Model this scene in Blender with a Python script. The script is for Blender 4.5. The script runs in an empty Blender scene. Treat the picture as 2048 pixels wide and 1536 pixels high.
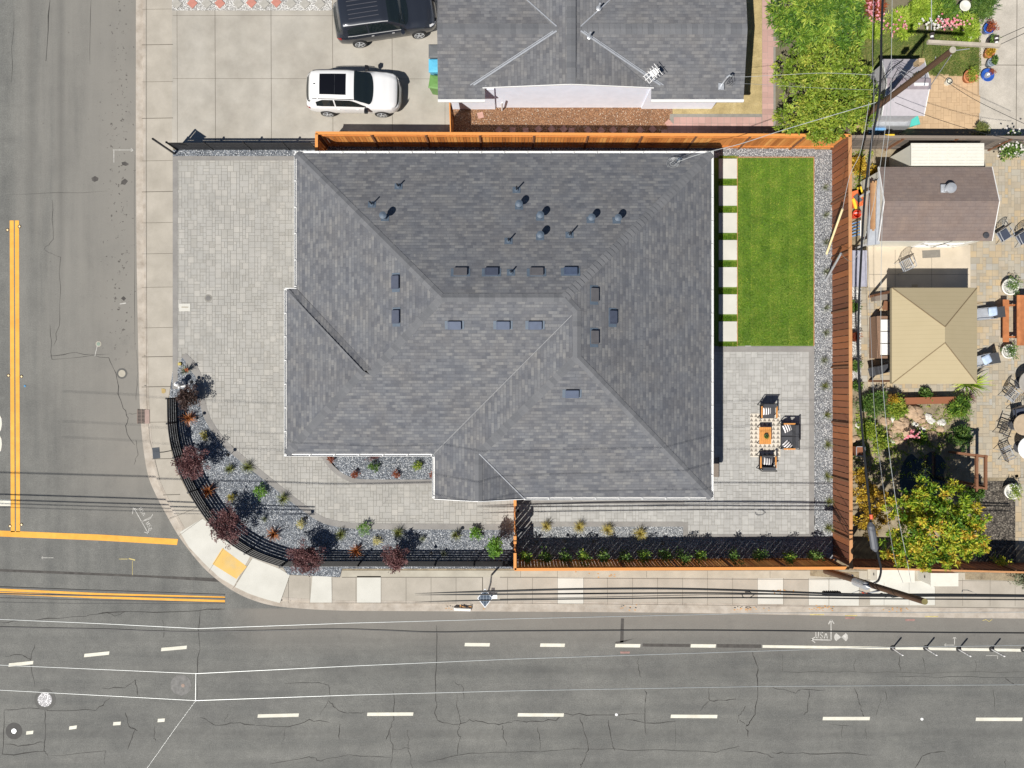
import bpy, math, random
from mathutils import Vector, Matrix
R = math.radians
C = bpy.context.scene.collection
rnd = random.Random(7)
# ---------------------------------------------------------------- camera, sky, sun, exposure
F_PX, H_CAM = 1420.0, 34.0
cam = bpy.data.objects.new('camera', bpy.data.cameras.new('camera'))
C.objects.link(cam); cam.location = (0, 0, H_CAM); cam.rotation_euler = (0, 0, 0)
cam.data.sensor_width = 36; cam.data.lens = 36 * F_PX / 2048
cam.data.clip_start = 0.1; cam.data.clip_end = 2000
bpy.context.scene.camera = cam
SUN = Vector((-0.46, -0.55, 1.0)).normalized()          # towards the sun
w = bpy.data.worlds.new('World'); bpy.context.scene.world = w; w.use_nodes = True
wn = w.node_tree; bg = wn.nodes['Background']
sky = wn.nodes.new('ShaderNodeTexSky'); sky.sky_type = 'NISHITA'; sky.sun_disc = False
sky.air_density = 0.8; sky.dust_density = 0.2; sky.ozone_density = 3.0; sky.sun_elevation = math.asin(SUN.z); sky.sun_rotation = math.atan2(SUN.x, SUN.y)
wn.links.new(sky.outputs[0], bg.inputs[0]); bg.inputs[1].default_value = 0.05
sl = bpy.data.lights.new('sun', 'SUN'); sl.energy = 5.0; sl.angle = R(0.53); sl.color = (1, 0.955, 0.88)
so = bpy.data.objects.new('sun', sl); C.objects.link(so)
so.rotation_euler = SUN.to_track_quat('Z', 'Y').to_euler()
vs = bpy.context.scene.view_settings
vs.view_transform = 'Standard'; vs.look = 'None'; vs.exposure = 0.24; vs.gamma = 1
# ---------------------------------------------------------------- helpers
G = 0.12                                                # level of the lots above the road
def S(z): return F_PX / (H_CAM - z)
def P(px, py, z=G): s = S(z); return ((px - 1024) / s, (768 - py) / s, z)
def P2(px, py, z=G): return P(px, py, z)[:2]
def mix(a, b, t): return a + (b - a) * t
def smooth(pts, n=6):
    out = []
    for i in range(len(pts) - 1):
        p0 = pts[max(i-1, 0)]; p1 = pts[i]; p2 = pts[i+1]; p3 = pts[min(i+2, len(pts)-1)]
        for k in range(n):
            t = k / n
            out.append(tuple(0.5*((2*p1[j]) + (-p0[j]+p2[j])*t + (2*p0[j]-5*p1[j]+4*p2[j]-p3[j])*t*t + (-p0[j]+3*p1[j]-3*p2[j]+p3[j])*t**3) for j in range(len(p1))))
    out.append(tuple(pts[-1])); return out
def inpoly(x, y, poly):
    c = False; j = len(poly) - 1
    for i in range(len(poly)):
        xi, yi = poly[i][:2]; xj, yj = poly[j][:2]
        if (yi > y) != (yj > y) and x < (xj-xi)*(y-yi)/(yj-yi)+xi: c = not c
        j = i
    return c
def offset(pts, d):
    out = []
    for i, p in enumerate(pts):
        a = Vector(pts[max(i-1, 0)][:2]); b = Vector(pts[min(i+1, len(pts)-1)][:2])
        t = (b - a).normalized(); out.append((p[0] - t.y*d, p[1] + t.x*d))
    return out
class MB:
    def __init__(s): s.v = []; s.f = []; s.t = []; s.m = []; s.uv = {}; s.tone = 0.5; s.mi = 0
    def add(s, vs, fs, tone=None, mi=None):
        o = len(s.v); s.v += [tuple(v) for v in vs]
        for f in fs: s.f.append(tuple(i+o for i in f)); s.t.append(s.tone if tone is None else tone); s.m.append(s.mi if mi is None else mi)
    def face(s, vs, tone=None, mi=None, uv=None):
        s.add(vs, [tuple(range(len(vs)))], tone, mi)
        if uv: s.uv[len(s.f)-1] = uv
    def box(s, c, d, rz=0, tone=None, mi=None, M=None, taper=1):
        x, y, z = d[0]/2, d[1]/2, d[2]/2
        vs = [Vector((sx*x*(taper if sz > 0 else 1), sy*y*(taper if sz > 0 else 1), sz*z)) for sz in (-1, 1) for sx, sy in ((-1,-1),(1,-1),(1,1),(-1,1))]
        Q = M if M else Matrix.Rotation(rz, 3, 'Z')
        vs = [Q @ v + Vector(c) for v in vs]
        s.add(vs, [(3,2,1,0),(4,5,6,7),(0,1,5,4),(1,2,6,5),(2,3,7,6),(3,0,4,7)], tone, mi)
    def bar(s, a, b, wd, ht, tone=None, mi=None):
        a = Vector(a); b = Vector(b); d = b - a; L = d.length
        if L < 1e-6: return
        q = d.to_track_quat('X', 'Z').to_matrix()
        s.box((a+b)/2, (L, wd, ht), M=q, tone=tone, mi=mi)
    def tube(s, pts, r, n=6, tone=None, mi=None, cap=True):
        pts = [Vector(p) for p in pts]; rings = []; up = Vector((0, 0, 1))
        for i, p in enumerate(pts):
            t = (pts[min(i+1, len(pts)-1)] - pts[max(i-1, 0)]).normalized()
            u = t.cross(up)
            if u.length < 1e-3: u = t.cross(Vector((1, 0, 0)))
            u.normalize(); w_ = t.cross(u); rr = r[i] if isinstance(r, (list, tuple)) else r
            rings.append([p + (u*math.cos(2*math.pi*k/n) + w_*math.sin(2*math.pi*k/n))*rr for k in range(n)])
        s.loft(rings, tone, mi, cap)
    def loft(s, rings, tone=None, mi=None, cap=True):
        n = len(rings[0]); vs = [v for r_ in rings for v in r_]; fs = []
        for i in range(len(rings)-1):
            for k in range(n): a = i*n+k; b = i*n+(k+1) % n; fs.append((a, b, b+n, a+n))
        if cap: fs.append(tuple(range(n))[::-1]); fs.append(tuple((len(rings)-1)*n+k for k in range(n)))
        s.add(vs, fs, tone, mi)
    def lathe(s, c, prof, n=16, tone=None, mi=None):
        s.loft([[(c[0]+r_*math.cos(2*math.pi*k/n), c[1]+r_*math.sin(2*math.pi*k/n), c[2]+z) for k in range(n)] for r_, z in prof], tone, mi)
    def prism(s, poly, z0, z1, tone=None, mi=None):
        n = len(poly); s.add([(p[0], p[1], z0) for p in poly] + [(p[0], p[1], z1) for p in poly],
            [tuple(range(n))[::-1], tuple(range(n, 2*n))] + [(i, (i+1) % n, (i+1) % n+n, i+n) for i in range(n)], tone, mi)
    def ribbon(s, pts, wd, z, tone=None, mi=None):
        for i in range(len(pts)-1):
            a = Vector(pts[i][:2]); b = Vector(pts[i+1][:2]); d = b - a
            if d.length < 1e-6: continue
            wa = wd[i] if isinstance(wd, list) else wd; wb = wd[i+1] if isinstance(wd, list) else wd
            n_ = Vector((-d.y, d.x)).normalized(); e = d.normalized()*min(wa, wb)*0.15
            q = [a-e-n_*wa/2, b+e-n_*wb/2, b+e+n_*wb/2, a-e+n_*wa/2]
            s.face([(p.x, p.y, z) for p in q], tone, mi)
    def strip(s, A, B, z, tone=None):
        for i in range(len(A)-1): s.face([(A[i][0], A[i][1], z), (A[i+1][0], A[i+1][1], z), (B[i+1][0], B[i+1][1], z), (B[i][0], B[i][1], z)], tone)
    def build(s, name, mats, parent=None, smooth=False):
        me = bpy.data.meshes.new(name); me.from_pydata(s.v, [], s.f)
        if not isinstance(mats, (list, tuple)): mats = [mats]
        for m in mats: me.materials.append(m)
        me.polygons.foreach_set('material_index', s.m)
        at = me.attributes.new('tone', 'FLOAT', 'FACE'); at.data.foreach_set('value', s.t)
        if s.uv:
            ul = me.uv_layers.new(name='UVMap')
            for fi, uv in s.uv.items():
                for k, li in enumerate(me.polygons[fi].loop_indices): ul.data[li].uv = uv[k]
        if smooth: me.polygons.foreach_set('use_smooth', [True]*len(s.f))
        me.update(); o = bpy.data.objects.new(name, me); C.objects.link(o)
        if parent: o.parent = parent
        return o
def tag(o, label=None, cat=None, group=None, kind=None):
    for k, v_ in (('label', label), ('category', cat), ('group', group), ('kind', kind)):
        if v_: o[k] = v_
    return o
def thing(name, label, cat, loc=(0, 0, 0), rz=0, group=None, sc=1):
    o = bpy.data.objects.new(name, None); C.objects.link(o); o.empty_display_size = 0.2
    o.location = loc; o.rotation_euler = (0, 0, rz); o.scale = (sc, sc, sc)
    return tag(o, label, cat, group)
def children(o): return CH.get(o, [])
def dup(o, loc, rz=0, label=None, group=None, sc=1):
    kids = [c for c in C.objects if c.parent == o]
    r_ = o.copy(); C.objects.link(r_); r_.location = loc; r_.rotation_euler = (0, 0, rz); r_.scale = (sc, sc, sc)
    if label: r_['label'] = label
    if group: r_['group'] = group
    for k in kids:
        c = k.copy(); C.objects.link(c); c.parent = r_
        for g in [q for q in C.objects if q.parent == k]: d = g.copy(); C.objects.link(d); d.parent = c
    return r_
def struct(name, mb, mats, parent=None, smooth=False, kind='structure'):
    o = mb.build(name, mats, parent, smooth)
    if not parent: o['kind'] = kind
    return o
# ---------------------------------------------------------------- materials
class NT:
    def __init__(s, name):
        s.m = bpy.data.materials.new(name); s.m.use_nodes = True; s.nt = s.m.node_tree
        s.b = s.nt.nodes['Principled BSDF']; s.out = s.nt.nodes['Material Output']
    def n(s, t, ins=None, **kw):
        nd = s.nt.nodes.new('ShaderNode' + t)
        for k, v_ in kw.items(): setattr(nd, k, v_)
        for k, v_ in (ins or {}).items():
            if hasattr(v_, 'links') or isinstance(v_, bpy.types.NodeSocket): s.nt.links.new(v_, nd.inputs[k])
            else: nd.inputs[k].default_value = v_
        return nd
    def pos(s): return s.n('NewGeometry').outputs['Position']
    def math(s, op, a, b=0.0, c=0.0):
        nd = s.n('Math', {0: a, 1: b, 2: c}, operation=op); return nd.outputs[0]
    def noise(s, vec, scale, detail=4, rough=0.55, scl=None):
        if scl: vec = s.n('VectorMath', {0: vec, 1: scl}, operation='MULTIPLY').outputs[0]
        return s.n('TexNoise', {'Vector': vec, 'Scale': scale, 'Detail': detail, 'Roughness': rough}).outputs['Fac']
    def ramp(s, fac, stops, interp='LINEAR'):
        r_ = s.n('ValToRGB', {'Fac': fac}); cr = r_.color_ramp; cr.interpolation = interp
        while len(cr.elements) < len(stops): cr.elements.new(0.5)
        for e, (p, c) in zip(cr.elements, stops): e.position = p; e.color = (*c, 1) if len(c) == 3 else c
        return r_.outputs[0]
    def mixc(s, fac, a, b, mode='MIX'):
        nd = s.n('Mix', data_type='RGBA', blend_type=mode)
        for k, v_ in ((0, fac), (6, a), (7, b)):
            if isinstance(v_, bpy.types.NodeSocket): s.nt.links.new(v_, nd.inputs[k])
            elif k: nd.inputs[k].default_value = (*v_, 1) if len(v_) == 3 else v_
            else: nd.inputs[k].default_value = v_
        return nd.outputs[2]
    def map(s, v_, a, b, c=0.0, d=1.0):
        return s.n('MapRange', {0: v_, 1: a, 2: b, 3: c, 4: d}).outputs[0]
    def col(s, c): 
        if isinstance(c, bpy.types.NodeSocket): s.nt.links.new(c, s.b.inputs['Base Color'])
        else: s.b.inputs['Base Color'].default_value = (*c, 1)
    def bump(s, h, dist=0.01, st=0.5):
        s.nt.links.new(s.n('Bump', {'Height': h, 'Distance': dist, 'Strength': st}).outputs[0], s.b.inputs['Normal'])
    def done(s, rough=0.8, metal=0, **kw):
        s.b.inputs['Roughness'].default_value = rough; s.b.inputs['Metallic'].default_value = metal
        for k, v_ in kw.items(): s.b.inputs[k.replace('_', ' ')].default_value = v_
        return s.m
MC = {}
def plain(name, c, rough=0.6, metal=0, var=0.12, scale=6, **kw):
    if name in MC: return MC[name]
    t = NT(name); p = t.n('TexCoord').outputs['Object']
    f = t.noise(p, scale, 5); t.col(t.mixc(1.0, c, t.ramp(f, [(0.25, (1-var,)*3), (0.75, (1+var,)*3)]), 'MULTIPLY'))
    MC[name] = t.done(rough, metal, **kw); return MC[name]
def toned(name, cols, rough=0.8, nv=0.12, scale=9, metal=0, trans=0, scl=None, bump=0, pos='Object'):
    if name in MC: return MC[name]
    t = NT(name); a = t.n('Attribute', attribute_name='tone').outputs['Fac']
    n_ = len(cols); c = t.ramp(a, [(i/(n_-1), cc) for i, cc in enumerate(cols)])
    p = t.n('TexCoord').outputs[pos]; f = t.noise(p, scale, 5, 0.6, scl)
    c2 = t.mixc(1.0, c, t.ramp(f, [(0.25, (1-nv,)*3), (0.75, (1+nv,)*3)]), 'MULTIPLY'); t.col(c2)
    if bump: t.bump(f, bump, 0.6)
    m = t.done(rough, metal)
    if trans:
        tr = t.n('BsdfTranslucent', {'Color': c2}); mx = t.n('MixShader', {0: trans, 1: t.b.outputs[0], 2: tr.outputs[0]})
        t.nt.links.new(mx.outputs[0], t.out.inputs[0])
    MC[name] = m; return m
def two(name, stops, scale, rough=0.85, fine=40, fv=0.1, bump=0.003, scl=None, stain=0.12):
    t = NT(name); p = t.pos(); c = t.ramp(t.noise(p, scale, 6, 0.6, scl), stops)
    f = t.noise(p, fine, 3, 0.7); c = t.mixc(1.0, c, t.ramp(f, [(0.2, (1-fv,)*3), (0.8, (1+fv,)*3)]), 'MULTIPLY')
    g = t.noise(p, 0.9, 7, 0.65); c = t.mixc(1.0, c, t.ramp(g, [(0.3, (1-stain,)*3), (0.65, (1+stain*.4,)*3)]), 'MULTIPLY')
    t.col(c); t.bump(f, bump); return t.done(rough)
def asphalt():
    t = NT('asphalt'); p = t.pos(); sep = t.n('SeparateXYZ', {0: p})
    X, Y = sep.outputs[0], sep.outputs[1]
    south = t.map(Y, -11.6, -10.9, 1, 0)
    s1 = t.noise(p, 1.0, 6, 0.6, (0.12, 1.5, 1)); s2 = t.noise(p, 1.0, 6, 0.6, (1.3, 0.10, 1))
    st = t.n('Mix', {0: south, 2: s2, 3: s1}, data_type='FLOAT').outputs[0]
    c = t.ramp(st, [(0.3, (0.122, 0.124, 0.119)), (0.5, (0.147, 0.148, 0.140)), (0.7, (0.168, 0.168, 0.159))])
    g = t.noise(p, 0.35, 6, 0.62); c = t.mixc(1.0, c, t.ramp(g, [(0.32, (0.80,)*3), (0.68, (1.15, 1.14, 1.11))]), 'MULTIPLY')
    g3 = t.noise(p, 2.6, 5, 0.75); c = t.mixc(1.0, c, t.ramp(g3, [(0.3, (0.88,)*3), (0.7, (1.10,)*3)]), 'MULTIPLY')
    f = t.noise(p, 22, 4, 0.85); c = t.mixc(1.0, c, t.ramp(f, [(0.28, (0.60,)*3), (0.72, (1.36,)*3)]), 'MULTIPLY')
    f2 = t.noise(p, 11, 4, 0.7); c = t.mixc(1.0, c, t.ramp(f2, [(0.3, (0.9,)*3), (0.7, (1.08,)*3)]), 'MULTIPLY')
    tan = t.math('MULTIPLY', t.map(X, -22.5, -18.0), t.map(Y, -8, -4)); tan = t.math('MULTIPLY', tan, t.map(g, 0.2, 0.6, 0.5, 1))
    c = t.mixc(tan, c, (0.225, 0.210, 0.185)); tan2 = t.math('MULTIPLY', t.map(Y, -13.2, -11.0), t.map(X, -14, -12)); tan2 = t.math('MULTIPLY', tan2, t.map(Y, -10.8, -10.7, 1, 0))
    c = t.mixc(t.math('MULTIPLY', tan2, 0.75), c, (0.205, 0.188, 0.165))
    dk = t.noise(p, 0.8, 8, 0.75); c = t.mixc(t.map(dk, 0.56, 0.74, 0, 0.42), c, (0.085, 0.083, 0.08))
    lt = t.math('MULTIPLY', t.map(X, -24.6, -22.6), t.map(Y, -7, 3)); c = t.mixc(t.math('MULTIPLY', lt, t.map(s2, 0.3, 0.65, 0.15, 0.7)), c, (0.212, 0.203, 0.182))
    for y0, w0, k in ((-13.75, 0.32, .34), (-16.75, 0.30, .36), (-18.15, .22, .22), (-12.3, .25, .16)):     # oily wheel paths of the south road
        bnd = t.map(t.math('ABSOLUTE', t.math('ADD', Y, -y0)), 0.0, w0, 1, 0); m_ = t.math('MULTIPLY', t.math('MULTIPLY', bnd, south), t.map(t.noise(p, 5.5, 6, 0.8), 0.42, 0.62, 0.15, 1.0))
        c = t.mixc(t.math('MULTIPLY', m_, k), c, (0.06, 0.058, 0.055))
    for x0, w0, k in ((-21.6, 0.25, .22), (-23.0, .35, .18)):
        bnd = t.map(t.math('ABSOLUTE', t.math('ADD', X, -x0)), 0.0, w0, 1, 0); m_ = t.math('MULTIPLY', t.math('MULTIPLY', bnd, t.map(Y, 3, 9)), t.map(s2, 0.35, 0.6, 0.2, 1.0)); c = t.mixc(t.math('MULTIPLY', m_, k*2), c, (0.07, 0.068, 0.065))
    # oil drips by the kerb where cars park
    ox = t.map(t.math('ABSOLUTE', t.math('ADD', X, 18.75)), 0.0, 1.3, 0.115, 0.0)
    oil = t.noise(p, 5.5, 3, 0.6); oy = t.map(Y, 0, 3, 0, 1)
    om = t.math('MULTIPLY', t.map(t.math('ADD', oil, ox), 0.715, 0.745), oy); c = t.mixc(t.math('MULTIPLY', om, 0.75), c, (0.045, 0.038, 0.034))
    t.col(c); t.bump(f, 0.004, 0.5); return t.done(0.88)
def shingles(name, c0, c1, c2, row=0.137):
    t = NT(name); uv = t.n('UVMap').outputs[0]
    def br(wd, sh, off):
        v_ = t.n('VectorMath', {0: uv, 1: (sh, 0, 0)}, operation='ADD').outputs[0]
        return t.n('TexBrick', {'Vector': v_, 'Color1': (0,0,0,1), 'Color2': (1,1,1,1), 'Mortar': (0.5,0.5,0.5,1), 'Scale': 1.0,
            'Mortar Size': 0.008, 'Mortar Smooth': 0.3, 'Brick Width': wd, 'Row Height': row}, offset=off)
    a = br(0.37, 0, 0.37); b = br(0.23, 3.3, 0.61)
    tone = t.map(t.math('MULTIPLY', t.math('ADD', a.outputs[0], b.outputs[0]), 0.5), 0.12, 0.88)
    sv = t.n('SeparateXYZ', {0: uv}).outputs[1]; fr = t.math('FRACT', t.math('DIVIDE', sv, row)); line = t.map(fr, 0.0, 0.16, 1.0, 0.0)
    c = t.ramp(tone, [(0.0, c0), (0.5, c1), (1.0, c2)])
    p = t.pos(); g = t.noise(p, 0.8, 5, 0.6)
    c = t.mixc(t.map(g, 0.35, 0.65), c, t.mixc(1.0, c, (1.04, 1.0, 0.95), 'MULTIPLY'))
    c = t.mixc(1.0, c, t.ramp(t.noise(p, 2.2, 6, 0.7), [(0.3, (0.9, 0.91, 0.94)), (0.7, (1.1, 1.09, 1.07))]), 'MULTIPLY')
    c = t.mixc(1.0, c, t.ramp(t.noise(p, 60, 2, 0.6), [(0.25, (0.8,)*3), (0.75, (1.2,)*3)]), 'MULTIPLY')
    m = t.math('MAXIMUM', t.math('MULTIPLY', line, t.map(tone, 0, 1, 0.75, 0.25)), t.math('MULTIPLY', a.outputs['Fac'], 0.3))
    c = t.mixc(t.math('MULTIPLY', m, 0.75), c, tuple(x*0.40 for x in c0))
    t.col(c); t.bump(t.math('SUBTRACT', t.math('MULTIPLY', tone, 0.5), m), 0.012, 0.6); return t.done(0.92)
def gravel(name, stops, scale=23):
    t = NT(name); p = t.pos()
    v_ = t.n('TexVoronoi', {'Vector': p, 'Scale': scale, 'Randomness': 1.0}); r_ = t.n('SeparateColor', {0: v_.outputs['Color']}).outputs[0]
    c = t.ramp(r_, stops); e = t.map(v_.outputs['Distance'], 0.3, 0.7, 1.0, 0.35)
    c = t.mixc(1.0, c, t.n('CombineColor', {0: e, 1: e, 2: e}).outputs[0], 'MULTIPLY')
    g = t.noise(p, 1.3, 5); c = t.mixc(1.0, c, t.ramp(g, [(0.3, (0.88,)*3), (0.7, (1.1,)*3)]), 'MULTIPLY')
    t.col(c); t.bump(e, 0.03, 0.9); return t.done(0.8)
def pavers_mat(name, cols):
    return toned(name, cols, 0.85, 0.12, 1.1, pos='Object', bump=0.0)
M = {}
M['asphalt'] = asphalt()
M['concrete'] = two('concrete', [(0.3, (0.315, 0.29, 0.25)), (0.5, (0.37, 0.345, 0.30)), (0.7, (0.41, 0.385, 0.34))], 0.55, fv=0.08, stain=.16)
M['concrete_side'] = two('concrete_side', [(0.3, (0.345, 0.315, 0.265)), (0.7, (0.415, 0.38, 0.325))], 1.1, fv=0.08)
M['concrete_new'] = two('concrete_new', [(0.3, (0.52, 0.51, 0.46)), (0.7, (0.58, 0.57, 0.52))], 1.1, fv=0.05, stain=0.06)
M['concrete_mid'] = two('concrete_mid', [(0.3, (0.36, 0.33, 0.27)), (0.7, (0.44, 0.41, 0.34))], 1.6, fv=0.07)
M['curb'] = two('curb', [(0.3, (0.33, 0.285, 0.235)), (0.55, (0.42, 0.375, 0.32)), (0.75, (0.46, 0.42, 0.37))], 2.5, fv=0.1, stain=0.2)
M['joint'] = plain('joint_dark', (0.13, 0.115, 0.095), 0.9)
M['band'] = two('band', [(0.3, (0.215, 0.205, 0.195)), (0.7, (0.265, 0.255, 0.24))], 2.0, fv=0.12)
M['paver'] = pavers_mat('pavers', [(0.312, 0.30, 0.272), (0.33, 0.321, 0.296), (0.342, 0.334, 0.312), (0.353, 0.342, 0.316), (0.392, 0.377, 0.345)])
M['paver_joint'] = plain('paver_joint', (0.235, 0.225, 0.20), 0.95)
M['paver_warm'] = pavers_mat('pavers_warm', [(0.30, 0.28, 0.235), (0.36, 0.30, 0.215), (0.36, 0.335, 0.28), (0.44, 0.335, 0.20), (0.36, 0.35, 0.32)])
M['brickpave'] = pavers_mat('brick_pavers', [(0.46, 0.32, 0.19), (0.52, 0.37, 0.225), (0.44, 0.31, 0.19)])
M['pink'] = pavers_mat('pink_pavers', [(0.37, 0.235, 0.205), (0.44, 0.28, 0.25), (0.50, 0.32, 0.28)])
M['gravel'] = gravel('slate_gravel', [(0.0, (0.09, 0.105, 0.13)), (0.35, (0.21, 0.235, 0.275)), (0.75, (0.34, 0.37, 0.41)), (1.0, (0.70, 0.72, 0.74))])
M['gravel_w'] = gravel('white_gravel', [(0.0, (0.5, 0.48, 0.44)), (0.5, (0.8, 0.78, 0.74)), (1.0, (0.9, 0.89, 0.86))])
M['mulch'] = gravel('bark_mulch', [(0.0, (0.05, 0.042, 0.033)), (0.5, (0.125, 0.105, 0.085)), (1.0, (0.26, 0.23, 0.185))], 14)
M['redchip'] = gravel('red_lava_gravel', [(0.0, (0.28, 0.13, 0.065)), (0.6, (0.42, 0.22, 0.11)), (0.93, (0.50, 0.28, 0.15)), (1.0, (0.8, 0.72, 0.6))], 30)
M['dirt'] = two('dirt', [(0.3, (0.17, 0.14, 0.09)), (0.5, (0.27, 0.22, 0.145)), (0.75, (0.33, 0.28, 0.19))], 3.5, fine=22, fv=0.4, stain=0.3)
M['ground'] = two('ground', [(0.3, (0.10, 0.09, 0.06)), (0.6, (0.16, 0.14, 0.09)), (0.8, (0.13, 0.15, 0.06))], 0.3, fine=12, fv=0.25)
M['lawn'] = two('lawn_soil', [(0.3, (0.07, 0.13, 0.012)), (0.5, (0.105, 0.18, 0.016)), (0.72, (0.17, 0.23, 0.03))], 1.1, fine=22, fv=0.35, bump=0.02)
M['drylawn'] = two('dry_lawn', [(0.3, (0.06, 0.10, 0.02)), (0.5, (0.15, 0.16, 0.045)), (0.7, (0.28, 0.22, 0.09))], 0.9, fine=22, fv=0.35, bump=0.02)
M['roof'] = shingles('grey_shingles', (0.095, 0.101, 0.117), (0.130, 0.136, 0.150), (0.180, 0.184, 0.190))
M['roof_n'] = shingles('neighbour_shingles', (0.108, 0.112, 0.125), (0.142, 0.146, 0.157), (0.185, 0.187, 0.193), 0.14)
M['cap'] = toned('cap_shingles', [(0.112, 0.116, 0.126), (0.134, 0.138, 0.148), (0.150, 0.153, 0.162)], 0.92, 0.12, 40)
M['roof_b'] = shingles('brown_shingles', (0.175, 0.135, 0.12), (0.19, 0.15, 0.135), (0.205, 0.16, 0.14), 0.15)
M['white'] = plain('white_paint', (0.78, 0.78, 0.77), 0.5, var=0.04)
M['whitewall'] = plain('white_stucco', (0.76, 0.80, 0.90), 0.85, var=0.05, scale=3)
M['greywall'] = plain('grey_stucco', (0.42, 0.42, 0.41), 0.85, var=0.05)
M['cream'] = plain('cream_paint', (0.66, 0.645, 0.57), 0.5, var=0.05)
M['cedar'] = toned('cedar_boards', [(0.38, 0.13, 0.028), (0.55, 0.20, 0.045), (0.68, 0.28, 0.07), (0.76, 0.36, 0.10)], 0.7, 0.10, 5, scl=(6, 6, 0.7))
M['redwood'] = toned('redwood_boards', [(0.15, 0.055, 0.030), (0.21, 0.078, 0.038), (0.27, 0.10, 0.045), (0.34, 0.12, 0.045)], 0.7, 0.08, 5, scl=(6, 6, 0.7))
M['capwood'] = toned('cap_wood', [(0.42, 0.20, 0.085), (0.52, 0.26, 0.11)], 0.7, 0.15, 4)
M['oldwood'] = toned('old_wood', [(0.10, 0.085, 0.075), (0.16, 0.135, 0.115), (0.23, 0.19, 0.155), (0.27, 0.16, 0.10)], 0.9, 0.2, 5, scl=(6, 6, 0.7))
M['post'] = plain('post_wood', (0.20, 0.09, 0.045), 0.8)
M['blackmetal'] = plain('black_metal', (0.012, 0.012, 0.014), 0.4)
M['darkgrey'] = plain('dark_grey', (0.05, 0.052, 0.06), 0.6)
M['rubber'] = plain('rubber', (0.02, 0.02, 0.02), 0.75)
M['glass'] = plain('dark_glass', (0.012, 0.018, 0.02), 0.08, var=0, Specular_IOR_Level=0.7)
M['chrome'] = plain('bright_metal', (0.72, 0.72, 0.72), 0.35, 0.3, var=0)
M['alu'] = plain('aluminium', (0.55, 0.57, 0.60), 0.4, 0.5)
M['ventblue'] = plain('vent_metal', (0.055, 0.066, 0.10), 0.6, 0.0)
M['ventgrey'] = plain('vent_grey', (0.10, 0.098, 0.105), 0.6, 0.0)
M['duct'] = plain('pipe_metal', (0.085, 0.115, 0.155), 0.6, 0.0)
M['yellow'] = two('yellow_paint', [(0.3, (0.72, 0.34, 0.045)), (0.7, (0.80, 0.42, 0.07))], 2, fine=30, fv=0.12)
M['lane'] = two('white_lane_paint', [(0.3, (0.62, 0.60, 0.50)), (0.7, (0.72, 0.70, 0.62))], 3, fine=30, fv=0.12)
M['chalk'] = plain('chalk_paint', (0.46, 0.45, 0.42), 0.9, var=0.35, scale=8)
M['crack'] = plain('crack_tar', (0.045, 0.043, 0.04), 0.9, var=0.4, scale=3)
M['bark'] = toned('bark', [(0.07, 0.045, 0.03), (0.12, 0.08, 0.05)], 0.9, 0.3, 12)
M['polewood'] = toned('pole_wood', [(0.075, 0.04, 0.022), (0.12, 0.065, 0.036)], 0.8, 0.3, 3, scl=(8, 8, 0.5))
M['cable'] = plain('black_cable', (0.012, 0.013, 0.016), 0.5)
M['wirew'] = plain('pale_wire', (0.42, 0.44, 0.44), 0.4, 0.2)
M['wireg'] = plain('grey_wire', (0.30, 0.31, 0.32), 0.45, 0.3)
# ================================================================ THE SETTING
g = MB(); g.face([(-400, -400, -0.05), (400, -400, -0.05), (400, 400, -0.05), (-400, 400, -0.05)])
struct('ground', g, M['ground'])
curb = smooth([P2(*q, 0) for q in [(272,-300),(272,0),(272,330),(274,560),(278,760),(281,830),(286,890),(296,950),(312,990),(333,1030),(356,1070),(380,1103),(408,1136),(440,1164),(472,1185),(505,1200),(545,1211),(600,1217),(680,1221),(800,1222),(1000,1223),(1300,1225),(1600,1230),(1850,1235),(2048,1237),(2500,1242)]], 5)
gut = offset(curb, 0.40); curb2 = offset(curb, 0.52)
# ---- road
rd = MB()
far = [(p[0]-0.02, p[1]-0.02) for p in curb]
poly = [(-60, curb[0][1])] + [(p[0], p[1]) for p in curb] + [(curb[-1][0], -70), (-60, -70)]
rd.face([(x, y, 0) for x, y in poly])
road = struct('road', rd, M['asphalt'])
b = MB()                                               # gutter pan
b.strip(curb, gut, 0.006); struct('gutter', b, M['curb'], road)
b = MB()                                               # kerb: a real step
b.strip(gut, curb2, G+0.004)
for i in range(len(gut)-1):
    b.face([(gut[i][0], gut[i][1], 0), (gut[i+1][0], gut[i+1][1], 0), (gut[i+1][0], gut[i+1][1], G+0.004), (gut[i][0], gut[i][1], G+0.004)])
struct('kerb', b, M['curb'])
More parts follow.
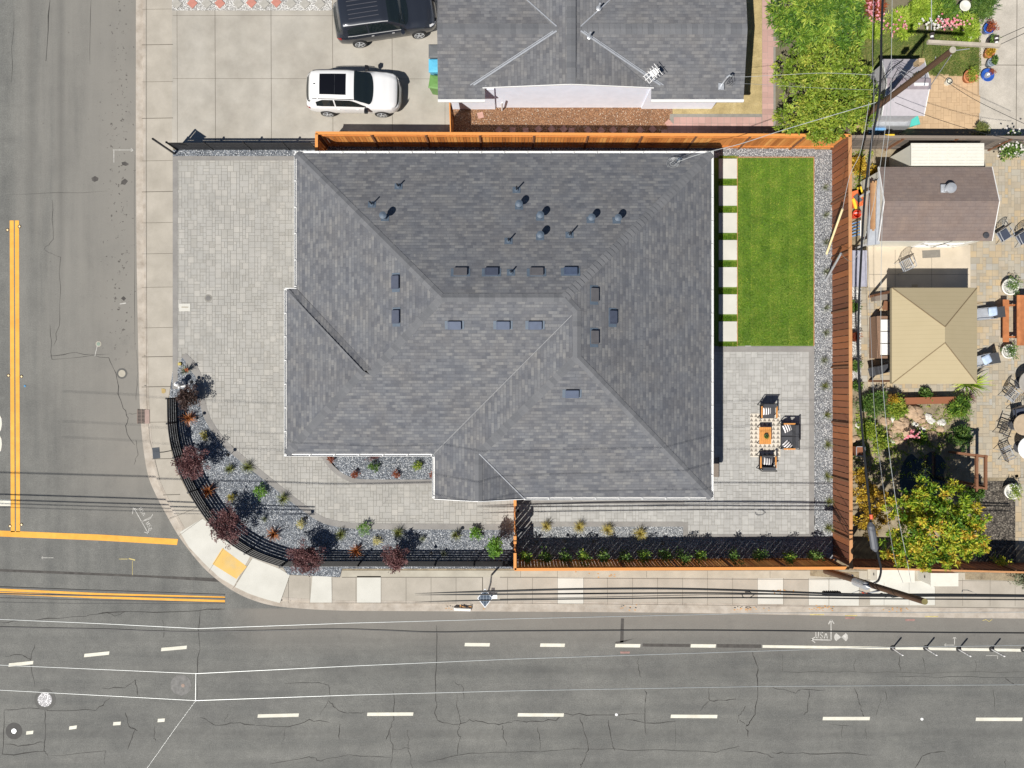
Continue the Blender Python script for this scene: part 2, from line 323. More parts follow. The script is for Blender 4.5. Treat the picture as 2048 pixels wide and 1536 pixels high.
# ---- road markings
def pm(pts, z=0.005): return [(*P2(x, y, 0), z) for x, y in pts]
b = MB()
for x0, x1 in ((19.5, 27.5), (30, 38)):
    b.face(pm([(x0, 441), (x1, 441), (x1+2.2, 1064), (x0+2.2, 1064)]))
b.face(pm([(-60, 1058), (0, 1061), (200, 1069), (356, 1078), (354, 1090), (200, 1081), (0, 1073), (-60, 1070)]))
b.face(pm([(-60, 1175), (0, 1177), (200, 1186), (450, 1193), (450, 1197.5), (200, 1190.5), (0, 1182), (-60, 1180)]))
b.face(pm([(-60, 1181.5), (0, 1183.5), (200, 1192.5), (450, 1200), (450, 1204.5), (200, 1197), (0, 1188.5), (-60, 1186)]))
struct('yellow_road_line', b, M['yellow'], road)
b = MB()
for q in [((17,1330),(67,1325)),((168,1311),(219,1306)),((322,1299),(374,1294.5)),((929,1289),(980,1289.5)),((1080,1290),(1130,1290.5)),((1230,1291),(1281,1291.5)),((1381,1291.5),(1432,1292)),
          ((515,1432),(598,1430)),((734,1428.5),(827,1428)),((1035,1429.5),(1128,1430)),((1341,1432.5),(1435,1433)),((1645,1437),(1740,1437)),((1951,1438.5),(2045,1438.5)),
          ((52,1466),(67,1464.5)),((138,1456),(154,1454)),((226,1447.5),(242,1446.5)),((315,1441),(330,1440))]:
    (x0, y0), (x1, y1) = q; b.face(pm([(x0+1, y0-3.4), (x1, y1-3.4), (x1-1, y1+3.4), (x0, y0+3.4)]))
b.face(pm([(1525,1290),(1800,1294),(2200,1300),(2200,1306),(1800,1299),(1525,1295.5)]))
b.face(pm([(-60, 998), (0, 998), (22, 999), (22, 1012), (0, 1012), (-60, 1011)]))
for cy in (845, 886):                                   # edge of a big pavement letter
    b.face(pm([(-12, cy-17), (-2, cy-18), (3, cy-8), (4, cy+3), (2, cy+15), (-3, cy+22), (-12, cy+20)]))
struct('white_road_line', b, M['lane'], road)
b = MB()                                               # cracks traced on the asphalt
rr = random.Random(3)
def crack(pts, wd=0.03, n=4):
    q = []; 
    for i in range(len(pts)-1):
        for k in range(n):
            t = k/n; j = 2.2 if (k or i) else 0
            q.append((mix(pts[i][0], pts[i+1][0], t)+rr.uniform(-j, j), mix(pts[i][1], pts[i+1][1], t)+rr.uniform(-j, j)))
    q.append(pts[-1]); wl = [wd*rr.uniform(0.3, 1.25)*(0.4 if i in (0, len(q)-1) else 1) for i in range(len(q))]
    b.ribbon([P2(x, y, 0) for x, y in q], wl, 0.0035)
for pts, wd in [([(100,650),(105,720),(220,708)],.02),([(100,712),(150,705),(218,715),(230,745),(240,800),(255,830),(252,860),(270,890)],.03),([(252,830),(278,826)],.02),([(268,930),(276,905),(272,880)],.02),
    ([(105,400),(105,480),(88,500),(120,515),(120,640),(108,690)],.018),([(70,1240),(170,1232),(215,1225),(400,1221),(450,1218)],.05),([(215,1225),(230,1232),(250,1224)],.025),
    ([(0,1244),(35,1242)],.035),([(8,1420),(60,1418),(110,1420),(190,1421),(220,1397)],.035),([(8,1420),(6,1510),(90,1503)],.045),([(90,1420),(92,1470),(88,1500),(95,1512)],.035),([(10,1488),(45,1493),(88,1484)],.04),
    ([(10,1312),(45,1309),(60,1318),(70,1288)],.035),([(60,1318),(70,1375)],.03),([(250,1425),(258,1452),(275,1462)],.04),([(272,1456),(255,1500)],.03),([(205,1376),(250,1375),(272,1360),(275,1390)],.035),([(95,1512),(210,1500),(210,1530)],.02),
    ([(310,1452),(308,1478),(312,1482)],.04),([(400,1222),(398,1300),(395,1360),(396,1400)],.035),([(325,1240),(327,1275)],.03),([(400,1435),(433,1450),(470,1445),(510,1450)],.035),([(455,1428),(450,1445)],.025),
    ([(512,1451),(575,1455),(620,1440),(660,1446)],.03),([(660,1400),(657,1370),(640,1366),(570,1368)],.02),([(657,1400),(640,1430)],.025),([(657,1400),(672,1418),(700,1427),(730,1424)],.035),([(570,1455),(564,1495)],.02),([(680,1448),(679,1480)],.035),
    ([(786,1380),(789,1430),(778,1460),(786,1500),(782,1536)],.03),([(778,1460),(772,1480)],.035),([(815,1460),(818,1500),(825,1536)],.03),([(786,1498),(820,1497)],.02),([(540,1528),(620,1515),(640,1520),(700,1510),(780,1515)],.025),
    ([(873,1250),(872,1340),(872,1400),(870,1428),(878,1442),(910,1450),(940,1440),(955,1442),(998,1450),(1024,1445)],.035),([(910,1365),(925,1372),(928,1400)],.025),([(914,1385),(915,1420),(922,1445),(915,1460),(920,1475),(915,1510)],.03),([(1004,1450),(1005,1465),(1014,1492)],.03),
    ([(850,1525),(920,1508),(1010,1504),(1080,1503),(1170,1498),(1290,1500),(1430,1505),(1480,1492)],.022),([(1024,1442),(1060,1443),(1110,1440),(1130,1428),(1190,1430),(1290,1428)],.04),([(1250,1438),(1290,1447),(1350,1443)],.035),
    ([(1290,1375),(1292,1400),(1288,1428),(1292,1470)],.035),([(1275,1315),(1276,1335),(1282,1355)],.025),([(1075,1455),(1082,1485),(1080,1502)],.03),([(1160,1433),(1168,1460),(1176,1498),(1165,1525),(1160,1536)],.035),([(1217,1440),(1222,1480),(1230,1502)],.035),
    ([(1418,1375),(1420,1402),(1450,1402),(1472,1398)],.035),([(1418,1402),(1400,1422)],.03),([(1505,1302),(1514,1332),(1514,1372),(1512,1425),(1500,1445),(1492,1452),(1496,1475)],.045),([(1478,1440),(1490,1448)],.03),([(1350,1440),(1350,1494)],.022),([(1475,1446),(1480,1428),(1492,1412)],.03),
    ([(1566,1305),(1565,1342)],.03),([(1710,1315),(1709,1340)],.025),([(1799,1312),(1800,1342)],.03),([(1845,1315),(1850,1345)],.03),([(1950,1320),(1952,1345)],.02),([(1545,1375),(1590,1385),(1600,1378)],.025),([(1618,1380),(1615,1420),(1608,1430)],.035),([(1600,1378),(1650,1380)],.025),([(1708,1376),(1718,1400),(1725,1422),(1727,1435)],.035),
    ([(1762,1396),(1752,1430)],.03),([(1770,1382),(1772,1402)],.03),([(1685,1452),(1684,1476)],.03),([(1732,1455),(1733,1478)],.025),([(1660,1448),(1700,1452)],.025),([(1545,1505),(1570,1505),(1620,1507),(1690,1504),(1750,1510)],.035),([(1830,1536),(1845,1512),(1860,1505),(1890,1503)],.035),([(1986,1375),(1988,1420)],.02),([(2010,1355),(2025,1368),(2035,1370)],.04),([(2010,1515),(2010,1536)],.03),([(1480,1500),(1520,1505),(1548,1515)],.03),
    ([(1560,1343),(1700,1344),(1850,1345),(2048,1343)],.012),([(1790,1353),(1900,1354),(2048,1355)],.016),([(28,22),(22,170)],.016),([(100,0),(92,122)],.05),([(182,0),(180,130)],.02),([(5,390),(215,382)],.015),([(270,310),(270,700)],.02),([(273,700),(276,760),(272,800)],.02)]:
    crack(pts, wd)
struct('crack', b, M['crack'], road)
b = MB()                                               # dark patch lines and tyre scuffs
b.face(pm([(-60,1138),(0,1138),(150,1144),(300,1151),(430,1156),(440,1164),(300,1155),(150,1149),(0,1143),(-60,1142)], 0.0025))
b.face(pm([(1242,1237),(1248,1237),(1247,1285),(1240,1285)], 0.0025)); b.face(pm([(1230,1284),(1268,1277),(1252,1283),(1232,1288)], 0.0025)); b.face(pm([(1285,1287),(1380,1288),(1380,1294),(1285,1293)], 0.0025)); b.face(pm([(1434,1288),(1522,1289),(1522,1296),(1434,1295)], 0.0025))
b.face(pm([(183,356),(190,352),(197,356),(196,361),(189,364),(184,361)], 0.0025)); b.face(pm([(243,325),(250,323),(258,328),(252,332),(245,330)], 0.0025)); b.face(pm([(243,362),(250,357),(256,362),(250,370),(242,368)], 0.0025)); b.face(pm([(242,597),(247,592),(252,597),(248,602)], 0.0025))
struct('dark_stain', b, plain('dark_patch', (0.07, 0.065, 0.06), 0.9, var=0.4, scale=4), road)
# chalk survey writing on the road: strokes drawn by hand
b = MB()
def stroke(pts, wd=0.035, z=0.0065): b.ribbon([P2(x, y, 0) for x, y in pts], wd, z)
stroke([(1662,1280),(1662,1240)],.05); stroke([(1657,1248),(1662,1239),(1668,1247)],.05); stroke([(1662,1280),(1622,1279)],.05); stroke([(1630,1274),(1622,1279),(1630,1285)],.05)
U, Sx, A = [(0,0),(0.1,0.8),(0.45,1),(0.8,0.8),(0.8,0)], [(0.8,0.08),(0.4,0),(0.1,0.2),(0.3,0.45),(0.7,0.6),(0.75,0.88),(0.4,1),(0.05,0.88)], [(0,1),(0.45,0),(0.95,1)]
def word(x, y, w_, h, rot, wd):
    ca, sa = math.cos(rot), math.sin(rot); k = 0
    for L in (U, Sx, A):
        stroke([(x+(w_*(k+q[0]*0.78))*ca-(h*q[1])*sa, y+(w_*(k+q[0]*0.78))*sa+(h*q[1])*ca) for q in L], wd)
        if L is A: stroke([(x+(w_*(k+q[0]*0.78))*ca-(h*q[1])*sa, y+(w_*(k+q[0]*0.78))*sa+(h*q[1])*ca) for q in [(0.2,.62),(0.75,.62)]], wd)
        k += 1
word(1631.5, 1264, 8.6, 12, 0.03, .045)
word(283, 1014, 6, 7.5, 0.95, .03); word(298, 1043, 6, 7.5, 1.05, .03)
stroke([(268,1016),(297,1067)],.035); stroke([(265,1028),(267,1015),(275,1020)],.035); stroke([(289,1064),(297,1067),(298,1058)],.035); stroke([(284,1043),(301,1037),(306,1028)],.03); stroke([(283,1043),(303,1033)],.02)
stroke([(83,1115.5),(107,1115.5)],.025); stroke([(86,1113),(83,1115.5),(86,1118)],.02); stroke([(228,301),(228,325)],.03); stroke([(226,300),(268,300)],.03); stroke([(262,297),(268,300),(262,303)],.025)
stroke([(1909,1273),(1909,1290),(1888,1290)],.03); stroke([(1906,1277),(1909,1273),(1912,1277)],.03); stroke([(1892,1287),(1888,1290),(1892,1293)],.03)
stroke([(240,608),(252,606)],.05); stroke([(195,690),(190,712)],.03); stroke([(1972,1311),(1995,1311),(1995,1318)],.02)
cx, cy = 1682, 1274                                     # survey target: two opposite quarters
for a0 in (0, math.pi):
    b.face([(*P2(cx, cy, 0), 0.0065)] + [(*P2(cx+14*math.cos(a0+t), cy+11.5*math.sin(a0+t), 0), 0.0065) for t in (0.8, 0.4, 0, -0.4, -0.8)])
struct('chalk_marking', b, M['chalk'], road)
b = MB(); stroke([(1965,1241),(1972,1239),(1978,1243),(1984,1239)],.03); stroke([(1620,1229),(1648,1229)],.05); stroke([(1690,1231),(1714,1231)],.05); stroke([(1850,1233),(1876,1233)],.05)
stroke([(238,1118),(255,1118)],.03); stroke([(258,1117),(270,1120)],.06); stroke([(265,1122),(265,1150)],.02)
struct('yellow_chalk_marking', b, plain('yellow_chalk', (0.48, 0.40, 0.17), 0.9, var=0.3), road)
b = MB(); 
for x, y in ((1700,1236),(1820,1240),(1250,1305)): b.face(pm([(x-10,y-2),(x+10,y-2),(x+9,y+2),(x-9,y+2)], 0.0045))
struct('pink_chalk_marking', b, plain('pink_chalk', (0.28, 0.17, 0.15), 0.9, var=0.3), road)
# ---- sidewalk
inner = [P2(*q) for q in [(344,-300),(344,0),(346,330),(346,740),(337,795),(336,850),(343,905),(355,945),(378,990),(412,1037),(455,1078),(500,1108),(540,1127),(567,1137),(575,1150),(680,1155),(684,1141),(1030,1141),(1700,1141),(2048,1148),(2500,1153)]]
b = MB(); b.face([(p[0], p[1], G) for p in offset(curb, 0.50)] + [(p[0], p[1], G) for p in inner[::-1]])
sidewalk = struct('sidewalk', b, M['concrete_side'])
def sheet(pts, z): return [(*P2(x, y), z) for x, y in pts]
b = MB()
for q in [[(625,1152),(663,1152),(664,1205),(620,1205)],[(714,1152),(762,1152),(762,1205),(714,1205)],[(1115,1155),(1167,1155),(1167,1207),(1115,1207)],[(1515,1157),(1566,1157),(1566,1208),(1515,1208)],[(1617,1157),(1657,1157),(1657,1210),(1617,1210)],[(1658,1157),(1718,1157),(1718,1211),(1658,1211)],
          [(405,1037),(500,1113),(468,1172),(440,1156),(408,1126),(378,1094),(360,1064)],[(505,1116),(560,1138),(580,1150),(560,1206),(530,1198),(500,1188),(470,1174)],[(1740,1142),(1833,1143),(1870,1175),(1870,1210),(1740,1210)]]:
    b.face(sheet(q, G+0.0062))
struct('pale_panel', b, M['concrete_new'], sidewalk)
b = MB(); b.face(sheet([(445,1096),(494,1133),(473,1158),(425,1128)], G+0.008)); struct('tactile_panel', b, two('faded_yellow', [(0.25, (0.52, 0.42, 0.24)), (0.45, (0.66, 0.43, 0.13)), (0.7, (0.70, 0.45, 0.12))], 0.7, fv=0.04), sidewalk)
b = MB(); b.face(sheet([(684,1141),(1030,1141),(1700,1141),(2100,1149),(2100,1164),(1450,1155),(1000,1154),(684,1154)], G+0.0062))
struct('verge_strip', b, M['concrete_mid'], sidewalk)
b = MB(); b.face(sheet([(1620,1141),(1718,1143),(1718,1158),(1620,1152)], G+0.007)); b.face(sheet([(1930,1146),(2100,1149),(2100,1163),(1930,1159)], G+0.007))
struct('dirt_patch', b, M['dirt'], sidewalk)
b = MB()
def jl(pts, wd=0.018, z=G+0.0095): b.ribbon([P2(x, y) for x, y in pts], wd, z)
for y in (19, 90, 164, 237, 322, 384, 446, 508, 575, 656, 714, 774, 845, 918, 990): jl([(284 if y < 900 else 284+(y-850)*0.3, y), (346 if y < 780 else (336 if y < 900 else 360), y-1)], 0.016 if y % 3 else 0.03)
jl([(293,-20),(293,800),(300,880),(320,960)],.012); jl([(334,1040),(395,1015)],.015); jl([(357,1072),(405,1037)],.015); jl([(418,1142),(448,1096)],.015); jl([(465,1178),(505,1116)],.015); jl([(560,1206),(580,1150)],.015)
for x in (577, 620, 664, 712, 762, 812, 862, 912, 965, 1015, 1065, 1115, 1167, 1215, 1265, 1315, 1365, 1415, 1465, 1515, 1567, 1617, 1658, 1718, 1768, 1818, 1870, 1925, 1980, 2030): jl([(x, 1156), (x, 1204+x*0.004)], .012)
jl([(684,1154.5),(965,1154.5),(965,1180)],.03); jl([(1000,1154.5),(1115,1154.5)],.03); jl([(1115,1156),(2048,1162)],.018); jl([(600,1206),(1000,1206),(1600,1212),(2048,1216)],.014)
for x in (1041, 1115, 1293, 1415, 1540): jl([(x, 1142), (x, 1155)], .014)
struct('joint', b, M['joint'], sidewalk)
b = MB(); 
for x, y, n_ in ((1560,1182,14),(1210,1150,10),(930,1215,22),(1260,1216,8),(1500,1218,20),(1640,1217,24),(1790,1219,14)):
    for k in range(n_):
        px, py = x+rr.gauss(0, 16), y+rr.gauss(0, 2.5); b.face([(*P2(px+dx*rr.uniform(.6, 1.3), py+dy*rr.uniform(.6, 1.3)), G+0.0125+k*0.0002) for dx, dy in ((-2,0),(0,-1),(2.4,.3),(.4,1.2))])
struct('leaf_litter', b, plain('leaf_litter', (0.50, 0.27, 0.10), 0.9, var=0.3, scale=3), kind='stuff')
# ---- lots
b = MB(); b.face([(p[0], p[1], G-0.006) for p in inner] + [(60, -16, G-0.006), (60, 80, G-0.006), (inner[0][0], 80, G-0.006)]); struct('lot_ground', b, M['dirt'])
# own driveway and paths of mixed pavers
def pave(poly, g_=0.145, seed=1, z=G+0.03, holes=(), mods=((2,2,5),(2,1,4),(1,2,4),(1,1,1.5),(3,2,.5),(2,3,.5)), inset=0.007, rng=None):
    r_ = random.Random(seed); mb = MB(); xs = [p[0] for p in poly]; ys = [p[1] for p in poly]
    nx = int((max(xs)-min(xs))/g_)+2; ny = int((max(ys)-min(ys))/g_)+2; x0, y0 = min(xs), min(ys); occ = [[0]*(ny+4) for _ in range(nx+4)]
    for j in range(ny):
        for i in range(nx):
            if occ[i][j]: continue
            opt = [(a, b_, w_) for a, b_, w_ in mods if all(not occ[i+u][j+v_] for u in range(a) for v_ in range(b_) if i+u < nx+3 and j+v_ < ny+3)]
            a, b_, _ = r_.choices(opt, [o[2] for o in opt])[0] if opt else (1, 1, 1)
            for u in range(a):
                for v_ in range(b_): occ[i+u][j+v_] = 1
            cx, cy = x0+(i+a/2)*g_, y0+(j+b_/2)*g_
            if not inpoly(cx, cy, poly): continue
            X0, X1, Y0, Y1 = x0+i*g_+inset, x0+(i+a)*g_-inset, y0+j*g_+inset, y0+(j+b_)*g_-inset
            mb.face([(X0, Y0, z), (X1, Y0, z), (X1, Y1, z), (X0, Y1, z)], r_.betavariate(2.2, 2.2) if a*b_ != 4 else r_.betavariate(2.2, 1.5))
    return mb
curve_in = smooth([P2(*q) for q in [(372,706),(388,722),(402,746),(408,772),(411,800),(420,832),(438,862),(465,893),(515,934),(565,974),(608,1008),(640,1030),(668,1040),(720,1046),(860,1047),(1034,1048)]], 4)
dpoly = [P2(350,318)] + [P2(600,318), P2(600,560), P2(575,900), P2(1034,985), P2(1034,1048)] + curve_in[::-1] + [P2(350,800)]
b = MB(); b.face([(x, y, G+0.022) for x, y in dpoly]); struct('paver_bedding', b, M['paver_joint'])
dp2 = [P2(346,318), P2(604,318), P2(604,560), P2(585,890), P2(1034,970), P2(1034,1054)] + offset(curve_in, -0.16)[::-1] + [P2(346,800)]
drive = struct('paved_driveway', pave(dp2, seed=4), M['paver'])
b = MB(); b.strip(curve_in, offset(curve_in, -0.28), G+0.036)
def rect(mb, x0, y0, x1, y1, z, tone=None): mb.face([(*P2(x0, y1), z), (*P2(x1, y1), z), (*P2(x1, y0), z), (*P2(x0, y0), z)], tone)
rect(b, 346, 313, 356, 778, G+0.037); rect(b, 356, 312.5, 600, 321.5, G+0.0362)
bed_in = smooth([P2(*q) for q in [(632,900),(645,917),(661,938),(684,956),(712,966),(760,968),(880,968)]], 4)
b.strip(bed_in, offset(bed_in, 0.22), G+0.036)
struct('border_course', b, M['band'])
b = MB(); x0, y0 = P2(372, 706); b.face([(x0, y0, G+0.0365), (*P2(388,722), G+0.0365), (*P2(402,746), G+0.0365), (*P2(398,760), G+0.0365), (*P2(372,730), G+0.0365)]); struct('border_tip', b, M['band'])
# slate gravel beds
outer = [P2(*q) for q in [(346,740),(339,795),(338,850),(345,905),(357,945),(380,988),(413,1034),(456,1075),(501,1105),(541,1124),(567,1135),(576,1149),(680,1154),(684,1137),(1034,1137)]]
gp = [(x, y, G+0.032) for x, y in (outer + offset(curve_in, -0.27)[::-1] + [P2(356, 740)])]
b = MB(); b.face(gp); rect(b, 346, 300, 634, 314, G+0.03)
inb = offset(bed_in, 0.21); b.face([(x, y, G+0.034) for x, y in inb] + [(*P2(880,900), G+0.034), (*P2(632,900), G+0.034)][0:2])
struct('slate_gravel', b, M['gravel'])
# back patio, path and beds on the other side
b = MB(); rect(b, 1400, 690, 1629, 1078, G+0.022); rect(b, 1034, 985, 1400, 1060, G+0.022); rect(b, 1034, 940, 1420, 990, G+0.021); struct('patio_bedding', b, M['paver_joint'])
pp = [P2(1395,698), P2(1624,698), P2(1624,1074), P2(1370,1074), P2(1370,1049), P2(1034,1049), P2(1034,1003), P2(1395,1003)]
struct('paved_patio', pave(pp, seed=9), toned('patio_pavers', [(0.325, 0.32, 0.305), (0.355, 0.35, 0.335), (0.38, 0.375, 0.36), (0.42, 0.415, 0.395)], 0.85, 0.1, 3.0))
b = MB()
for q in ((1395,693,1628,704),(1617.5,704,1628,1078),(1376,1068,1617.5,1078),(1366,1044,1376,1078),(1034,1043,1366,1053),(1040,1000,1367,1008)): rect(b, *q, G+0.036)
struct('patio_border', b, M['band'])
b = MB(); rect(b, 1034, 1053, 1366, 1130, G+0.030); rect(b, 1366, 1078, 1670, 1130, G+0.030); rect(b, 1628, 300, 1670, 1078, G+0.030); rect(b, 1420, 290, 1628, 316, G+0.030); rect(b, 1060, 985, 1325, 1000, G+0.037)
rect(b, 640, 290, 1420, 345, G+0.03)
struct('pale_gravel', b, gravel('pale_gravel', [(0.0, (0.17, 0.18, 0.20)), (0.35, (0.30, 0.32, 0.345)), (0.7, (0.42, 0.44, 0.46)), (1.0, (0.76, 0.77, 0.77))]))
# lawn: turf sheet with real blades
b = MB(); rect(b, 1400, 314, 1628, 692, G+0.028)
b.face([(*P2(1400,692), G+0.028), (*P2(1628,692), G+0.028), (*P2(1628,692), G-0.01), (*P2(1400,692), G-0.01)])
lawn = struct('lawn', b, M['lawn'])
gm = toned('grass_blades', [(0.055, 0.145, 0.006), (0.11, 0.24, 0.010), (0.185, 0.32, 0.018), (0.40, 0.43, 0.07)], 0.7, 0.2, 1.2, pos='Object', trans=0.25)
def blades(x0, y0, x1, y1, n_, h=0.06, seed=1, z=G+0.028, dens=None):
    r_ = random.Random(seed); mb = MB()
    for _ in range(n_):
        px, py = r_.uniform(x0, x1), r_.uniform(y0, y1); x, y = P2(px, py); a = r_.uniform(0, 6.28); l = h*r_.uniform(.5, 1.3); wd = 0.012
        if dens and r_.random() > dens(px, py): continue
        dx, dy = math.cos(a), math.sin(a); lean = l*r_.uniform(.3, 1.1)
        mb.face([(x-dy*wd, y+dx*wd, z), (x+dy*wd, y-dx*wd, z), (x+dx*lean, y+dy*lean, z+l)], min(1, max(0, r_.betavariate(2, 2.6)+0.13*math.sin(px*.11+math.sin(py*.07)*2)*math.sin(py*.09+1)+(.12 if int(px/19) % 2 else -.06)+(.22 if (py+4*(int(px/19)%3)) % 62 < 3 or px % 19 < 1.6 else 0))))
    return mb
mb = blades(1472, 317, 1626, 691, 56000, 0.05, 2)
for k in range(8): 
    y = 313+54.2*k; m2 = blades(1437, y-6 if k else y, 1474, y+4 if k < 7 else y, 1400, 0.05, 20+k); mb.add(m2.v, m2.f); mb.t[-len(m2.f):] = m2.t
struct('grass', mb, gm, kind='stuff')
for k in range(7):
    b = MB(); x0, y1 = P2(1437, 318+54.2*k); x1, y0 = P2(1474, 357.5+54.2*k); b.prism([(x0, y0), (x1, y0), (x1, y1), (x0, y1)], G, G+0.055)
    o = b.build('stepping_stone', M['concrete_new']); tag(o, 'square pale concrete stepping stone beside the lawn, %s from the top of the row' % ['first','second','third','fourth','fifth','sixth','seventh'][k], 'stepping stone', 'stepping stones along the lawn')
# wooden lawn edging
b = MB()
for a, c in (((1474,316),(1474,692)),((1627,315),(1627,692)),((1446,315),(1627,315))): b.bar((*P2(*a), G+0.03), (*P2(*c), G+0.03), 0.03, 0.06, 0.5)
tag(b.build('lawn_edging', M['capwood']), 'thin wooden edging board round the green lawn', 'edging')
# ---- neighbour's ground (north): concrete drive, white gravel, red chips, pink pavers
b = MB(); rect(b, 344, 21, 900, 292, G+0.004); rect(b, 665, -60, 900, 21, G+0.004)
rect(b, 344, -300, 900, -60, G+0.004)
nd = struct('neighbour_driveway', b, M['concrete'])
b = MB()
for x in (430, 542, 665, 784): b.ribbon([P2(x, 21), P2(x+1, 292)], 0.02, G+0.008)
for y in (31, 157): b.ribbon([P2(346, y), P2(900, y+1)], 0.016, G+0.008)
b.ribbon([P2(354, 21), P2(355, 285)], 0.014, G+0.008); b.ribbon([P2(890,205), P2(890,268)], .014, G+.008)
struct('driveway_joint', b, M['joint'], nd)
b = MB(); rect(b, 344, -60, 664, 21, G+0.006); struct('white_gravel', b, M['gravel_w'])
b = MB(); rect(b, 900, 215, 1345, 275, G+0.006); struct('red_gravel', b, M['redchip'])
b = MB(); rect(b, 1345, 190, 1440, 275, G+0.005); rect(b, 1440, -100, 1524, 275, G+0.005); struct('dry_grass', b, two('dry_grass', [(0.3, (0.30, 0.235, 0.11)), (0.6, (0.42, 0.33, 0.16)), (0.75, (0.47, 0.39, 0.22))], 2.5, fine=22, fv=0.3))
b = MB(); rect(b, 1524, -100, 1551, 275, G+0.012); rect(b, 1340, 228, 1524, 268, G+0.012); struct('pink_path_bed', b, M['paver_joint'])
mb = pave([P2(1524,275), P2(1551,275), P2(1551,-100), P2(1524,-100)], 0.27, 5, G+0.02, mods=((1,1,1),(2,1,.5),(1,2,.6)), inset=0.004)
m2 = pave([P2(1322,272), P2(1524,272), P2(1524,228), P2(1350,228)], 0.30, 6, G+0.02, mods=((1,1,1),), inset=0.006); mb.add(m2.v, m2.f); mb.t[-len(m2.f):] = m2.t
struct('pink_path', mb, M['pink'])
sr = random.Random(6); gs, rs = plain('stone_grey', (0.36,0.345,0.31), .9), plain('stone_red', (0.46,0.20,0.155), .9); od = ['first','second','third','fourth','fifth','sixth','seventh','eighth','ninth','tenth','eleventh','twelfth','thirteenth','fourteenth','fifteenth']
for k, (x, y, c) in enumerate([(354,8,0),(385,7,1),(414,7,0),(440,7,1),(477,7,0),(503,6,1),(529,8,0),(553,5,1),(582,7,0),(610,8,0),(640,8,0)]):
    m_ = MB(); m_.box((0,0,.015), (.36,.36,.03), rz=.785+sr.uniform(-.08,.08)); o = m_.build('diamond_paver', (gs, rs)[c]); o.location = (*P2(x,y), G+.006); tag(o, '%s diamond laid paver from the left in the white gravel strip, %s' % (od[k], ('grey','red')[c]), 'paver', 'diamond pavers in the white gravel')
for k, (x, y, a) in enumerate([(961,231,.25),(998,261,.8),(1025,261,0),(1051,262,0),(1077,259,.7),(1103,259,.75),(1127,259,.75),(1143,262,.0),(1176,261,.7),(1202,262,.8),(1226,261,.75),(1249,262,0),(1280,261,.75),(1305,259,.8),(1337,247,.75)]):
    m_ = MB(); m_.box((0,0,.015), (.28,.28,.03), rz=a); o = m_.build('pink_stepping_stone', M['stone_pink'] if 'stone_pink' in M else plain('stone_pink', (0.44,0.26,0.215), .9)); o.location = (*P2(x,y), G+.008); tag(o, 'pink square paver lying alone near the left end of the red gravel' if k == 0 else '%s pink stepping stone from the left in the shaded row along the cedar fence' % od[k-1], 'stepping stone', 'pink stepping stones along the red gravel')
# ---- neighbour's garden (east)
b = MB(); rect(b, 1551, -100, 1720, 270, G+0.006); rect(b, 1700, -100, 1960, 62, G+0.005); struct('garden_soil', b, M['ground'])
b = MB(); rect(b, 1700, 62, 1961, 155, G+0.008); garden_lawn = struct('garden_lawn', b, M['drylawn'])
mb = blades(1712, 60, 1960, 152, 26000, 0.07, 31, G+0.008, lambda x, y: 0.95 if x > 1858 else 0.55)
m2 = mb; struct('garden_grass', mb, toned('garden_grass', [(0.06, 0.12, 0.015), (0.10, 0.17, 0.025), (0.17, 0.21, 0.04), (0.34, 0.30, 0.10)], 0.8, 0.25, 0.8, trans=0.25), kind='stuff')
b = MB(); rect(b, 1700, 152, 1958, 272, G+0.010); struct('brick_patio_bed', b, plain('brick_bed', (0.36, 0.25, 0.15), 0.9))
struct('brick_patio', pave([P2(1740,258), P2(1957,258), P2(1957,153), P2(1740,153)], 0.125, 12, G+0.018, mods=((2,2,2),(2,3,2),(3,2,2),(1,2,1),(2,1,1)), inset=0.007), M['brickpave'])
b = MB(); rect(b, 1958, -100, 2300, 272, G+0.009); gc = struct('garden_concrete', b, two('garden_concrete', [(0.3, (0.42, 0.385, 0.33)), (0.7, (0.50, 0.46, 0.40))], 1.2, fine=26, fv=0.2, stain=0.22))
b = MB(); b.ribbon([P2(2034,-50), P2(2032,258)], .03, G+.014); b.ribbon([P2(1960,130), P2(2100,131)], .03, G+.014); struct('garden_joint', b, M['joint'], gc)
b = MB(); rect(b, 1703, 272, 2300, 1140, G+0.004); struct('backyard_soil', b, M['dirt'])
b = MB(); rect(b, 1940, 296, 2300, 955, G+0.012); rect(b, 1722, 575, 1945, 795, G+0.012); rect(b, 2030, 950, 2300, 1100, G+.012); struct('warm_paver_bed', b, plain('warm_bed', (0.27, 0.24, 0.19), 0.9))
mb = pave([P2(1940,955), P2(2200,955), P2(2200,296), P2(1940,296)], 0.15, 21, G+0.02)
for q, sd in (((1722,575,1945,795),22),((2030,955,2200,1100),23)):
    m2 = pave([P2(q[0],q[3]), P2(q[2],q[3]), P2(q[2],q[1]), P2(q[0],q[1])], 0.15, sd, G+0.02); mb.add(m2.v, m2.f); mb.t[-len(m2.f):] = m2.t
struct('warm_paved_patio', mb, M['paver_warm'])
b = MB(); rect(b, 1736, 490, 1941, 575, G+0.014); pc = struct('patio_slab', b, two('patio_slab', [(0.3, (0.50, 0.43, 0.33)), (0.7, (0.58, 0.50, 0.39))], 1.0, fv=0.05))
b = MB(); b.ribbon([P2(1790,500), P2(1790,575)], .015, G+.018); b.ribbon([P2(1863,515), P2(1863,575)], .015, G+.018); b.ribbon([P2(1738,549), P2(1938,549)], .015, G+.018); struct('slab_joint', b, M['joint'], pc)
b = MB(); rect(b, 1955, 962, 2032, 1130, G+0.010); struct('bark_mulch', b, M['mulch'])
b = MB(); rect(b, 1703, 575, 1722, 770, G+0.016); struct('white_pebble_bed', b, M['gravel_w'])
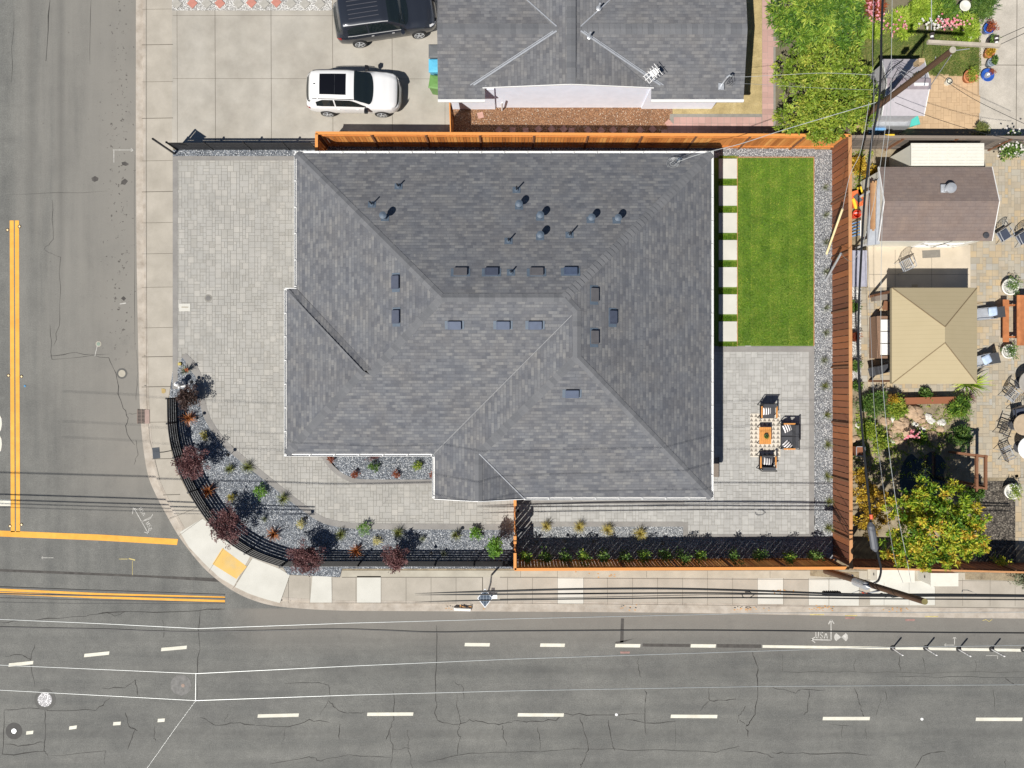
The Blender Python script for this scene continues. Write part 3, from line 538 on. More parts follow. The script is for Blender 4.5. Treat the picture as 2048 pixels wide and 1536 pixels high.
b = MB(); b.face([(*P2(x, y), G+0.03) for x, y in smooth([(1806,925),(1822,908),(1838,918),(1866,903),(1890,925),(1886,952),(1896,985),(1860,1000),(1838,990),(1808,995),(1798,958),(1806,925)], 5)[:-1]])
struct('painted_shade', b, plain('painted_shade', (0.012, 0.02, 0.022), 0.08, var=0.3, scale=2, Specular_IOR_Level=0.6))  # dark glossy sheet painting in the big tree's shadow; no water here
# ================================================================ THE HOUSE ON THE CORNER
ZE = 2.75; PT = 1/3
xW, xW2, xE, xW3 = -9.49, -9.93, 8.77, -3.41
yN, yS1, yS2 = 10.15, -3.08, -5.0
def plane_uv(vs, n2):            # n2: downhill direction in plan; uv in metres, v up the slope
    t = Vector((-n2[1], n2[0])); k = math.sqrt(1+PT*PT)
    return [(v[0]*t.x+v[1]*t.y+200, -(v[0]*n2[0]+v[1]*n2[1])*k+200) for v in vs]
fN = lambda x, y: ZE+(yN-y)*PT
fW = lambda x, y: ZE+(x-xW)*PT
fW2 = lambda x, y: ZE+(x-xW2)*PT
fE = lambda x, y: ZE+(xE-x)*PT
fS1 = lambda x, y: ZE+(y-yS1)*PT
fS2 = lambda x, y: ZE+(y-yS2)*PT
fW3 = lambda x, y: ZE+(x-xW3)*PT
def roofz(x, y): return max(min(fN(x, y), fW(x, y), fE(x, y), fS1(x, y)), min(fE(x, y), fS2(x, y), fW3(x, y), fN(x, y)))
house = thing('corner_house', 'corner house with a large grey shingled hip roof, white gutters and rooftop vents', 'house', (0, 0, G))
def hp(name, mb, m, par=None, smooth=False):       # part of the house: local frame is the world shifted by G
    mb.v = [(x, y, z-G) for x, y, z in mb.v]; return mb.build(name, m, par or house, smooth)
hr = (yN-yS1)/2; yR = yN-hr; r1x = xW+hr; r2x = xE-hr; h2 = (xE-xW3)/2; x3 = xE-h2; y3a = yS1+(x3-xW3); y3b = yS2+h2; xg = -1.44; xg2 = 0.53; yg = yS2-0.05
roof = MB()
def rp(pts, f, n2):
    vs = [(x, y, f(x, y)) for x, y in pts]; roof.face(vs, uv=plane_uv(vs, n2))
rp([(xE, yN), (xW, yN), (r1x, yR), (r2x, yR)], fN, (0, 1))
xj = -6.05; yj = yS1+(xj-xW2)                              # the jog where the raised west plane ends
yW2 = 4.2
rp([(xW, yN), (xW, yW2-0.02), (-6.02, yS1+(-6.02-xW)), (r1x, yR)], fW, (-1, 0))
s_ = 0.44; jt = (yW2+xW2-yS1+xW2)/2                         # end of the raised hip, on the line y - yS1 = x - xW2
ex = (yW2-yS1)/2+xW2; ey = yS1+(ex-xW2)
rp([(xW2, yW2-0.03), (xW2, yS1), (ex, ey)], fW2, (-1, 0))
strip = [(xW2, yW2-0.03, fW2(xW2, 0)), (ex, ey, fW2(ex, ey)), (ex+s_*0.9, ey+0.02, fW(ex+s_*0.9, 0)+0.004), (xW, yW2, fW(xW, 0)+0.02)]
roof.face(strip, uv=plane_uv(strip, (-1, 0)))
rp([(xW2, yS1), (xW3, yS1), (x3, y3a), (r2x, yR), (r1x, yR), (-6.02, yS1+(-6.02-xW)), (ex, ey)], fS1, (0, -1))
rp([(xE, yS2), (xE, yN), (r2x, yR), (x3, y3a), (x3, y3b)], fE, (1, 0))
rp([(xW3, yg), (xg, yg), (xg, yS2+(xg-xW3)), (x3, y3b), (x3, y3a), (xW3, yS1)], fW3, (-1, 0))
rp([(xg2, yS2), (xE, yS2), (x3, y3b), (xg, yS2+(xg-xW3))], fS2, (0, -1))
fG = lambda x, y: ZE+(xg2-x)*PT
rp([(xg, yg), (xg2, yg), (xg2, yS2), (xg, yS2+(xg-xW3))], fG, (1, 0))
roofo = hp('roof', roof, M['roof'])
# soffit under the whole outline and the walls
out = [(xW, yN), (xE, yN), (xE, yS2), (xg2, yS2), (xg2, yg), (xW3, yg), (xW3, yS1), (xW2, yS1), (xW2, yW2), (xW, yW2)]
b = MB(); b.prism([(x, y) for x, y in out[::-1]], ZE-0.16, ZE-0.02); hp('soffit', b, M['white'])
wl = [(xW+.55, yN-.55), (xE-.55, yN-.55), (xE-.55, yS2+.75), (xW3+.5, yS2+.75), (xW3+.5, yS1+.75), (xW2+.7, yS1+.75), (xW2+.7, yW2-.5), (xW+.55, yW2-.5)]
b = MB(); b.prism(wl[::-1], G, ZE-0.17); hp('wall', b, M['greywall'])
b = MB(); b.face([(xW3, yg+.02, ZE-.02), (xg2, yg+.02, ZE-.02), (xg, yg+.02, fW3(xg, 0)-.02)]); hp('gable_panel', b, M['white'])
# windows and doors, each in its wall
def opening(name, x0, y0, x1, y1, z0, z1, nx, ny):
    f = MB(); f.bar((x0+nx*.03, y0+ny*.03, (z0+z1)/2), (x1+nx*.03, y1+ny*.03, (z0+z1)/2), 0.06, z1-z0)
    fo = hp(name, f, M['white']); L = Vector((x1-x0, y1-y0)).normalized()*0.07
    p = MB(); p.bar((x0+L.x+nx*.045, y0+L.y+ny*.045, (z0+z1)/2), (x1-L.x+nx*.045, y1-L.y+ny*.045, (z0+z1)/2), 0.06, z1-z0-.14); hp('pane' if 'window' in name else 'leaf', p, M['glass'] if 'garage' not in name else M['darkgrey'], fo)
E_ = xE-.55; Wf = xW2+.7; Sf = yS2+.75
opening('sliding_door', E_, -3.3, E_, -0.9, G, 2.2, 1, 0); opening('window', E_, 5, E_, 6.6, 1, 2.2, 1, 0); opening('window', E_, 1.2, E_, 2.4, 1, 2.2, 1, 0)
opening('garage_door', Wf, -2.0, Wf, 2.9, G, 2.3, -1, 0); opening('window', 2, Sf, 3.6, Sf, 1, 2.2, 0, -1); opening('window', 5, Sf, 6.6, Sf, 1, 2.2, 0, -1); opening('front_door', xW3+1.4, Sf, xW3+2.4, Sf, G, 2.2, 0, -1); opening('window', -8, yS1+.75, -6.2, yS1+.75, 1, 2.2, 0, -1)
# gutters: open troughs with hanger straps, along each eave
def gutter(a, c, nx, ny, step=1.0):
    mb = MB(); z = ZE-0.02; w_ = 0.105
    def L(o, zz): return [(a[0]+nx*o, a[1]+ny*o, zz), (c[0]+nx*o, c[1]+ny*o, zz)]
    for o0, z0, o1, z1, th in ((0.0, z-.10, 0.0, z-.005, .008), (w_, z-.10, w_, z+.002, .012)):
        p = L(o0, (z0+z1)/2); mb.bar(p[0], p[1], th, z1-z0)
    p = L(w_/2, z-.10); mb.bar(p[0], p[1], w_, .01)
    n_ = max(1, int(math.hypot(c[0]-a[0], c[1]-a[1])/step))
    for k in range(n_+1):
        t = (k+.04)/(n_+.08); x, y = mix(a[0], c[0], t), mix(a[1], c[1], t)
        mb.bar((x-nx*.01, y-ny*.01, z+.008), (x+nx*w_, y+ny*w_, z+.008), 0.035, 0.01)
    return hp('gutter', mb, M['white'])
gutter((xW-.1, yN), (xE+.1, yN), 0, 1); gutter((xE, yN+.1), (xE, yS2-.1), 1, 0); gutter((xg2, yS2), (xE+.1, yS2), 0, -1)
gutter((xW3-.1, yS1), (xW2-.1, yS1), 0, -1); gutter((xW2, yS1-.1), (xW2, yW2), -1, 0); gutter((xW, yW2+.05), (xW, yN), -1, 0); gutter((xW3, yg), (xW3, yS1-.1), -1, 0)
for a, c in (((xW3-.02, yg-.012, ZE+.01), (xg, yg-.012, fW3(xg, 0)+.01)), ((xg, yg-.012, fW3(xg, 0)+.01), (xg2+.04, yg-.012, ZE+.01)), ((xW2-.05, yW2+.01, ZE+.02), (xW+.02, yW2+.01, ZE+.02))): b = MB(); b.bar(a, c, 0.03, 0.06); hp('verge_trim', b, M['white'])
b = MB(); b.bar((xg2+.015, yg, ZE+.03), (xg+.03, yS2+(xg-xW3)+.02, fW3(xg, 0)+.03), .035, .012); hp('valley_flashing', b, M['alu'], roofo)
# ridge and hip caps: overlapping shingles
def caps(mb, a, c, f1, f2, wd=0.17, step=0.21, lift=0.03, seed=0):
    r_ = random.Random(seed); A = Vector(a); B = Vector(c); d = (B-A).normalized(); n_ = Vector((-d.y, d.x, 0)).normalized(); N = max(1, int((B-A).length/step))
    for k in range(N):
        p = A+(B-A)*(k/N); q = A+(B-A)*((k+1.08)/N); tone = r_.random(); z0, z1 = lift*0.35, lift
        def w3(pt, sd, dz): x, y = pt.x+sd*n_.x*wd, pt.y+sd*n_.y*wd; return (x, y, (f1 if sd > 0 else f2)(x, y)+dz*.5+.004)
        pl, ql, pr, qr = w3(p, 1, z1), w3(q, 1, z0), w3(p, -1, z1), w3(q, -1, z0)
        pc, qc = (p.x, p.y, p.z+z1), (q.x, q.y, q.z+z0)
        mb.face([pl, pc, qc, ql], tone); mb.face([pc, pr, qr, qc], tone); mb.face([pl, (pl[0], pl[1], pl[2]-z1), (p.x, p.y, p.z), pc], tone); mb.face([pc, (p.x, p.y, p.z), (pr[0], pr[1], pr[2]-z1), pr], tone)
def v3(x, y, f): return (x, y, f(x, y))
b = MB()
caps(b, v3(xW, yN, fN), v3(r1x, yR, fN), fN, fW, seed=1); caps(b, v3(xE, yN, fN), v3(r2x, yR, fN), fE, fN, wd=.19, lift=.05, seed=2)
caps(b, v3(r1x, yR, fN), v3(r2x, yR, fN), fN, fS1, seed=3); caps(b, v3(r2x, yR, fE), v3(x3, y3a, fE), fE, fS1, seed=4)
caps(b, v3(x3, y3b, fE), v3(x3, y3a, fE), fW3, fE, seed=5); caps(b, v3(xE, yS2, fE), v3(x3, y3b, fE), fS2, fE, seed=6)
caps(b, v3(xg, yS2+(xg-xW3), fS2), v3(x3, y3b, fS2), fW3, fS2, seed=7, lift=.02); caps(b, v3(xW2, yS1, fS1), v3(ex, ey, fS1), fW2, fS1, seed=8, lift=.02)
caps(b, v3(-6.02, yS1+(-6.02-xW), fS1), v3(r1x, yR, fS1), fW, fS1, seed=9, lift=.02); caps(b, v3(xg, yg, fW3), v3(xg, yS2+(xg-xW3), fW3), fW3, fG, seed=10)
caps(b, (xW2+.05, yW2-.08, ZE+.02), (ex, ey, fW2(ex, ey)+.02), lambda x, y: fW2(x, y) if y < yW2-(x-xW2) else ZE+(x-xW2)*PT*.6, fW2, wd=.10, lift=.05, seed=11)
hp('ridge_cap', b, M['cap'], roofo)
b = MB(); va, vb = v3(xW3, yS1, fW3), v3(x3-.2, y3a-.2, fW3)
b.bar((va[0]-.02, va[1]+.02, va[2]+.012), (vb[0]-.02, vb[1]+.02, vb[2]+.012), 0.022, 0.010)
hp('valley_flashing', b, plain('dull_flashing', (0.24,0.245,0.25), .7), roofo)
def onroof(px, py):
    z = 4.0
    for _ in range(6): x, y, _z = P(px, py, z); z = roofz(x, y)
    return x, y, z
def slope(x, y):
    e = .01; return Vector((-(roofz(x+e, y)-roofz(x-e, y))/(2*e), -(roofz(x, y+e)-roofz(x, y-e))/(2*e), 1)).normalized()
def vent_box(px, py, m, ln=0.58, wd=0.36):
    x, y, z = onroof(px, py); n_ = slope(x, y); dn = Vector((n_.x, n_.y, 0)).normalized(); t = Vector((-dn.y, dn.x, 0)); u = t.cross(n_).normalized()
    Q = Matrix((t, -u, n_)).transposed(); mb = MB(); o = Vector((x, y, z))
    mb.box(o+n_*.006, (ln+.22, wd+.0, .012), M=Q); mb.box(o+n_*.05, (ln-.10, wd-.06, .085), M=Q)
    a = hp('roof_vent', mb, M['duct']); m2 = MB(); m2.box(o+n_*.105, (ln-.02, wd, .03), M=Q, taper=.93); 
    for s in (-1, 1): m2.box(o+n_*.10+t*s*(ln/2-.04), (.05, wd-.05, .055), M=Q)
    hp('vent_hood', m2, m, a)
for px, py, k in ((792,565,0),(793,634,0),(921,545,1),(983,545,0),(1073,545,1),(1141,544,2),(909,650,2),(1006,650,2),(1070,650,2),(1188,590,1),(1225,635,0),(1188,675,1),(1144,787,2)):
    vent_box(px, py, (M['ventblue'], M['ventgrey'], plain('vent_light', (0.062, 0.085, 0.14), 0.6, 0.0))[k])
def stack(px, py, big, hgt):
    x, y, z = onroof(px, py); mb = MB(); n_ = slope(x, y); Q = Vector((0, 0, 1)).rotation_difference(n_).to_matrix()
    mb.box(Vector((x, y, z))+n_*.006, (.34, .30, .012), M=Q); mb.lathe((x, y, z-.05), [(.12, .03), (.09, .10), (.06 if not big else .085, .14)], 12)
    a = hp('vent_pipe', mb, M['duct'], smooth=False); m2 = MB()
    if big: m2.lathe((x, y, z), [(.075, .05), (.075, hgt), (.15, hgt), (.155, hgt+.10), (.05, hgt+.15), (.0, hgt+.155)], 16); hp('pipe_cap', m2, M['duct'], a)
    else: m2.lathe((x, y, z), [(.032, .05), (.032, hgt), (.024, hgt)], 10); hp('pipe_end', m2, M['blackmetal'], a)
for px, py in ((770,436),(1038,413),(1080,435),(1181,440),(1233,441),(1080,474)): stack(px, py, True, .42)
for px, py, h in ((797,373,.42),(744,409,.52),(1033,380,.55),(1017,482,.5),(1139,470,.62),(1022,545,.38)): stack(px, py, False, h)
# service mast with a coil of cable near the north-east corner
x, y, z = onroof(1350, 327); mb = MB(); mb.tube([(x, y, z-.1), (x, y, z+.55), (x+.08, y+.02, z+.66), (x+.15, y+.03, z+.6)], .03, 8)
mast = hp('service_mast', mb, M['duct']); mb = MB()
for k in range(5):
    rr_ = .26-.03*k; mb.tube([(x-.12+rr_*math.cos(t)+.03*k, y-.02+rr_*.85*math.sin(t), z+.12+.05*k+.1*math.sin(t+k)) for t in [6.283*i/18 for i in range(19)]], .011, 5)
mb.tube([(x+.1, y, z+.55), (x-.1, y-.2, z+.3), (x-.25, y-.05, z+.2), (x, y+.15, z+.4), (x+.2, y+.05, z+.55)], .014, 5)
hp('cable_coil', mb, M['wireg'], mast)
# ================================================================ NEIGHBOUR HOUSE (north)
p2 = 0.12; ZN = 2.5
nh = thing('neighbour_house', 'neighbour house with white stucco wall and grey gabled roof beyond the cedar fence', 'house', (3, 18, G))
def np_(name, mb, m, par=None): mb.v = [(x-3, y-18, z-G) for x, y, z in mb.v]; return mb.build(name, m, par or nh)
ax0, ay0 = P2(876, 201, ZN); ax1, _ = P2(1487, 201, ZN); yw = 13.19; cx0 = P2(970, 0, ZN)[0]; cx1 = P2(1302, 0, ZN)[0]
yrL = P2(0, 50, 3.2)[1]; hl = yrL-ay0; xr = (cx0+cx1)/2+.1; hm = (xr-cx0); zl = ZN+hl*p2; zm = ZN+hm*p2+.06
b = MB()
def nf(vs, n2):
    t = (-n2[1], n2[0]); b.face(vs, uv=[(v[0]*t[0]+v[1]*t[1]+100, -(v[0]*n2[0]+v[1]*n2[1])+100) for v in vs])
yT = yrL+hl; big = 26
xl = cx0+.1; xrr = cx1-.1
# west wing: south and north slope; centre ridge runs north-south
xi = xl+hl*1.02; xj2 = xrr-hl*1.02
nf([(ax0, ay0, ZN), (cx0, ay0, ZN), (cx0, yw-.05, ZN+(yw-.05-ay0)*p2), (xi, yrL, zl), (ax0, yrL, zl)], (0, -1))
nf([(ax0, yrL, zl), (xi, yrL, zl), (xl, yT, ZN), (ax0, yT, ZN)], (0, 1))
nf([(cx1, ay0, ZN), (ax1, ay0, ZN), (ax1+.06, yrL, zl), (xj2, yrL, zl), (cx1, yw-.05, ZN+(yw-.05-ay0)*p2)], (0, -1))
nf([(ax1+.06, yrL, zl), (ax1+.06, yT, ZN), (xrr, yT, ZN), (xj2, yrL, zl)], (0, 1))
zc = zm
def zz(x): return ZN+.06+(min(x-cx0, cx1-x+.2))*p2
nf([(cx0-.05, yw-.1, ZN+.10), (xr, yw-.1, zc), (xr, big, zc), (cx0-.1, big, ZN), (cx0+.0, yT, ZN+.01), (xi, yrL, zl+.004)], (-1, 0))
nf([(xr, yw-.1, zc), (cx1+.05, yw-.1, ZN+.10), (xj2, yrL, zl+.004), (cx1, yT, ZN+.01), (cx1+.1, big, ZN), (xr, big, zc)], (1, 0))
nroof = np_('roof', b, M['roof_n'])
b = MB(); b.prism([(ax0+.5, ay0+.55), (cx0+.3, ay0+.55), (cx0+.3, yw), (cx1-.0, yw), (cx1-.0, ay0+.55), (ax1-.75, ay0+.55), (ax1-.75, yT-.5), (cx1, yT-.5), (cx1, big-.4), (cx0, big-.4), (cx0, yT-.5), (ax0+.5, yT-.5)], G, ZN-.1)
b.face([(cx0, yw, ZN-.1), (cx1, yw, ZN-.1), (cx1, yw, ZN+.1), (xr, yw, zc-.03), (cx0, yw, ZN+.1)])
wx0, wx1 = P2(905, 0, 0)[0], P2(1435, 0, 0)[0]; b.prism([(wx0, ay0+.53), (cx0+.4, ay0+.53), (cx0+.4, yw+.1), (wx0, yw+.1)], G, ZN-.09)
np_('wall', b, M['whitewall'])
va_, vb_ = P2(947, 170, 2.62), P2(1321, 170, 2.62); zv = ZN+(va_[1]-ay0)*p2+.03
for a_, c_, w_ in ((va_, (xi, yrL-.1), .07), ((va_[0]-.14, va_[1]), (xi-.14, yrL-.1), .04), (vb_, (xj2, yrL-.1), .07), ((vb_[0]+.14, vb_[1]), (xj2+.14, yrL-.1), .04)):
    b = MB(); b.bar((*a_, zv), (*c_, zl+.03), w_, .02); np_('valley_flashing', b, M['alu'], nroof)
for a_, c_ in (((xi, yrL+.1), (xl, yT)), ((xj2, yrL+.1), (xrr, yT))):
    b = MB(); b.bar((*a_, zl+.03), (*c_, ZN+.07), .05, .02); np_('valley_flashing', b, M['alu'], nroof)
b = MB()
for a, c, in (((ax0, ay0-.02, ZN), (cx0, ay0-.02, ZN)), ((cx1, ay0-.02, ZN), (ax1, ay0-.02, ZN))): b.bar(a, c, .10, .10)
b.bar((cx0-.1, yw-.11, ZN+.12), (xr, yw-.11, zc-.02), .03, .07); b.bar((xr, yw-.11, zc-.02), (cx1+.1, yw-.11, ZN+.12), .03, .07)
np_('fascia', b, M['white'])
b = MB(); e = lambda x, y: zl+.005-abs(y-yrL)*p2
caps(b, (ax0, yrL, zl), (xi+.2, yrL, zl), e, e, wd=.24, step=.24, seed=21); np_('ridge_cap', b, M['cap'], nroof); b = MB(); caps(b, (ax1+.05, yrL, zl), (xj2-.2, yrL, zl), e, e, wd=.24, step=.24, seed=22); np_('ridge_cap', b, M['cap'], nroof); b = MB()
e2 = lambda x, y: zc+.005-abs(x-xr)*p2; caps(b, (xr, yw-.1, zc), (xr, big-.1, zc), e2, e2, wd=.2, step=.24, seed=23)
np_('ridge_cap', b, M['cap'], nroof)
b = MB(); b.tube([(*P2(1004,218,.3),.12),(*P2(1004,212,1.),1.4)], .04, 6); np_('downspout', b, M['white'])
for px, py in ((1197, 20), (1178, 78)):
    x, y = P2(px, py, zc-.3); z = zc-(x-xr)*p2; m2 = MB(); m2.lathe((x, y, z-.03), [(.12, .03), (.08, .05), (.045, .1), (.045, .4), (.035, .4)], 12); np_('vent_pipe', m2, M['alu'])
# roof antenna
ax, ay = P2(1303, 158, ZN+.35); an = thing('roof_antenna', 'white fishbone television antenna at the corner of the neighbour roof', 'antenna', (ax, ay, ZN+.30))
b = MB(); b.tube([(0,0,0),(0,0,.75)], .022, 6); b.build('mast', M['alu'], an)
b = MB(); d = Vector((-.45, -.35, 0)); t_ = Vector((.35, -.45, 0)).normalized()
b.bar(Vector((.2,.15,.75)), Vector((-.4,-.35,.72)), .035, .03); b.bar((-.12,.08,.72), (-.50,-.20,.72), .025, .02); b.bar((.1,-.1,.72), (-.22,-.48,.72), .025, .02)
for k in range(6): p = Vector((.15-.1*k, .12-.09*k, .75)); l = .30-.02*k; b.bar(p-t_*l, p+t_*l, .02, .02)
b.box((-.02,-.02,.745), (.34,.26,.03), rz=.65); b.build('element', M['white'], an)
ax, ay = P2(1452, 154, ZN+.6); sm = thing('service_mast', 'grey electrical service mast on the right end of the neighbour roof', 'mast', (ax-.1, ay-.2, ZN+.2))
b = MB(); b.box((0,-.05,.02), (.25,.3,.03)); b.tube([(0,0,0),(.05,.04,.75),(.12,.08,.85),(.2,.06,.8)], .045, 8); b.build('conduit', M['alu'], sm)
b = MB(); b.tube([(.2,.06,.8),(.35,-.1,.55),(.2,-.2,.4),(.35,-.22,.5)], .012, 5); b.tube([(.2,.06,.8),(.1,-.15,.5),(.3,-.05,.4)], .012, 5); b.build('drip_loop', M['cable'], sm)
# ================================================================ FENCES
def lay(mb, o): mb.v = [(x-o[0], y-o[1], z-o[2]) for x, y, z in mb.v]; return mb
def board_fence(label, a, c, h, mat, inward, capm, group='wooden board fences', capw=.13, bw=.150, seed=1, post=2.45, gap=True, name='wooden_fence', capt=.035, rail=True, cap=True, wide=False):
    """a, c: plan ends; inward: side of the posts and rails (+1 left of a>c)"""
    r_ = random.Random(seed); a = Vector((*a, G)); c = Vector((*c, G)); d = (c-a).normalized(); n_ = Vector((-d.y, d.x, 0))*inward; L = (c-a).length
    o = a.copy(); T = thing(name, label, 'fence', o, 0, group)
    mb = MB(); n = int(L/bw); base = .5
    for k in range(n):
        if k % 2 == 0: base = min(1, max(0, r_.betavariate(2, 2)))
        p = d*(k+.5)*bw; mb.box(p+Vector((0, 0, h/2))+n_*(.004*(k % 2)), (bw-(.035 if wide else .003 if k % 2 else .034), .018, h-.02*r_.random()), rz=math.atan2(d.y, d.x), tone=min(1, max(0, base+r_.uniform(-.25, .25))))
    mb.build('board_panel', mat, T)
    if cap: b = MB(); b.box(d*L/2+Vector((0, 0, h+capt/2)), (L+.04, capw, capt), rz=math.atan2(d.y, d.x), tone=.6); b.build('cap_rail', capm, T)
    if rail:
        for z in (.35, h-.25):
            b = MB(); b.box(d*L/2+n_*.03+Vector((0, 0, z)), (L, .035, .085), rz=math.atan2(d.y, d.x), tone=.3); b.build('rail', mat, T)
    k = 0
    while k*post < L+.1:
        b = MB(); b.box(d*min(L-.03, k*post+.04)+n_*.055+Vector((0, 0, h/2)), (.085, .05, h), rz=math.atan2(d.y, d.x)); b.build('post', M['post'], T); k += 1
    return T
ht = 1.80
def ft(px, py, z=G+1.82): return P2(px, py, z)
NWc, NEc, SEc, SWc = ft(632, 266), ft(1700, 271), ft(1702, 1136), ft(1030, 1139)
board_fence('long orange cedar board fence along the north side of the corner house', NWc, NEc, ht, M['cedar'], -1, M['cedar'], seed=3)
board_fence('short orange cedar fence return west of the house roof corner', ft(633, 268), ft(633, 325), ht, M['cedar'], 1, M['cedar'], seed=4)
board_fence('long reddish brown board fence between lawn side gravel and neighbour backyard', NEc, SEc, ht, M['redwood'], -1, M['capwood'], seed=5, capw=.15, post=2.6, rail=False, bw=.30, wide=True)
board_fence('cedar board fence along the sidewalk behind the row of hedge saplings', SWc, (SEc[0]-.1, SEc[1]), ht, M['cedar'], 1, M['cedar'], seed=6)
board_fence('short cedar fence piece with gate post joining house to sidewalk fence', ft(1030, 1107), SWc, ht, M['cedar'], 1, M['cedar'], seed=7, post=.75)
board_fence('short cedar fence stub at the house wall above the path', ft(1030, 985), ft(1030, 1011), ht, M['cedar'], 1, M['cedar'], seed=8, post=.5)
board_fence('narrow cedar fence piece between two wavy topped gate leaves', ft(1030, 1070), ft(1030, 1087), ht, M['cedar'], 1, M['cedar'], seed=9, post=.3)
def gate(label, a, c, mat, seed):
    r_ = random.Random(seed); T = thing('garden_gate', label, 'gate', (*a, G)); d = Vector((c[0]-a[0], c[1]-a[1], 0)); L = d.length; d.normalize(); mb = MB(); n = int(L/.14)
    for k in range(n): hh = 1.62+.12*math.sin(k*1.3)+.04*r_.random(); mb.box(d*(k+.5)*L/n+Vector((.02*math.sin(k*2.), 0, hh/2)), (.132, .02, hh), rz=math.atan2(d.y, d.x), tone=r_.random())
    mb.build('board_panel', mat, T); b = MB(); b.bar(d*.05+Vector((-.03, 0, .3)), d*(L-.05)+Vector((-.03, 0, 1.35)), .03, .09, .3); b.build('brace', mat, T)
    b = MB(); b.bar(Vector((-.06, 0, 1.0))+d*(L-.12), Vector((-.06, 0, 1.15))+d*(L-.12), .03, .03); b.build('handle', M['blackmetal'], T)
gate('cedar gate across the path beside the front gable of the house', ft(1030, 1012), ft(1030, 1069), M['cedar'], 11)
gate('shorter cedar gate panel next to the sidewalk fence corner', ft(1030, 1088), ft(1030, 1106), M['cedar'], 12)
board_fence('short orange board fence between driveway bins and neighbour side yard', ft(899, 205), ft(901, 266), 1.75, M['cedar'], 1, M['cedar'], seed=13, capw=.05)
board_fence('weathered grey board fence along the north side of the shed yard', (NEc[0]+.06, NEc[1]), ft(2140, 275, G+1.7), 1.65, M['oldwood'], -1, M['oldwood'], seed=14)
board_fence('old grey fence stub running north under the yellow green tree', ft(1703, 230, G+1.7), (NEc[0]+.04, NEc[1]+.05), 1.65, M['oldwood'], 1, M['oldwood'], seed=15)
board_fence('dark shaded board fence behind the white utility cabinets', (SEc[0]+.08, SEc[1]), ft(2140, 1147), ht, M['redwood'], 1, M['capwood'], seed=16, capw=.08)
board_fence('low brown planter board wall below the tan gazebo', P2(1772, 803, .6), P2(1915, 800, .6), .45, M['redwood'], 1, M['redwood'], name='planter_wall', capw=.32, post=1.6, seed=17, group='planter walls', capt=.04)
# black horizontal slat fences
def slat_fence(label, pts, h, n_sl, posts, seed=1, group='black horizontal slat fences'):
    T = thing('slat_fence', label, 'fence', (pts[0][0], pts[0][1], G), 0, group); o = Vector((pts[0][0], pts[0][1], 0))
    for k in range(n_sl):
        z = .12+(h-.20)*k/(n_sl-1); b = MB(); rg = []
        for i, p in enumerate(pts):
            a = Vector(pts[max(i-1, 0)]); c = Vector(pts[min(i+1, len(pts)-1)]); t = (c-a).normalized(); n_ = Vector((-t.y, t.x)); q = Vector(p)-o.xy
            rg.append([(q.x+n_.x*s*.012, q.y+n_.y*s*.012, z+dz) for s, dz in ((-1,-.071),(1,-.071),(1,.071),(-1,.071))])
        b.loft(rg); b.build('slat', M['blackmetal'], T)
    for i in posts:
        a = Vector(pts[max(i-1, 0)]); c = Vector(pts[min(i+1, len(pts)-1)]); t = (c-a).normalized(); q = Vector(pts[i])-o.xy
        b = MB(); b.box((q.x, q.y, (h+.06)/2), (.06, .06, h+.06), rz=math.atan2(t.y, t.x)); b.box((q.x, q.y, h+.07), (.085, .085, .02), rz=math.atan2(t.y, t.x)); b.build('post', M['blackmetal'], T)
    return T
hs = 1.02
nf_ = [P2(x, y) for x, y in [(355,300),(427,300),(503,300),(579,300),(632,300)]]
slat_fence('straight black slat fence over the narrow gravel strip at the driveway top', nf_, hs, 5, (0,1,2,3,4))
cf = smooth([P2(x, y, G+hs) for x, y in [(334,797),(335,847),(340,885),(348,915),(360,950),(377,985),(397,1018),(422,1052),(452,1082),(490,1107),(525,1122),(560,1133)]], 3)
slat_fence('curved black slat fence around the corner gravel garden', cf, hs, 5, (0,3,9,15,21,27,33))
slat_fence('straight black slat fence along the sidewalk south of the gravel garden', [P2(x, y, G+hs) for x, y in [(562,1133),(714,1133),(868,1133),(947,1133),(1026,1133)]], hs, 5, (0,1,2,3,4))
# sign on a post at the driveway corner
sx, sy = P2(350, 308); sg = thing('yard_sign', 'thin hanging sign on a tall black post at the driveway corner', 'sign', (sx, sy, G))
b = MB(); b.box((0, 0, 1.06), (.07, .07, 2.12)); b.build('post', M['blackmetal'], sg)
b = MB(); dd = Vector((.83, -.56, 0)); b.bar((0, 0, 2.1), dd*.62+Vector((0,0,2.1)), .04, .04); b.build('arm', M['blackmetal'], sg)
b = MB(); b.bar(dd*.07+Vector((0,0,1.77)), dd*.59+Vector((0,0,1.77)), .02, .58); b.build('sign_board', M['darkgrey'], sg)
# solar lamp on the curved fence
lx, ly = P2(338, 902, G+1.0); T = thing('solar_lamp', 'square grey solar lamp on an arm over the sidewalk beside curved fence', 'lamp', (lx, ly, G))
b = MB(); b.tube([(0,0,0),(0,0,1.5),(-.12,0,1.6)], .02, 6); b.build('arm', M['blackmetal'], T)
b = MB(); b.box((-.28,-.03,1.62), (.30,.50,.03), M=Matrix.Rotation(.08,3,'Z')@Matrix.Rotation(.2,3,'Y')); b.build('solar_panel', plain('solar_face', (0.07, 0.08, 0.095), 0.8), T)
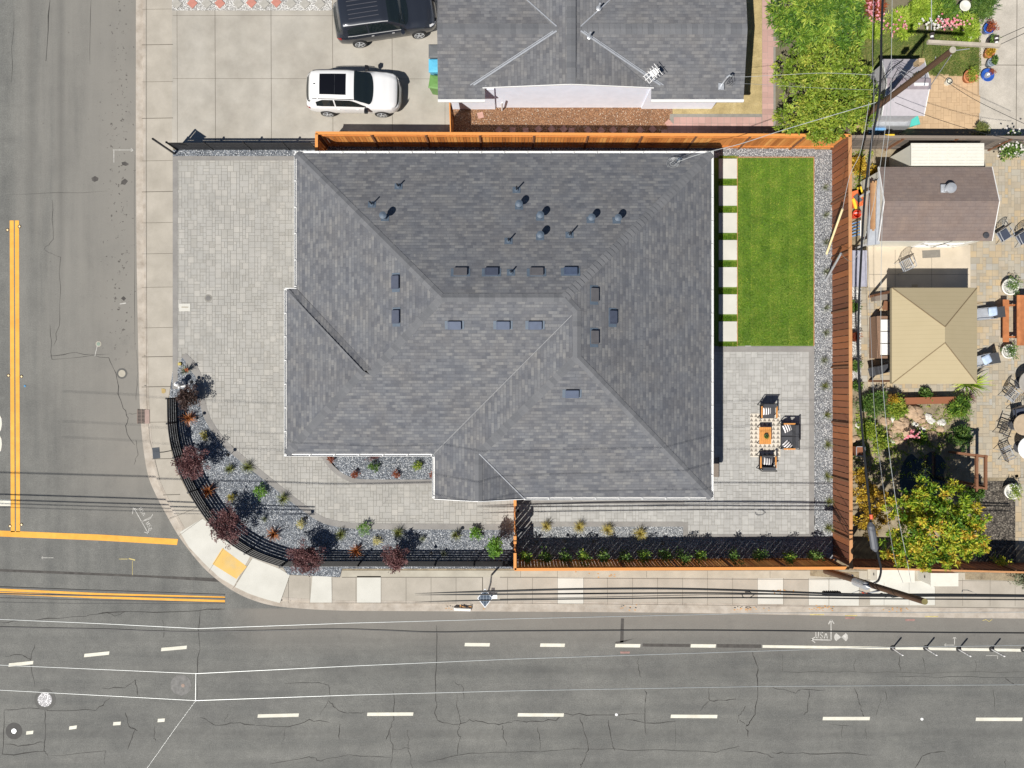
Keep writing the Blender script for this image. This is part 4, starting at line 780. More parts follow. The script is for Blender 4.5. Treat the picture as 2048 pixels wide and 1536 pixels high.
# ================================================================ STREET OBJECTS
def man(px, py, r_, label, m, rim=None, chk=None):
    T = thing('manhole_cover', label, 'manhole cover', (*P2(px, py, 0), .002)); b = MB(); b.lathe((0,0,0), [(r_*1.5, 0), (r_*1.5, .003), (r_*1.02, .004)], 28); b.build('surround', rim or M['darkgrey'], T)
    b = MB(); b.lathe((0,0,0), [(r_, .003), (r_, .009), (0.001, .010)], 28); b.build('lid', m, T); return T
chkm = NT('studded_iron'); vv = chkm.n('TexVoronoi', {'Vector': chkm.pos(), 'Scale': 17.0}); chkm.col(chkm.ramp(vv.outputs['Distance'], [(0.26, (0.46, 0.46, 0.48)), (0.42, (0.12, 0.12, 0.13))])); chkm = chkm.done(.5, .3)
rimm = plain('patched_asphalt', (0.105, 0.104, 0.098), .9); rimd = plain('dark_ring', (0.075, 0.073, 0.07), .9)
man(90, 1399, .34, 'round studded silver manhole cover in the lower left lane', chkm, rimm); man(28, 1462, .11, 'small bright valve cover inside a dark round asphalt patch', M['alu'], rimd)
b = MB(); b.lathe((*P2(28,1462,0), .0), [(.40,.001),(.40,.0022),(.001,.0023)], 28); tag(b.build('valve_patch', rimd), 'dark round asphalt patch around the small valve cover', 'road patch')
b = MB(); b.lathe((*P2(362,1370,0), .0), [(.50,.001),(.50,.0045),(.001,.005)], 28); tag(b.build('round_patch', plain('grey_patch', (0.175, 0.172, 0.165), .9, var=.3)), 'large pale round patch in the road where the overhead wires bend', 'road patch')
man(197, 688, .09, 'small greenish valve cover in the side street', plain('green_iron', (0.20, 0.26, 0.21), .6), M['concrete_mid']); man(244, 747, .17, 'worn tan round utility cover near the kerb', M['concrete_mid'], rimm)
T = man(419, 597, .12, 'round grey drain cover in the paved driveway', plain('iron_lid', (0.15, 0.145, 0.14), .7), M['paver_joint']); T.location.z = G+.031; T.location.x *= 1.0
b = MB(); x, y = P2(370, 615); b.box((x, y, G+.034), (.54, .36, .012)); T = tag(b.build('meter_box_lid', M['concrete_new']), 'rectangular concrete meter box lid in the paved driveway', 'meter box')
b = MB(); b.box((x+.01, y+.01, G+.0425), (.32, .06, .004)); b.build('lid_slot', M['concrete_mid'], T)
b = MB(); x, y = P2(327, 782); b.prism([(x-.1,y+.11),(x-.08,y-.1),(x+.02,y-.12),(x+.1,y-.06),(x+.1,y+.08),(x,y+.12)], G+.004, G+.012); tag(b.build('valve_cover', plain('ochre_lid', (0.36,0.26,0.10), .7)), 'ochre painted valve lid on the sidewalk near the white hydrant', 'valve lid')
x, y = P2(361, 728); b = MB(); b.box((x, y, G+.06), (.16,.14,.12), taper=.9); tag(b.build('yellow_box', plain('mustard', (0.45,0.36,0.10), .6)), 'small mustard yellow utility box at the tip of the gravel garden', 'utility box')
# storm drain grate
gx, gy = P2(283, 833, .02); T = thing('storm_drain', 'rusty iron storm drain grate at the kerb of the side street', 'drain', (gx, gy, .01))
b = MB(); b.box((0,0,.0), (.40,.68,.02)); b.build('pit', M['rubber'], T); b = MB()
for k in range(10): b.box((0, -.30+.067*k, .018), (.40,.026,.02))
for s in (-.19, .0, .19): b.box((s, 0, .0205), (.03,.68,.022))
b.build('grate', plain('rusty_iron', (0.22,0.17,0.145), .8), T); b = MB(); b.box((.33,0,.118), (.22,.66,.03)); b.build('curb_inlet', plain('red_curb', (0.33,0.24,0.21), .9), T)
# fire hydrant
hx, hy = P2(366, 768); T = thing('fire_hydrant', 'white fire hydrant standing at the north tip of the gravel garden', 'fire hydrant', (hx, hy, G))
b = MB(); b.lathe((0,0,0), [(.16,0),(.16,.04),(.10,.06),(.10,.50),(.13,.52),(.13,.56)], 16); b.build('barrel', M['white'], T, True)
b = MB(); b.lathe((0,0,0), [(.13,.56),(.13,.60),(.11,.68),(.06,.74),(.03,.75),(.03,.80),(.001,.80)], 16); b.build('bonnet', M['white'], T, True)
for d in ((-1,-.1),(.9,.45),(.1,-1)): v_ = Vector((*d,0)).normalized(); b = MB(); b.tube([v_*.07+Vector((0,0,.42)), v_*.19+Vector((0,0,.42)), v_*.21+Vector((0,0,.42))], [.055,.06,.07], 10); b.build('nozzle', M['white'], T)
# raised reflective markers by the yellow centre line and others on the white line
rk = ['topmost right','topmost left','middle left','middle right','lower left','lower right']
for k, (x, y) in enumerate([(39,453),(15,460),(17,751),(43,753),(20,1052),(43,1049)]):
    T = thing('reflective_marker', 'round %s reflector beside the double yellow centre line' % rk[k], 'road marker', (*P2(x,y,0), .002), 0, 'reflectors beside the yellow centre line')
    b = MB(); b.lathe((0,0,0), [(.085,0),(.08,.012),(.03,.02)], 14); b.build('base', plain('brown_base', (0.06,0.035,0.02), .7), T); b = MB(); b.lathe((.02,0,.012), [(.05,0),(.045,.02),(.001,.025)], 12); b.build('dome', plain('dome_cream', (0.9,0.72,0.42), .3), T)
for k, (x, y) in enumerate([(1233,1429),(1844,1438)]):
    b = MB(); b.lathe((*P2(x,y,0), 0), [(.075,0),(.06,.02),(.001,.025)], 14); tag(b.build('road_stud', M['white']), ['white round road stud between the middle dashes of the lower lane line','white round road stud between the last two dashes at the right'][k], 'road stud')
b = MB(); b.lathe((*P2(50,772,0), 0), [(.06,0),(.05,.02),(.001,.022)], 12); tag(b.build('blue_reflector', plain('blue_dot', (0.08,0.25,0.45), .4)), 'small blue reflector just right of the yellow centre line', 'road marker')
# flexible delineator posts
for k, (x, y) in enumerate([(1785,1296),(1851,1296),(1917,1298),(1983,1298),(2046,1299)]):
    T = thing('delineator_post', ['leftmost of the white delineator posts on the white edge line','second white delineator post from the left on the edge line','third white delineator post from the left on the edge line','fourth white delineator post from the left on the edge line','delineator post cut off by the right picture edge'][k], 'delineator', (*P2(x,y,0), 0), 0, 'delineator posts on the white edge line')
    b = MB(); b.lathe((0,0,0), [(.13,0),(.12,.035),(.06,.05)], 14); b.build('base', M['rubber'], T)
    b = MB(); b.lathe((0,0,0), [(.04,.04),(.038,.9),(.02,.93)], 10); b.build('tube', M['white'], T)
    for z in (.62,.78): b = MB(); b.lathe((0,0,0), [(.043,z),(.043,z+.07)], 10); b.build('reflective_band', M['alu'], T)
# radar speed sign with a diamond solar panel
bx, by = P2(983, 1150); T = thing('radar_speed_sign', 'solar powered radar speed sign post with diamond panel at the sidewalk', 'road sign', (bx, by, G))
z1 = 3.05; tx, ty = P2(970, 1196, G+z1); tx -= bx; ty -= by
b = MB(); b.tube([(0,0,0), (0,-.05,1.2), (tx*.55, ty*.75, z1-.2), (tx, ty, z1)], .045, 8); b.build('post', M['alu'], T)
pm_ = NT('solar_cells'); br_ = pm_.n('TexBrick', {'Vector': pm_.n('TexCoord').outputs['Object'], 'Color1': (0.02,0.035,0.06,1), 'Color2': (0.025,0.045,0.08,1), 'Mortar': (0.3,0.35,0.4,1), 'Scale': 1.0, 'Mortar Size': .006, 'Brick Width': .13, 'Row Height': .065}, offset=0); pm_.col(br_.outputs[0]); pm_ = pm_.done(.25)
def diamond(z, e, th): return [[(tx+dx*e, ty+dy*e, z+t) for dx, dy in ((0,-.42),(.33,0),(0,.42),(-.33,0))] for t in (0, th)]
b = MB(); b.loft(diamond(z1, 1.0, .03)); pn = b.build('solar_panel', M['alu'], T); b = MB(); b.loft(diamond(z1+.03, .90, .004)); b.build('cell_face', pm_, pn)
b = MB(); b.box((.12,-.25,1.9), (.16,.10,1.0)); b.box((.12,-.25,2.45), (.42,.16,.42)); b.build('display_box', M['white'], T)
b = MB(); b.tube([(0,-.1,1.5),(-.12,-.25,1.7),(-.1,-.2,2.3),(.02,-.3,2.6)], .015, 6); b.build('cable_loop', M['cable'], T)
# pale stone/box at the kerb
x, y = P2(925, 1218, .1); T = thing('parking_block', 'short white painted block lying on the kerb among fallen leaves', 'block', (x, y, .02), -.05); b = MB(); b.box((0,0,.1), (.85,.12,.18), taper=.92); b.build('body', M['white'], T)
b = MB(); b.box((0,0,.192), (.7,.07,.008)); b.build('top_strip', M['cream'], T)
# utility cabinets
def cab(px, py, L, W, h, label, sd=1):
    x, y = P2(px, py, G+h); T = thing('utility_cabinet', label, 'utility cabinet', (x, y, G)); b = MB(); b.box((0,0,h/2), (L,W,h)); b.build('body', M['cream'], T)
    b = MB(); b.box((0,0,h+.02), (L+.06,W+.06,.04)); b.build('lid', M['cream'], T); b = MB(); b.box((-L/2-.012,0,h*.6), (.02,.1,.05)); b.build('handle', M['blackmetal'], T); b = MB(); b.box((0,-W/2-.008,h*.5), (L*.9,.015,h*.8)); b.build('door', M['cream'], T)
    b = MB(); b.box((0,0,.03), (L+.2,W+.2,.06)); b.build('plinth', M['concrete_mid'], T)
cab(1791, 1152, 1.7, .52, .75, 'low wide cream utility cabinet crossed by cables behind the pole'); cab(1888, 1159, 1.22, .55, 1.15, 'taller white utility cabinet with dark handle right of the pole')
# ================================================================ BINS
def bin_(px, py, m, label, rz=0, h=1.05):
    x, y = P2(px, py, h); T = thing('wheelie_bin', label, 'bin', (x, y, G), rz, 'wheeled bins beside the neighbour driveway'); b = MB(); b.loft([[(sx*a, sy*b_, z) for sx, sy in ((-1,-1),(1,-1),(1,1),(-1,1))] for a, b_, z in ((.24,.22,.08),(.30,.28,h-.06),(.31,.29,h-.06))]); b.build('body', m, T)
    b = MB(); b.loft([[(sx*a+.0, sy*b_, z) for sx, sy in ((-1,-1),(1,-1),(1,1),(-1,1))] for a, b_, z in ((.33,.31,h-.06),(.33,.31,h-.02),(.26,.25,h+.03),(.12,.12,h+.045))]); ld = b.build('lid', m, T)
    b = MB(); b.tube([(.36,-.2,h-.05),(.38,0,h-.02),(.36,.2,h-.05)], .02, 6); b.build('handle', M['rubber'], T)
    for s in (-.2, .2): b = MB(); b.tube([(.27,s-.03,.1),(.27,s+.03,.1)], .1, 12); b.build('wheel', M['rubber'], T)
    return T
bin_(872, 104, plain('grey_plastic', (0.12,0.125,0.13), .6), 'dark grey wheeled bin, topmost of the three beside the roof edge')
tb = bin_(872, 133, plain('blue_plastic', (0.10,0.42,0.62), .5), 'light blue wheeled bin between the grey and green bins')
b = MB(); b.box((-.16,.02,1.085), (.05,.20,.004)); b.box((.05,.02,1.092), (.05,.2,.004)); b.build('label_sticker', M['white'], tb)
bin_(873, 166, plain('green_plastic', (0.13,0.27,0.075), .5), 'green wheeled bin nearest the cedar fence', -.15)

b = MB(); b.lathe((*P2(366,1371,0), 0), [(.09,.004),(.08,.012),(.001,.014)], 14); tag(b.build('valve_cover', plain('rusty_valve', (0.30,0.22,0.18), .8)), 'small rusty valve cover in the middle of the large pale road patch', 'valve cover')
# ================================================================ CARS
def lerp_tab(tab, x):
    xs = [t[0] for t in tab]
    if x <= xs[0]: return tab[0][1]
    for i in range(len(tab)-1):
        if x <= xs[i+1]:
            t = (x-xs[i])/(xs[i+1]-xs[i]); t = t*t*(3-2*t)*.5+t*.5; return mix(tab[i][1], tab[i+1][1], t)
    return tab[-1][1]
def car(label, loc, rz, L, W, H, wb, paint, roofm, kind):
    T = thing('parked_suv', label, 'car', loc, rz)
    top = [(-1,.80),(-.985,.98),(-.95,1.08),(-.90,1.22),(-.82,H-.06),(-.7,H-.01),(-.4,H),(-.05,H-.015),(.10,H-.07),(.24,H-.24),(.40,1.13),(.47,1.07),(.6,1.05),(.78,.99),(.88,.93),(.94,.84),(.98,.70),(1,.55)]
    wid = [(-1,.70),(-.985,.80),(-.93,.91),(-.8,.97),(-.6,1.0),(.5,1.0),(.72,.985),(.84,.95),(.91,.86),(.96,.70),(.99,.52),(1,.42)]
    rw = [(-1,.52),(-.95,.62),(-.86,.70),(-.6,.74),(-.1,.76),(.1,.76),(.3,.80),(.45,.86),(.7,.84),(.9,.74),(1,.5)]
    bel = [(-1,.74),(-.97,.88),(-.9,.98),(-.5,1.0),(.3,.97),(.47,.96),(.7,.91),(.88,.84),(.95,.74),(1,.48)]
    def ring(u):
        w_ = lerp_tab(wid, u)*W/2; c = lerp_tab(top, u); bz = min(lerp_tab(bel, u), c-.03); r_ = lerp_tab(rw, u)*W/2; r_ = min(r_, w_*.93); cab_ = max(0, c-bz-.06)
        pts = [(w_*.92,.30),(w_*.985,.42),(w_,.60),(w_*.995,.78),(w_*.975,bz-.03),(w_*.94,bz+.01)]
        e = c-(.055 if cab_ > .2 else .035)
        pts += [(mix(w_*.93, r_, .5), mix(bz+.02, e-.02, .52)), (r_, e-.03), (r_*.93, e+.012), (r_*.72, c-.022), (r_*.4, c-.006), (0, c)]
        return pts
    N = 64; us = [-1+2*i/N for i in range(N+1)]; b = MB(); rings = []
    def P3(u, v, side=1, off=0):
        pts = ring(u); i = min(int(v), len(pts)-2); t = v-i; y, z = mix(pts[i][0], pts[i+1][0], t), mix(pts[i][1], pts[i+1][1], t)
        d = Vector((pts[i+1][0]-pts[i][0], pts[i+1][1]-pts[i][1])); n_ = Vector((d.y, -d.x)).normalized() if d.length else Vector((0, 1))
        if n_.y < 0 and i > 6: n_ = -n_
        y += n_.x*off; z += n_.y*off; return (u*L/2, side*y, z+off*.3)
    for u in us:
        p = ring(u); rings.append([(u*L/2, y, z) for y, z in p] + [(u*L/2, -y, z) for y, z in p[-2::-1]])
    n = len(rings[0]); vs = [q for r_ in rings for q in r_]; fs = []
    for i in range(N):
        for k in range(n-1): a = i*n+k; fs.append((a, a+n, a+n+1, a+1))
        fs.append((i*n, i*n+n-1, (i+1)*n+n-1, (i+1)*n))
    fs += [tuple(range(n)), tuple(N*n+k for k in range(n))[::-1]]
    b.add(vs, fs); body = b.build('body', paint, T, True)
    def patch(name, m, u0, u1, v0, v1, sides=(1, -1), off=.006, nu=12, nv=6, par=None, f0=None, f1=None, smooth_=True):
        for s in sides:
            mb = MB(); g_ = []
            for i in range(nu+1):
                u = mix(u0, u1, i/nu); a = f0(i/nu) if f0 else v0; c_ = f1(i/nu) if f1 else v1
                g_.append([P3(u, mix(a, c_, j/nv), s, off) for j in range(nv+1)])
            vs = [q for r_ in g_ for q in r_]; m_ = nv+1; fs = [(i*m_+j, (i+1)*m_+j, (i+1)*m_+j+1, i*m_+j+1) for i in range(nu) for j in range(nv)]
            if s < 0: fs = [f[::-1] for f in fs]
            mb.add(vs, fs); o = mb.build(name, m, par or T, smooth_)
        return o
    def cross(name, m, u0f, u1f, vmax, off=.007, nu=10, nv=14, par=None):   # patch spanning both sides over the centre line
        mb = MB(); g_ = []
        for j in range(-nv, nv+1):
            v = 11-(11-vmax)*abs(j)/nv; s = 1 if j >= 0 else -1; t = abs(j)/nv; g_.append([P3(mix(u0f(t), u1f(t), i/nu), v, s, off) for i in range(nu+1)])
        vs = [q for r_ in g_ for q in r_]; m_ = nu+1; mb.add(vs, [(j*m_+i, j*m_+i+1, (j+1)*m_+i+1, (j+1)*m_+i) for j in range(2*nv) for i in range(nu)]); return mb.build(name, m, par or T, True)
    ws = cross('windshield', M['glass'], lambda t: .085+.04*t*t*0, lambda t: .46-.10*t*t, 7.2)
    cross('rear_window', M['glass'], lambda t: -.975+.05*t*t, lambda t: -.90+.05*t*t, 6.6)
    patch('side_window', M['glass'], -.74, -.36, 5.2, 6.8, f0=lambda t: 5.25, f1=lambda t: 6.2+.65*min(1, t*2.5)); patch('side_window', M['glass'], -.33, .30, 5.2, 6.8, f0=lambda t: 5.25, f1=lambda t: 6.9-1.2*max(0, t-.55)/.45)
    if kind == 'white':
        o = cross('sunroof', plain('sunroof_glass', (0.006,0.006,0.008), .12, var=0), lambda t: -.63, lambda t: -.08, 9.05, off=.012)
        mb = MB(); mb.tube([(-.31*L/2, -.45, H+.008), (-.31*L/2, .45, H+.008)], .008, 4); mb.build('frame_bar', M['darkgrey'], o)
    else:
        for y in (-.40,-.20,0,.20,.40):
            mb = MB(); mb.bar((-.66*L/2, y, H-.004), (-.08*L/2, y, H-.006), .016, .018); mb.build('roof_rib', plain('rib_grey', (0.10,0.10,0.115), .4), T)
    for s in (1, -1):
        mb = MB(); mb.tube([P3(u, 7.6, s, .035) for u in [-.78+.05*i for i in range(18)]], .018, 6); mb.build('roof_rail', M['chrome'] if kind != 'white' else M['darkgrey'], T)
        mx, my, mz = P3(.30, 4.8, s, 0); mb = MB(); mb.loft([[(mx+dx*k, my+s*yy, mz+.06+dz*k) for dx, dz in ((-.07,-.06),(.07,-.06),(.08,.03),(-.05,.06))] for yy, k in ((0,.5),(.06,1.2),(.22,1.35),(.26,.8))]); mb.build('mirror', M['blackmetal'] if kind == 'white' else paint, T)
        hx, hy, hz = P3(.86, 3.8, s); 
    patch('headlight', M['chrome'], .83, .965, 3.7, 5.6, off=.008); patch('tail_light', plain('red_lens', (0.28,0.02,0.02), .2), -.985, -.90, 3.1, 4.3, off=.008)
    cross('grille', M['blackmetal'], lambda t: .948-.045*t*t, lambda t: .978-.045*t*t, 5.2, off=.010, nu=4)
    for u in (-.28, .12): 
        for s in (1, -1): mb = MB(); mb.tube([P3(u-.03, 3.7, s, .02), P3(u+.02, 3.7, s, .02)], .014, 5); mb.build('door_handle', M['chrome'] if kind != 'white' else paint, T)
    for x in (-wb/2, wb/2):
        for s in (1, -1):
            R_ = .345; y = s*(W/2-.10); mb = MB(); rg = [[(x+r_*math.cos(2*math.pi*k/24), y+s*yy, .345+r_*math.sin(2*math.pi*k/24)) for k in range(24)] for r_, yy in ((.25,-.1),(R_,-.1),(R_,.08),(R_-.02,.125),(.24,.13))]; mb.loft(rg)
            wh = mb.build('wheel', M['rubber'], T, False)
            mb = MB()
            for k in range(5):
                a = 2*math.pi*k/5+.3; mb.bar((x, y+s*.132, .345), (x+.22*math.cos(a), y+s*.134, .345+.22*math.sin(a)), .03, .06)
            mb.loft([[(x+r_*math.cos(2*math.pi*k/20), y+s*yy, .345+r_*math.sin(2*math.pi*k/20)) for k in range(20)] for r_, yy in ((.245,.125),(.245,.14),(.215,.14),(.215,.12))], cap=False)
            mb.build('rim', M['alu'], wh)
    if kind == 'white': mb = MB(); mb.box((-.74*L/2, 0, H+.02), (.09,.03,.05), taper=.5); mb.build('aerial', M['blackmetal'], T)
    else: mb = MB(); mb.tube([P3(u, 5.05, -1, .012) for u in [-.76+.06*i for i in range(19)]], .01, 5); mb.build('chrome_trim', M['chrome'], T)
    return T
wp = NT('white_car_paint'); wp.col((0.74, 0.74, 0.74)); wp = wp.done(.28, 0, Coat_Weight=.6, Coat_Roughness=.05)
bp = NT('grey_car_paint'); bp.col((0.028, 0.033, 0.045)); bp = bp.done(.30, .3, Coat_Weight=.9, Coat_Roughness=.06)
car('white compact SUV with black glass sunroof parked on the concrete driveway', (-7.40, 13.64, G), R(-.8), 4.35, 1.80, 1.58, 2.55, wp, None, 'white')
car('dark grey SUV with ribbed roof parked at an angle by the house', (-5.92, 17.20, G), R(8.7), 4.78, 1.89, 1.66, 2.83, bp, None, 'dark')
# ================================================================ PLANTS
def leaf(mb, p, d, n_, l, wd, tone):
    t = d.cross(n_).normalized()*wd; a = p; c = p+d*l; m = p+d*l*.5+n_*l*.06
    mb.face([a, m-t, c, m+t], tone)
def rvec(r_): 
    while True:
        v_ = Vector((r_.uniform(-1,1), r_.uniform(-1,1), r_.uniform(-1,1)))
        if .05 < v_.length < 1: return v_.normalized()
def crown(mb, blobs, n, size, seed, ratio=.38, cl=26, up=.5, spread=.30, shell=(.5,.98), droop=0):
    """blobs: (x,y,z,rx,ry,rz); leaves sit in clumps in the outer part of each"""
    r_ = random.Random(seed); vol = [b_[3]*b_[4] for b_ in blobs]; tot = sum(vol)
    for b_, v_ in zip(blobs, vol):
        nc = max(4, int(cl*v_/tot*len(blobs)**.5)); per = max(6, int(n*v_/tot/nc))
        for _ in range(nc):
            d = rvec(r_); 
            if d.z < -.35: d.z = -d.z
            k = r_.uniform(*shell); c = Vector((b_[0]+d.x*b_[3]*k, b_[1]+d.y*b_[4]*k, b_[2]+d.z*b_[5]*k)); ct = r_.random(); cr = spread*r_.uniform(.6, 1.35)
            for _ in range(per):
                o = rvec(r_)*(r_.random()**.5)*cr; o.x *= b_[3]; o.y *= b_[4]; o.z *= b_[5]; o.z *= .7
                dd = (o.normalized()*.6+rvec(r_)*.7+d*.3); dd.z -= droop; dd.normalize(); nn = (Vector((0,0,up))+rvec(r_)*.8).normalized()
                leaf(mb, c+o, dd, nn, size*r_.uniform(.6, 1.3), size*ratio*r_.uniform(.7, 1.2)*.5, min(1, max(0, ct*.66+r_.random()*.38)))
def trunk(mb, base, tips, r0, seed=0):
    r_ = random.Random(seed)
    for t in tips:
        a, c = Vector(base), Vector(t); m = a+(c-a)*.5+Vector((r_.uniform(-.06,.06), r_.uniform(-.06,.06), .05)); mb.tube([a, mix(a, m, .5), m, c], [r0, r0*.75, r0*.5, r0*.15], 6)
def fol(name, cols, tr=.3): return toned(name, cols, 0.55, .18, 2.0, trans=tr)
F = dict(purple=fol('purple_leaves', [(0.075,0.028,0.03),(0.15,0.065,0.065),(0.25,0.12,0.12),(0.36,0.20,0.19)]),
    dusk=fol('dusky_leaves', [(0.045,0.028,0.024),(0.09,0.055,0.045),(0.16,0.10,0.085)]),
    bright=fol('bright_green_leaves', [(0.08,0.20,0.02),(0.16,0.34,0.035),(0.28,0.48,0.07)]),
    mid=fol('mid_green_leaves', [(0.03,0.085,0.012),(0.07,0.16,0.025),(0.15,0.26,0.05),(0.28,0.38,0.08)]),
    glossy=fol('glossy_green_leaves', [(0.03,0.09,0.012),(0.075,0.17,0.022),(0.19,0.34,0.035),(0.55,0.62,0.10)]),
    lime=fol('yellow_green_leaves', [(0.07,0.13,0.012),(0.17,0.27,0.025),(0.32,0.42,0.045),(0.56,0.54,0.10)]),
    autumn=fol('orange_green_leaves', [(0.035,0.10,0.012),(0.11,0.25,0.02),(0.32,0.43,0.03),(0.60,0.54,0.05),(0.76,0.36,0.06)]),
    gold=fol('golden_leaves', [(0.10,0.055,0.015),(0.32,0.19,0.02),(0.60,0.40,0.03),(0.72,0.55,0.06)]),
    chart=fol('chartreuse_leaves', [(0.10,0.19,0.015),(0.24,0.38,0.03),(0.42,0.56,0.06),(0.62,0.68,0.14)]),
    cream=fol('cream_leaves', [(0.42,0.36,0.12),(0.66,0.60,0.25),(0.8,0.76,0.42)]), yel=fol('yellow_leaves', [(0.4,0.34,0.05),(0.66,0.58,0.12)]),
    rust=fol('rust_blades', [(0.14,0.045,0.015),(0.34,0.11,0.03),(0.55,0.22,0.07)], .15), olive=fol('olive_grass', [(0.08,0.11,0.03),(0.18,0.21,0.06),(0.32,0.32,0.09)], .2),
    tan=fol('tan_grass', [(0.28,0.24,0.05),(0.48,0.40,0.09),(0.62,0.50,0.18)], .2), sage=fol('sage_grass', [(0.13,0.16,0.09),(0.24,0.27,0.17),(0.36,0.38,0.26)], .2),
    red=fol('red_leaves', [(0.16,0.03,0.015),(0.34,0.08,0.03),(0.48,0.16,0.05)]), pink=fol('pink_petals', [(0.75,0.12,0.20),(0.85,0.35,0.40),(0.9,0.6,0.6)]), wht=fol('white_petals', [(0.75,0.7,0.68),(0.85,0.83,0.8)]))
def sapling(label, px, py, r, h, key, seed, n=1700, size=.085, group='purple leaved trees in the gravel garden', name='ornamental_tree', el=1.0):
    x, y = P2(px, py, h*.78); T = thing(name, label, 'tree', (x, y, G), 0, group); r_ = random.Random(seed); b = MB()
    tips = [(r_.uniform(-.6,.6)*r, r_.uniform(-.6,.6)*r, h*r_.uniform(.6,.95)) for _ in range(7)]; trunk(b, (0,0,0), tips, .03, seed); b.build('trunk', M['bark'], T)
    b = MB(); bl = [(r_.uniform(-.4,.4)*r, r_.uniform(-.4,.4)*r*el, h*r_.uniform(.6,.86), r*.62, r*.62*el, h*.17) for _ in range(5)]+[(0,0,h*.72,r*.8,r*.8*el,h*.2)]
    crown(b, bl, n, size, seed, .5, 44, .4, .26, (.35, 1.05)); b.build('crown', F[key], T); return T
sapling('dusky grey brown leaved young tree nearest the white hydrant', 378, 795, .66, 1.15, 'dusk', 1, 2600)
sapling('purple leaved tree beside the square solar lamp on the curved fence', 384, 926, .90, 1.5, 'purple', 2, 4200)
sapling('purple leaved tree leaning over the middle of the curved fence', 458, 1050, .95, 1.5, 'purple', 3, 4400, el=1.1)
sapling('wide purple leaved tree above the pale sidewalk panels', 610, 1112, 1.05, 1.45, 'purple', 4, 5200, el=.8)
sapling('narrow purple leaved tree furthest right along the sidewalk fence', 785, 1119, .68, 1.45, 'purple', 5, 3200)
sapling('tall bright green shrub standing by the gate corner', 990, 1092, .45, 1.55, 'bright', 6, 1200, .10, 'green shrubs in the gravel garden', 'tall_shrub', 1.3)
def spiky(label, px, py, r, h, key, n, seed, wd=.022, name='spiky_plant', cat='plant', group='spiky rust coloured plants', flat=1.0):
    x, y = P2(px, py, h*.5); r_ = random.Random(seed); mb = MB()
    for _ in range(n):
        a = r_.uniform(0, 6.283); L = r*r_.uniform(.6, 1.12); e = r_.uniform(.15, 1.0)*flat; d = Vector((math.cos(a), math.sin(a), 0)); s = Vector((-d.y, d.x, 0))*wd*r_.uniform(.7, 1.2); pr = None; tone = r_.random()
        out = L*(1-e*.45); up_ = h*e*1.1+.04
        for i in range(4):
            t = i/3; c = d*(out*t**1.1)+Vector((0, 0, up_*(1-(1-t)**1.7)-(.25*h*t*t if e < .6 else 0))); w_ = s*(1-t*.92)
            if pr: mb.face([pr[0], c-w_, c+w_, pr[1]], tone)
            pr = (c-w_, c+w_)
    o = mb.build(name, F[key]); o.location = (x, y, G+.03); return tag(o, label, cat, group)
for k, (x, y, l) in enumerate([(377,836,'spiky rust plant just inside the top of the curved fence'),(417,982,'spiky rust plant beside the curved fence below the middle of its bend'),(547,1068,'spiky rust plant between the two right purple trees and the yellow shrub'),(712,1101,'spiky rust plant nearest the sidewalk between two purple trees')]): spiky(l, x, y, .52, .55, 'rust', 60, 40+k)
spiky('grey spiky plant with red flower heads at the north garden tip', 373, 741, .40, .5, 'sage', 50, 50, group=None); b = MB(); r_ = random.Random(8); x, y = P2(376, 739, .5)
for _ in range(26): leaf(b, Vector((x+r_.gauss(0,.06), y+r_.gauss(0,.03), G+.5+r_.uniform(0,.06))), rvec(r_), Vector((0,.1,1)), .06, .03, r_.random())
tag(b.build('red_flower', F['red']), 'small red flower cluster above the grey spiky plant', 'flower')
gl = ['olive grass tuft at the upper left of the gravel garden','golden olive grass tuft beside the upper edge of the gravel garden','wide olive grass tuft below the curve of the driveway border','olive grass tuft between the wide purple tree and the round green shrub','olive grass tuft in the shade of the narrow purple tree','olive grass tuft left of the round bright shrub by the gate']
for k, (x, y, s_) in enumerate([(461,938,.32),(496,934,.44),(567,997,.42),(682,1068,.38),(797,1064,.38),(912,1069,.36)]): spiky(gl[k], x, y, s_*1.15, .42, 'olive', 150, 60+k, .008, 'grass_tuft', 'grass tuft', 'olive grass tufts in the gravel garden')
for k, (x, y, l) in enumerate([(530,1037,'tiny grey tuft above the rust plant by the yellow shrub'),(846,1077,'small grey green tuft right of the narrow purple tree shadow'),(888,1106,'dark sage tuft inside the sidewalk fence below the gravel')]): spiky(l, x, y, .26, .3, 'sage', 90, 70+k, .008, 'grass_tuft', 'grass tuft', 'small sage tufts in the gravel garden')
for k, (x, y) in enumerate([(1092,1052),(1158,1053),(1215,1059),(1280,1066)]): spiky('%s yellow grass tuft from the left in the shaded gravel strip' % ['first','second','third','fourth and largest'][k], x, y, .40+.03*k, .45, 'tan', 190, 80+k, .008, 'yellow_grass_tuft', 'grass tuft', 'yellow grass tufts south of the house')
ord_ = ['first','second','third','fourth','fifth','sixth','seventh','eighth','ninth','tenth','eleventh','twelfth','thirteenth','fourteenth']
for k, (x, y) in enumerate([(1648,376),(1650,431),(1651,486),(1651,544),(1651,617),(1650,666),(1647,722),(1648,773),(1652,831),(1653,889),(1653,953),(1657,1003),(1655,1055)]): spiky('%s small sage tuft counted from the top of the gravel beside the brown fence' % ord_[k], x, y, .27+.012*k, .3, 'sage' if k < 7 else 'olive', 80, 100+k, .007, 'small_tuft', 'grass tuft', 'small tufts along the brown fence')
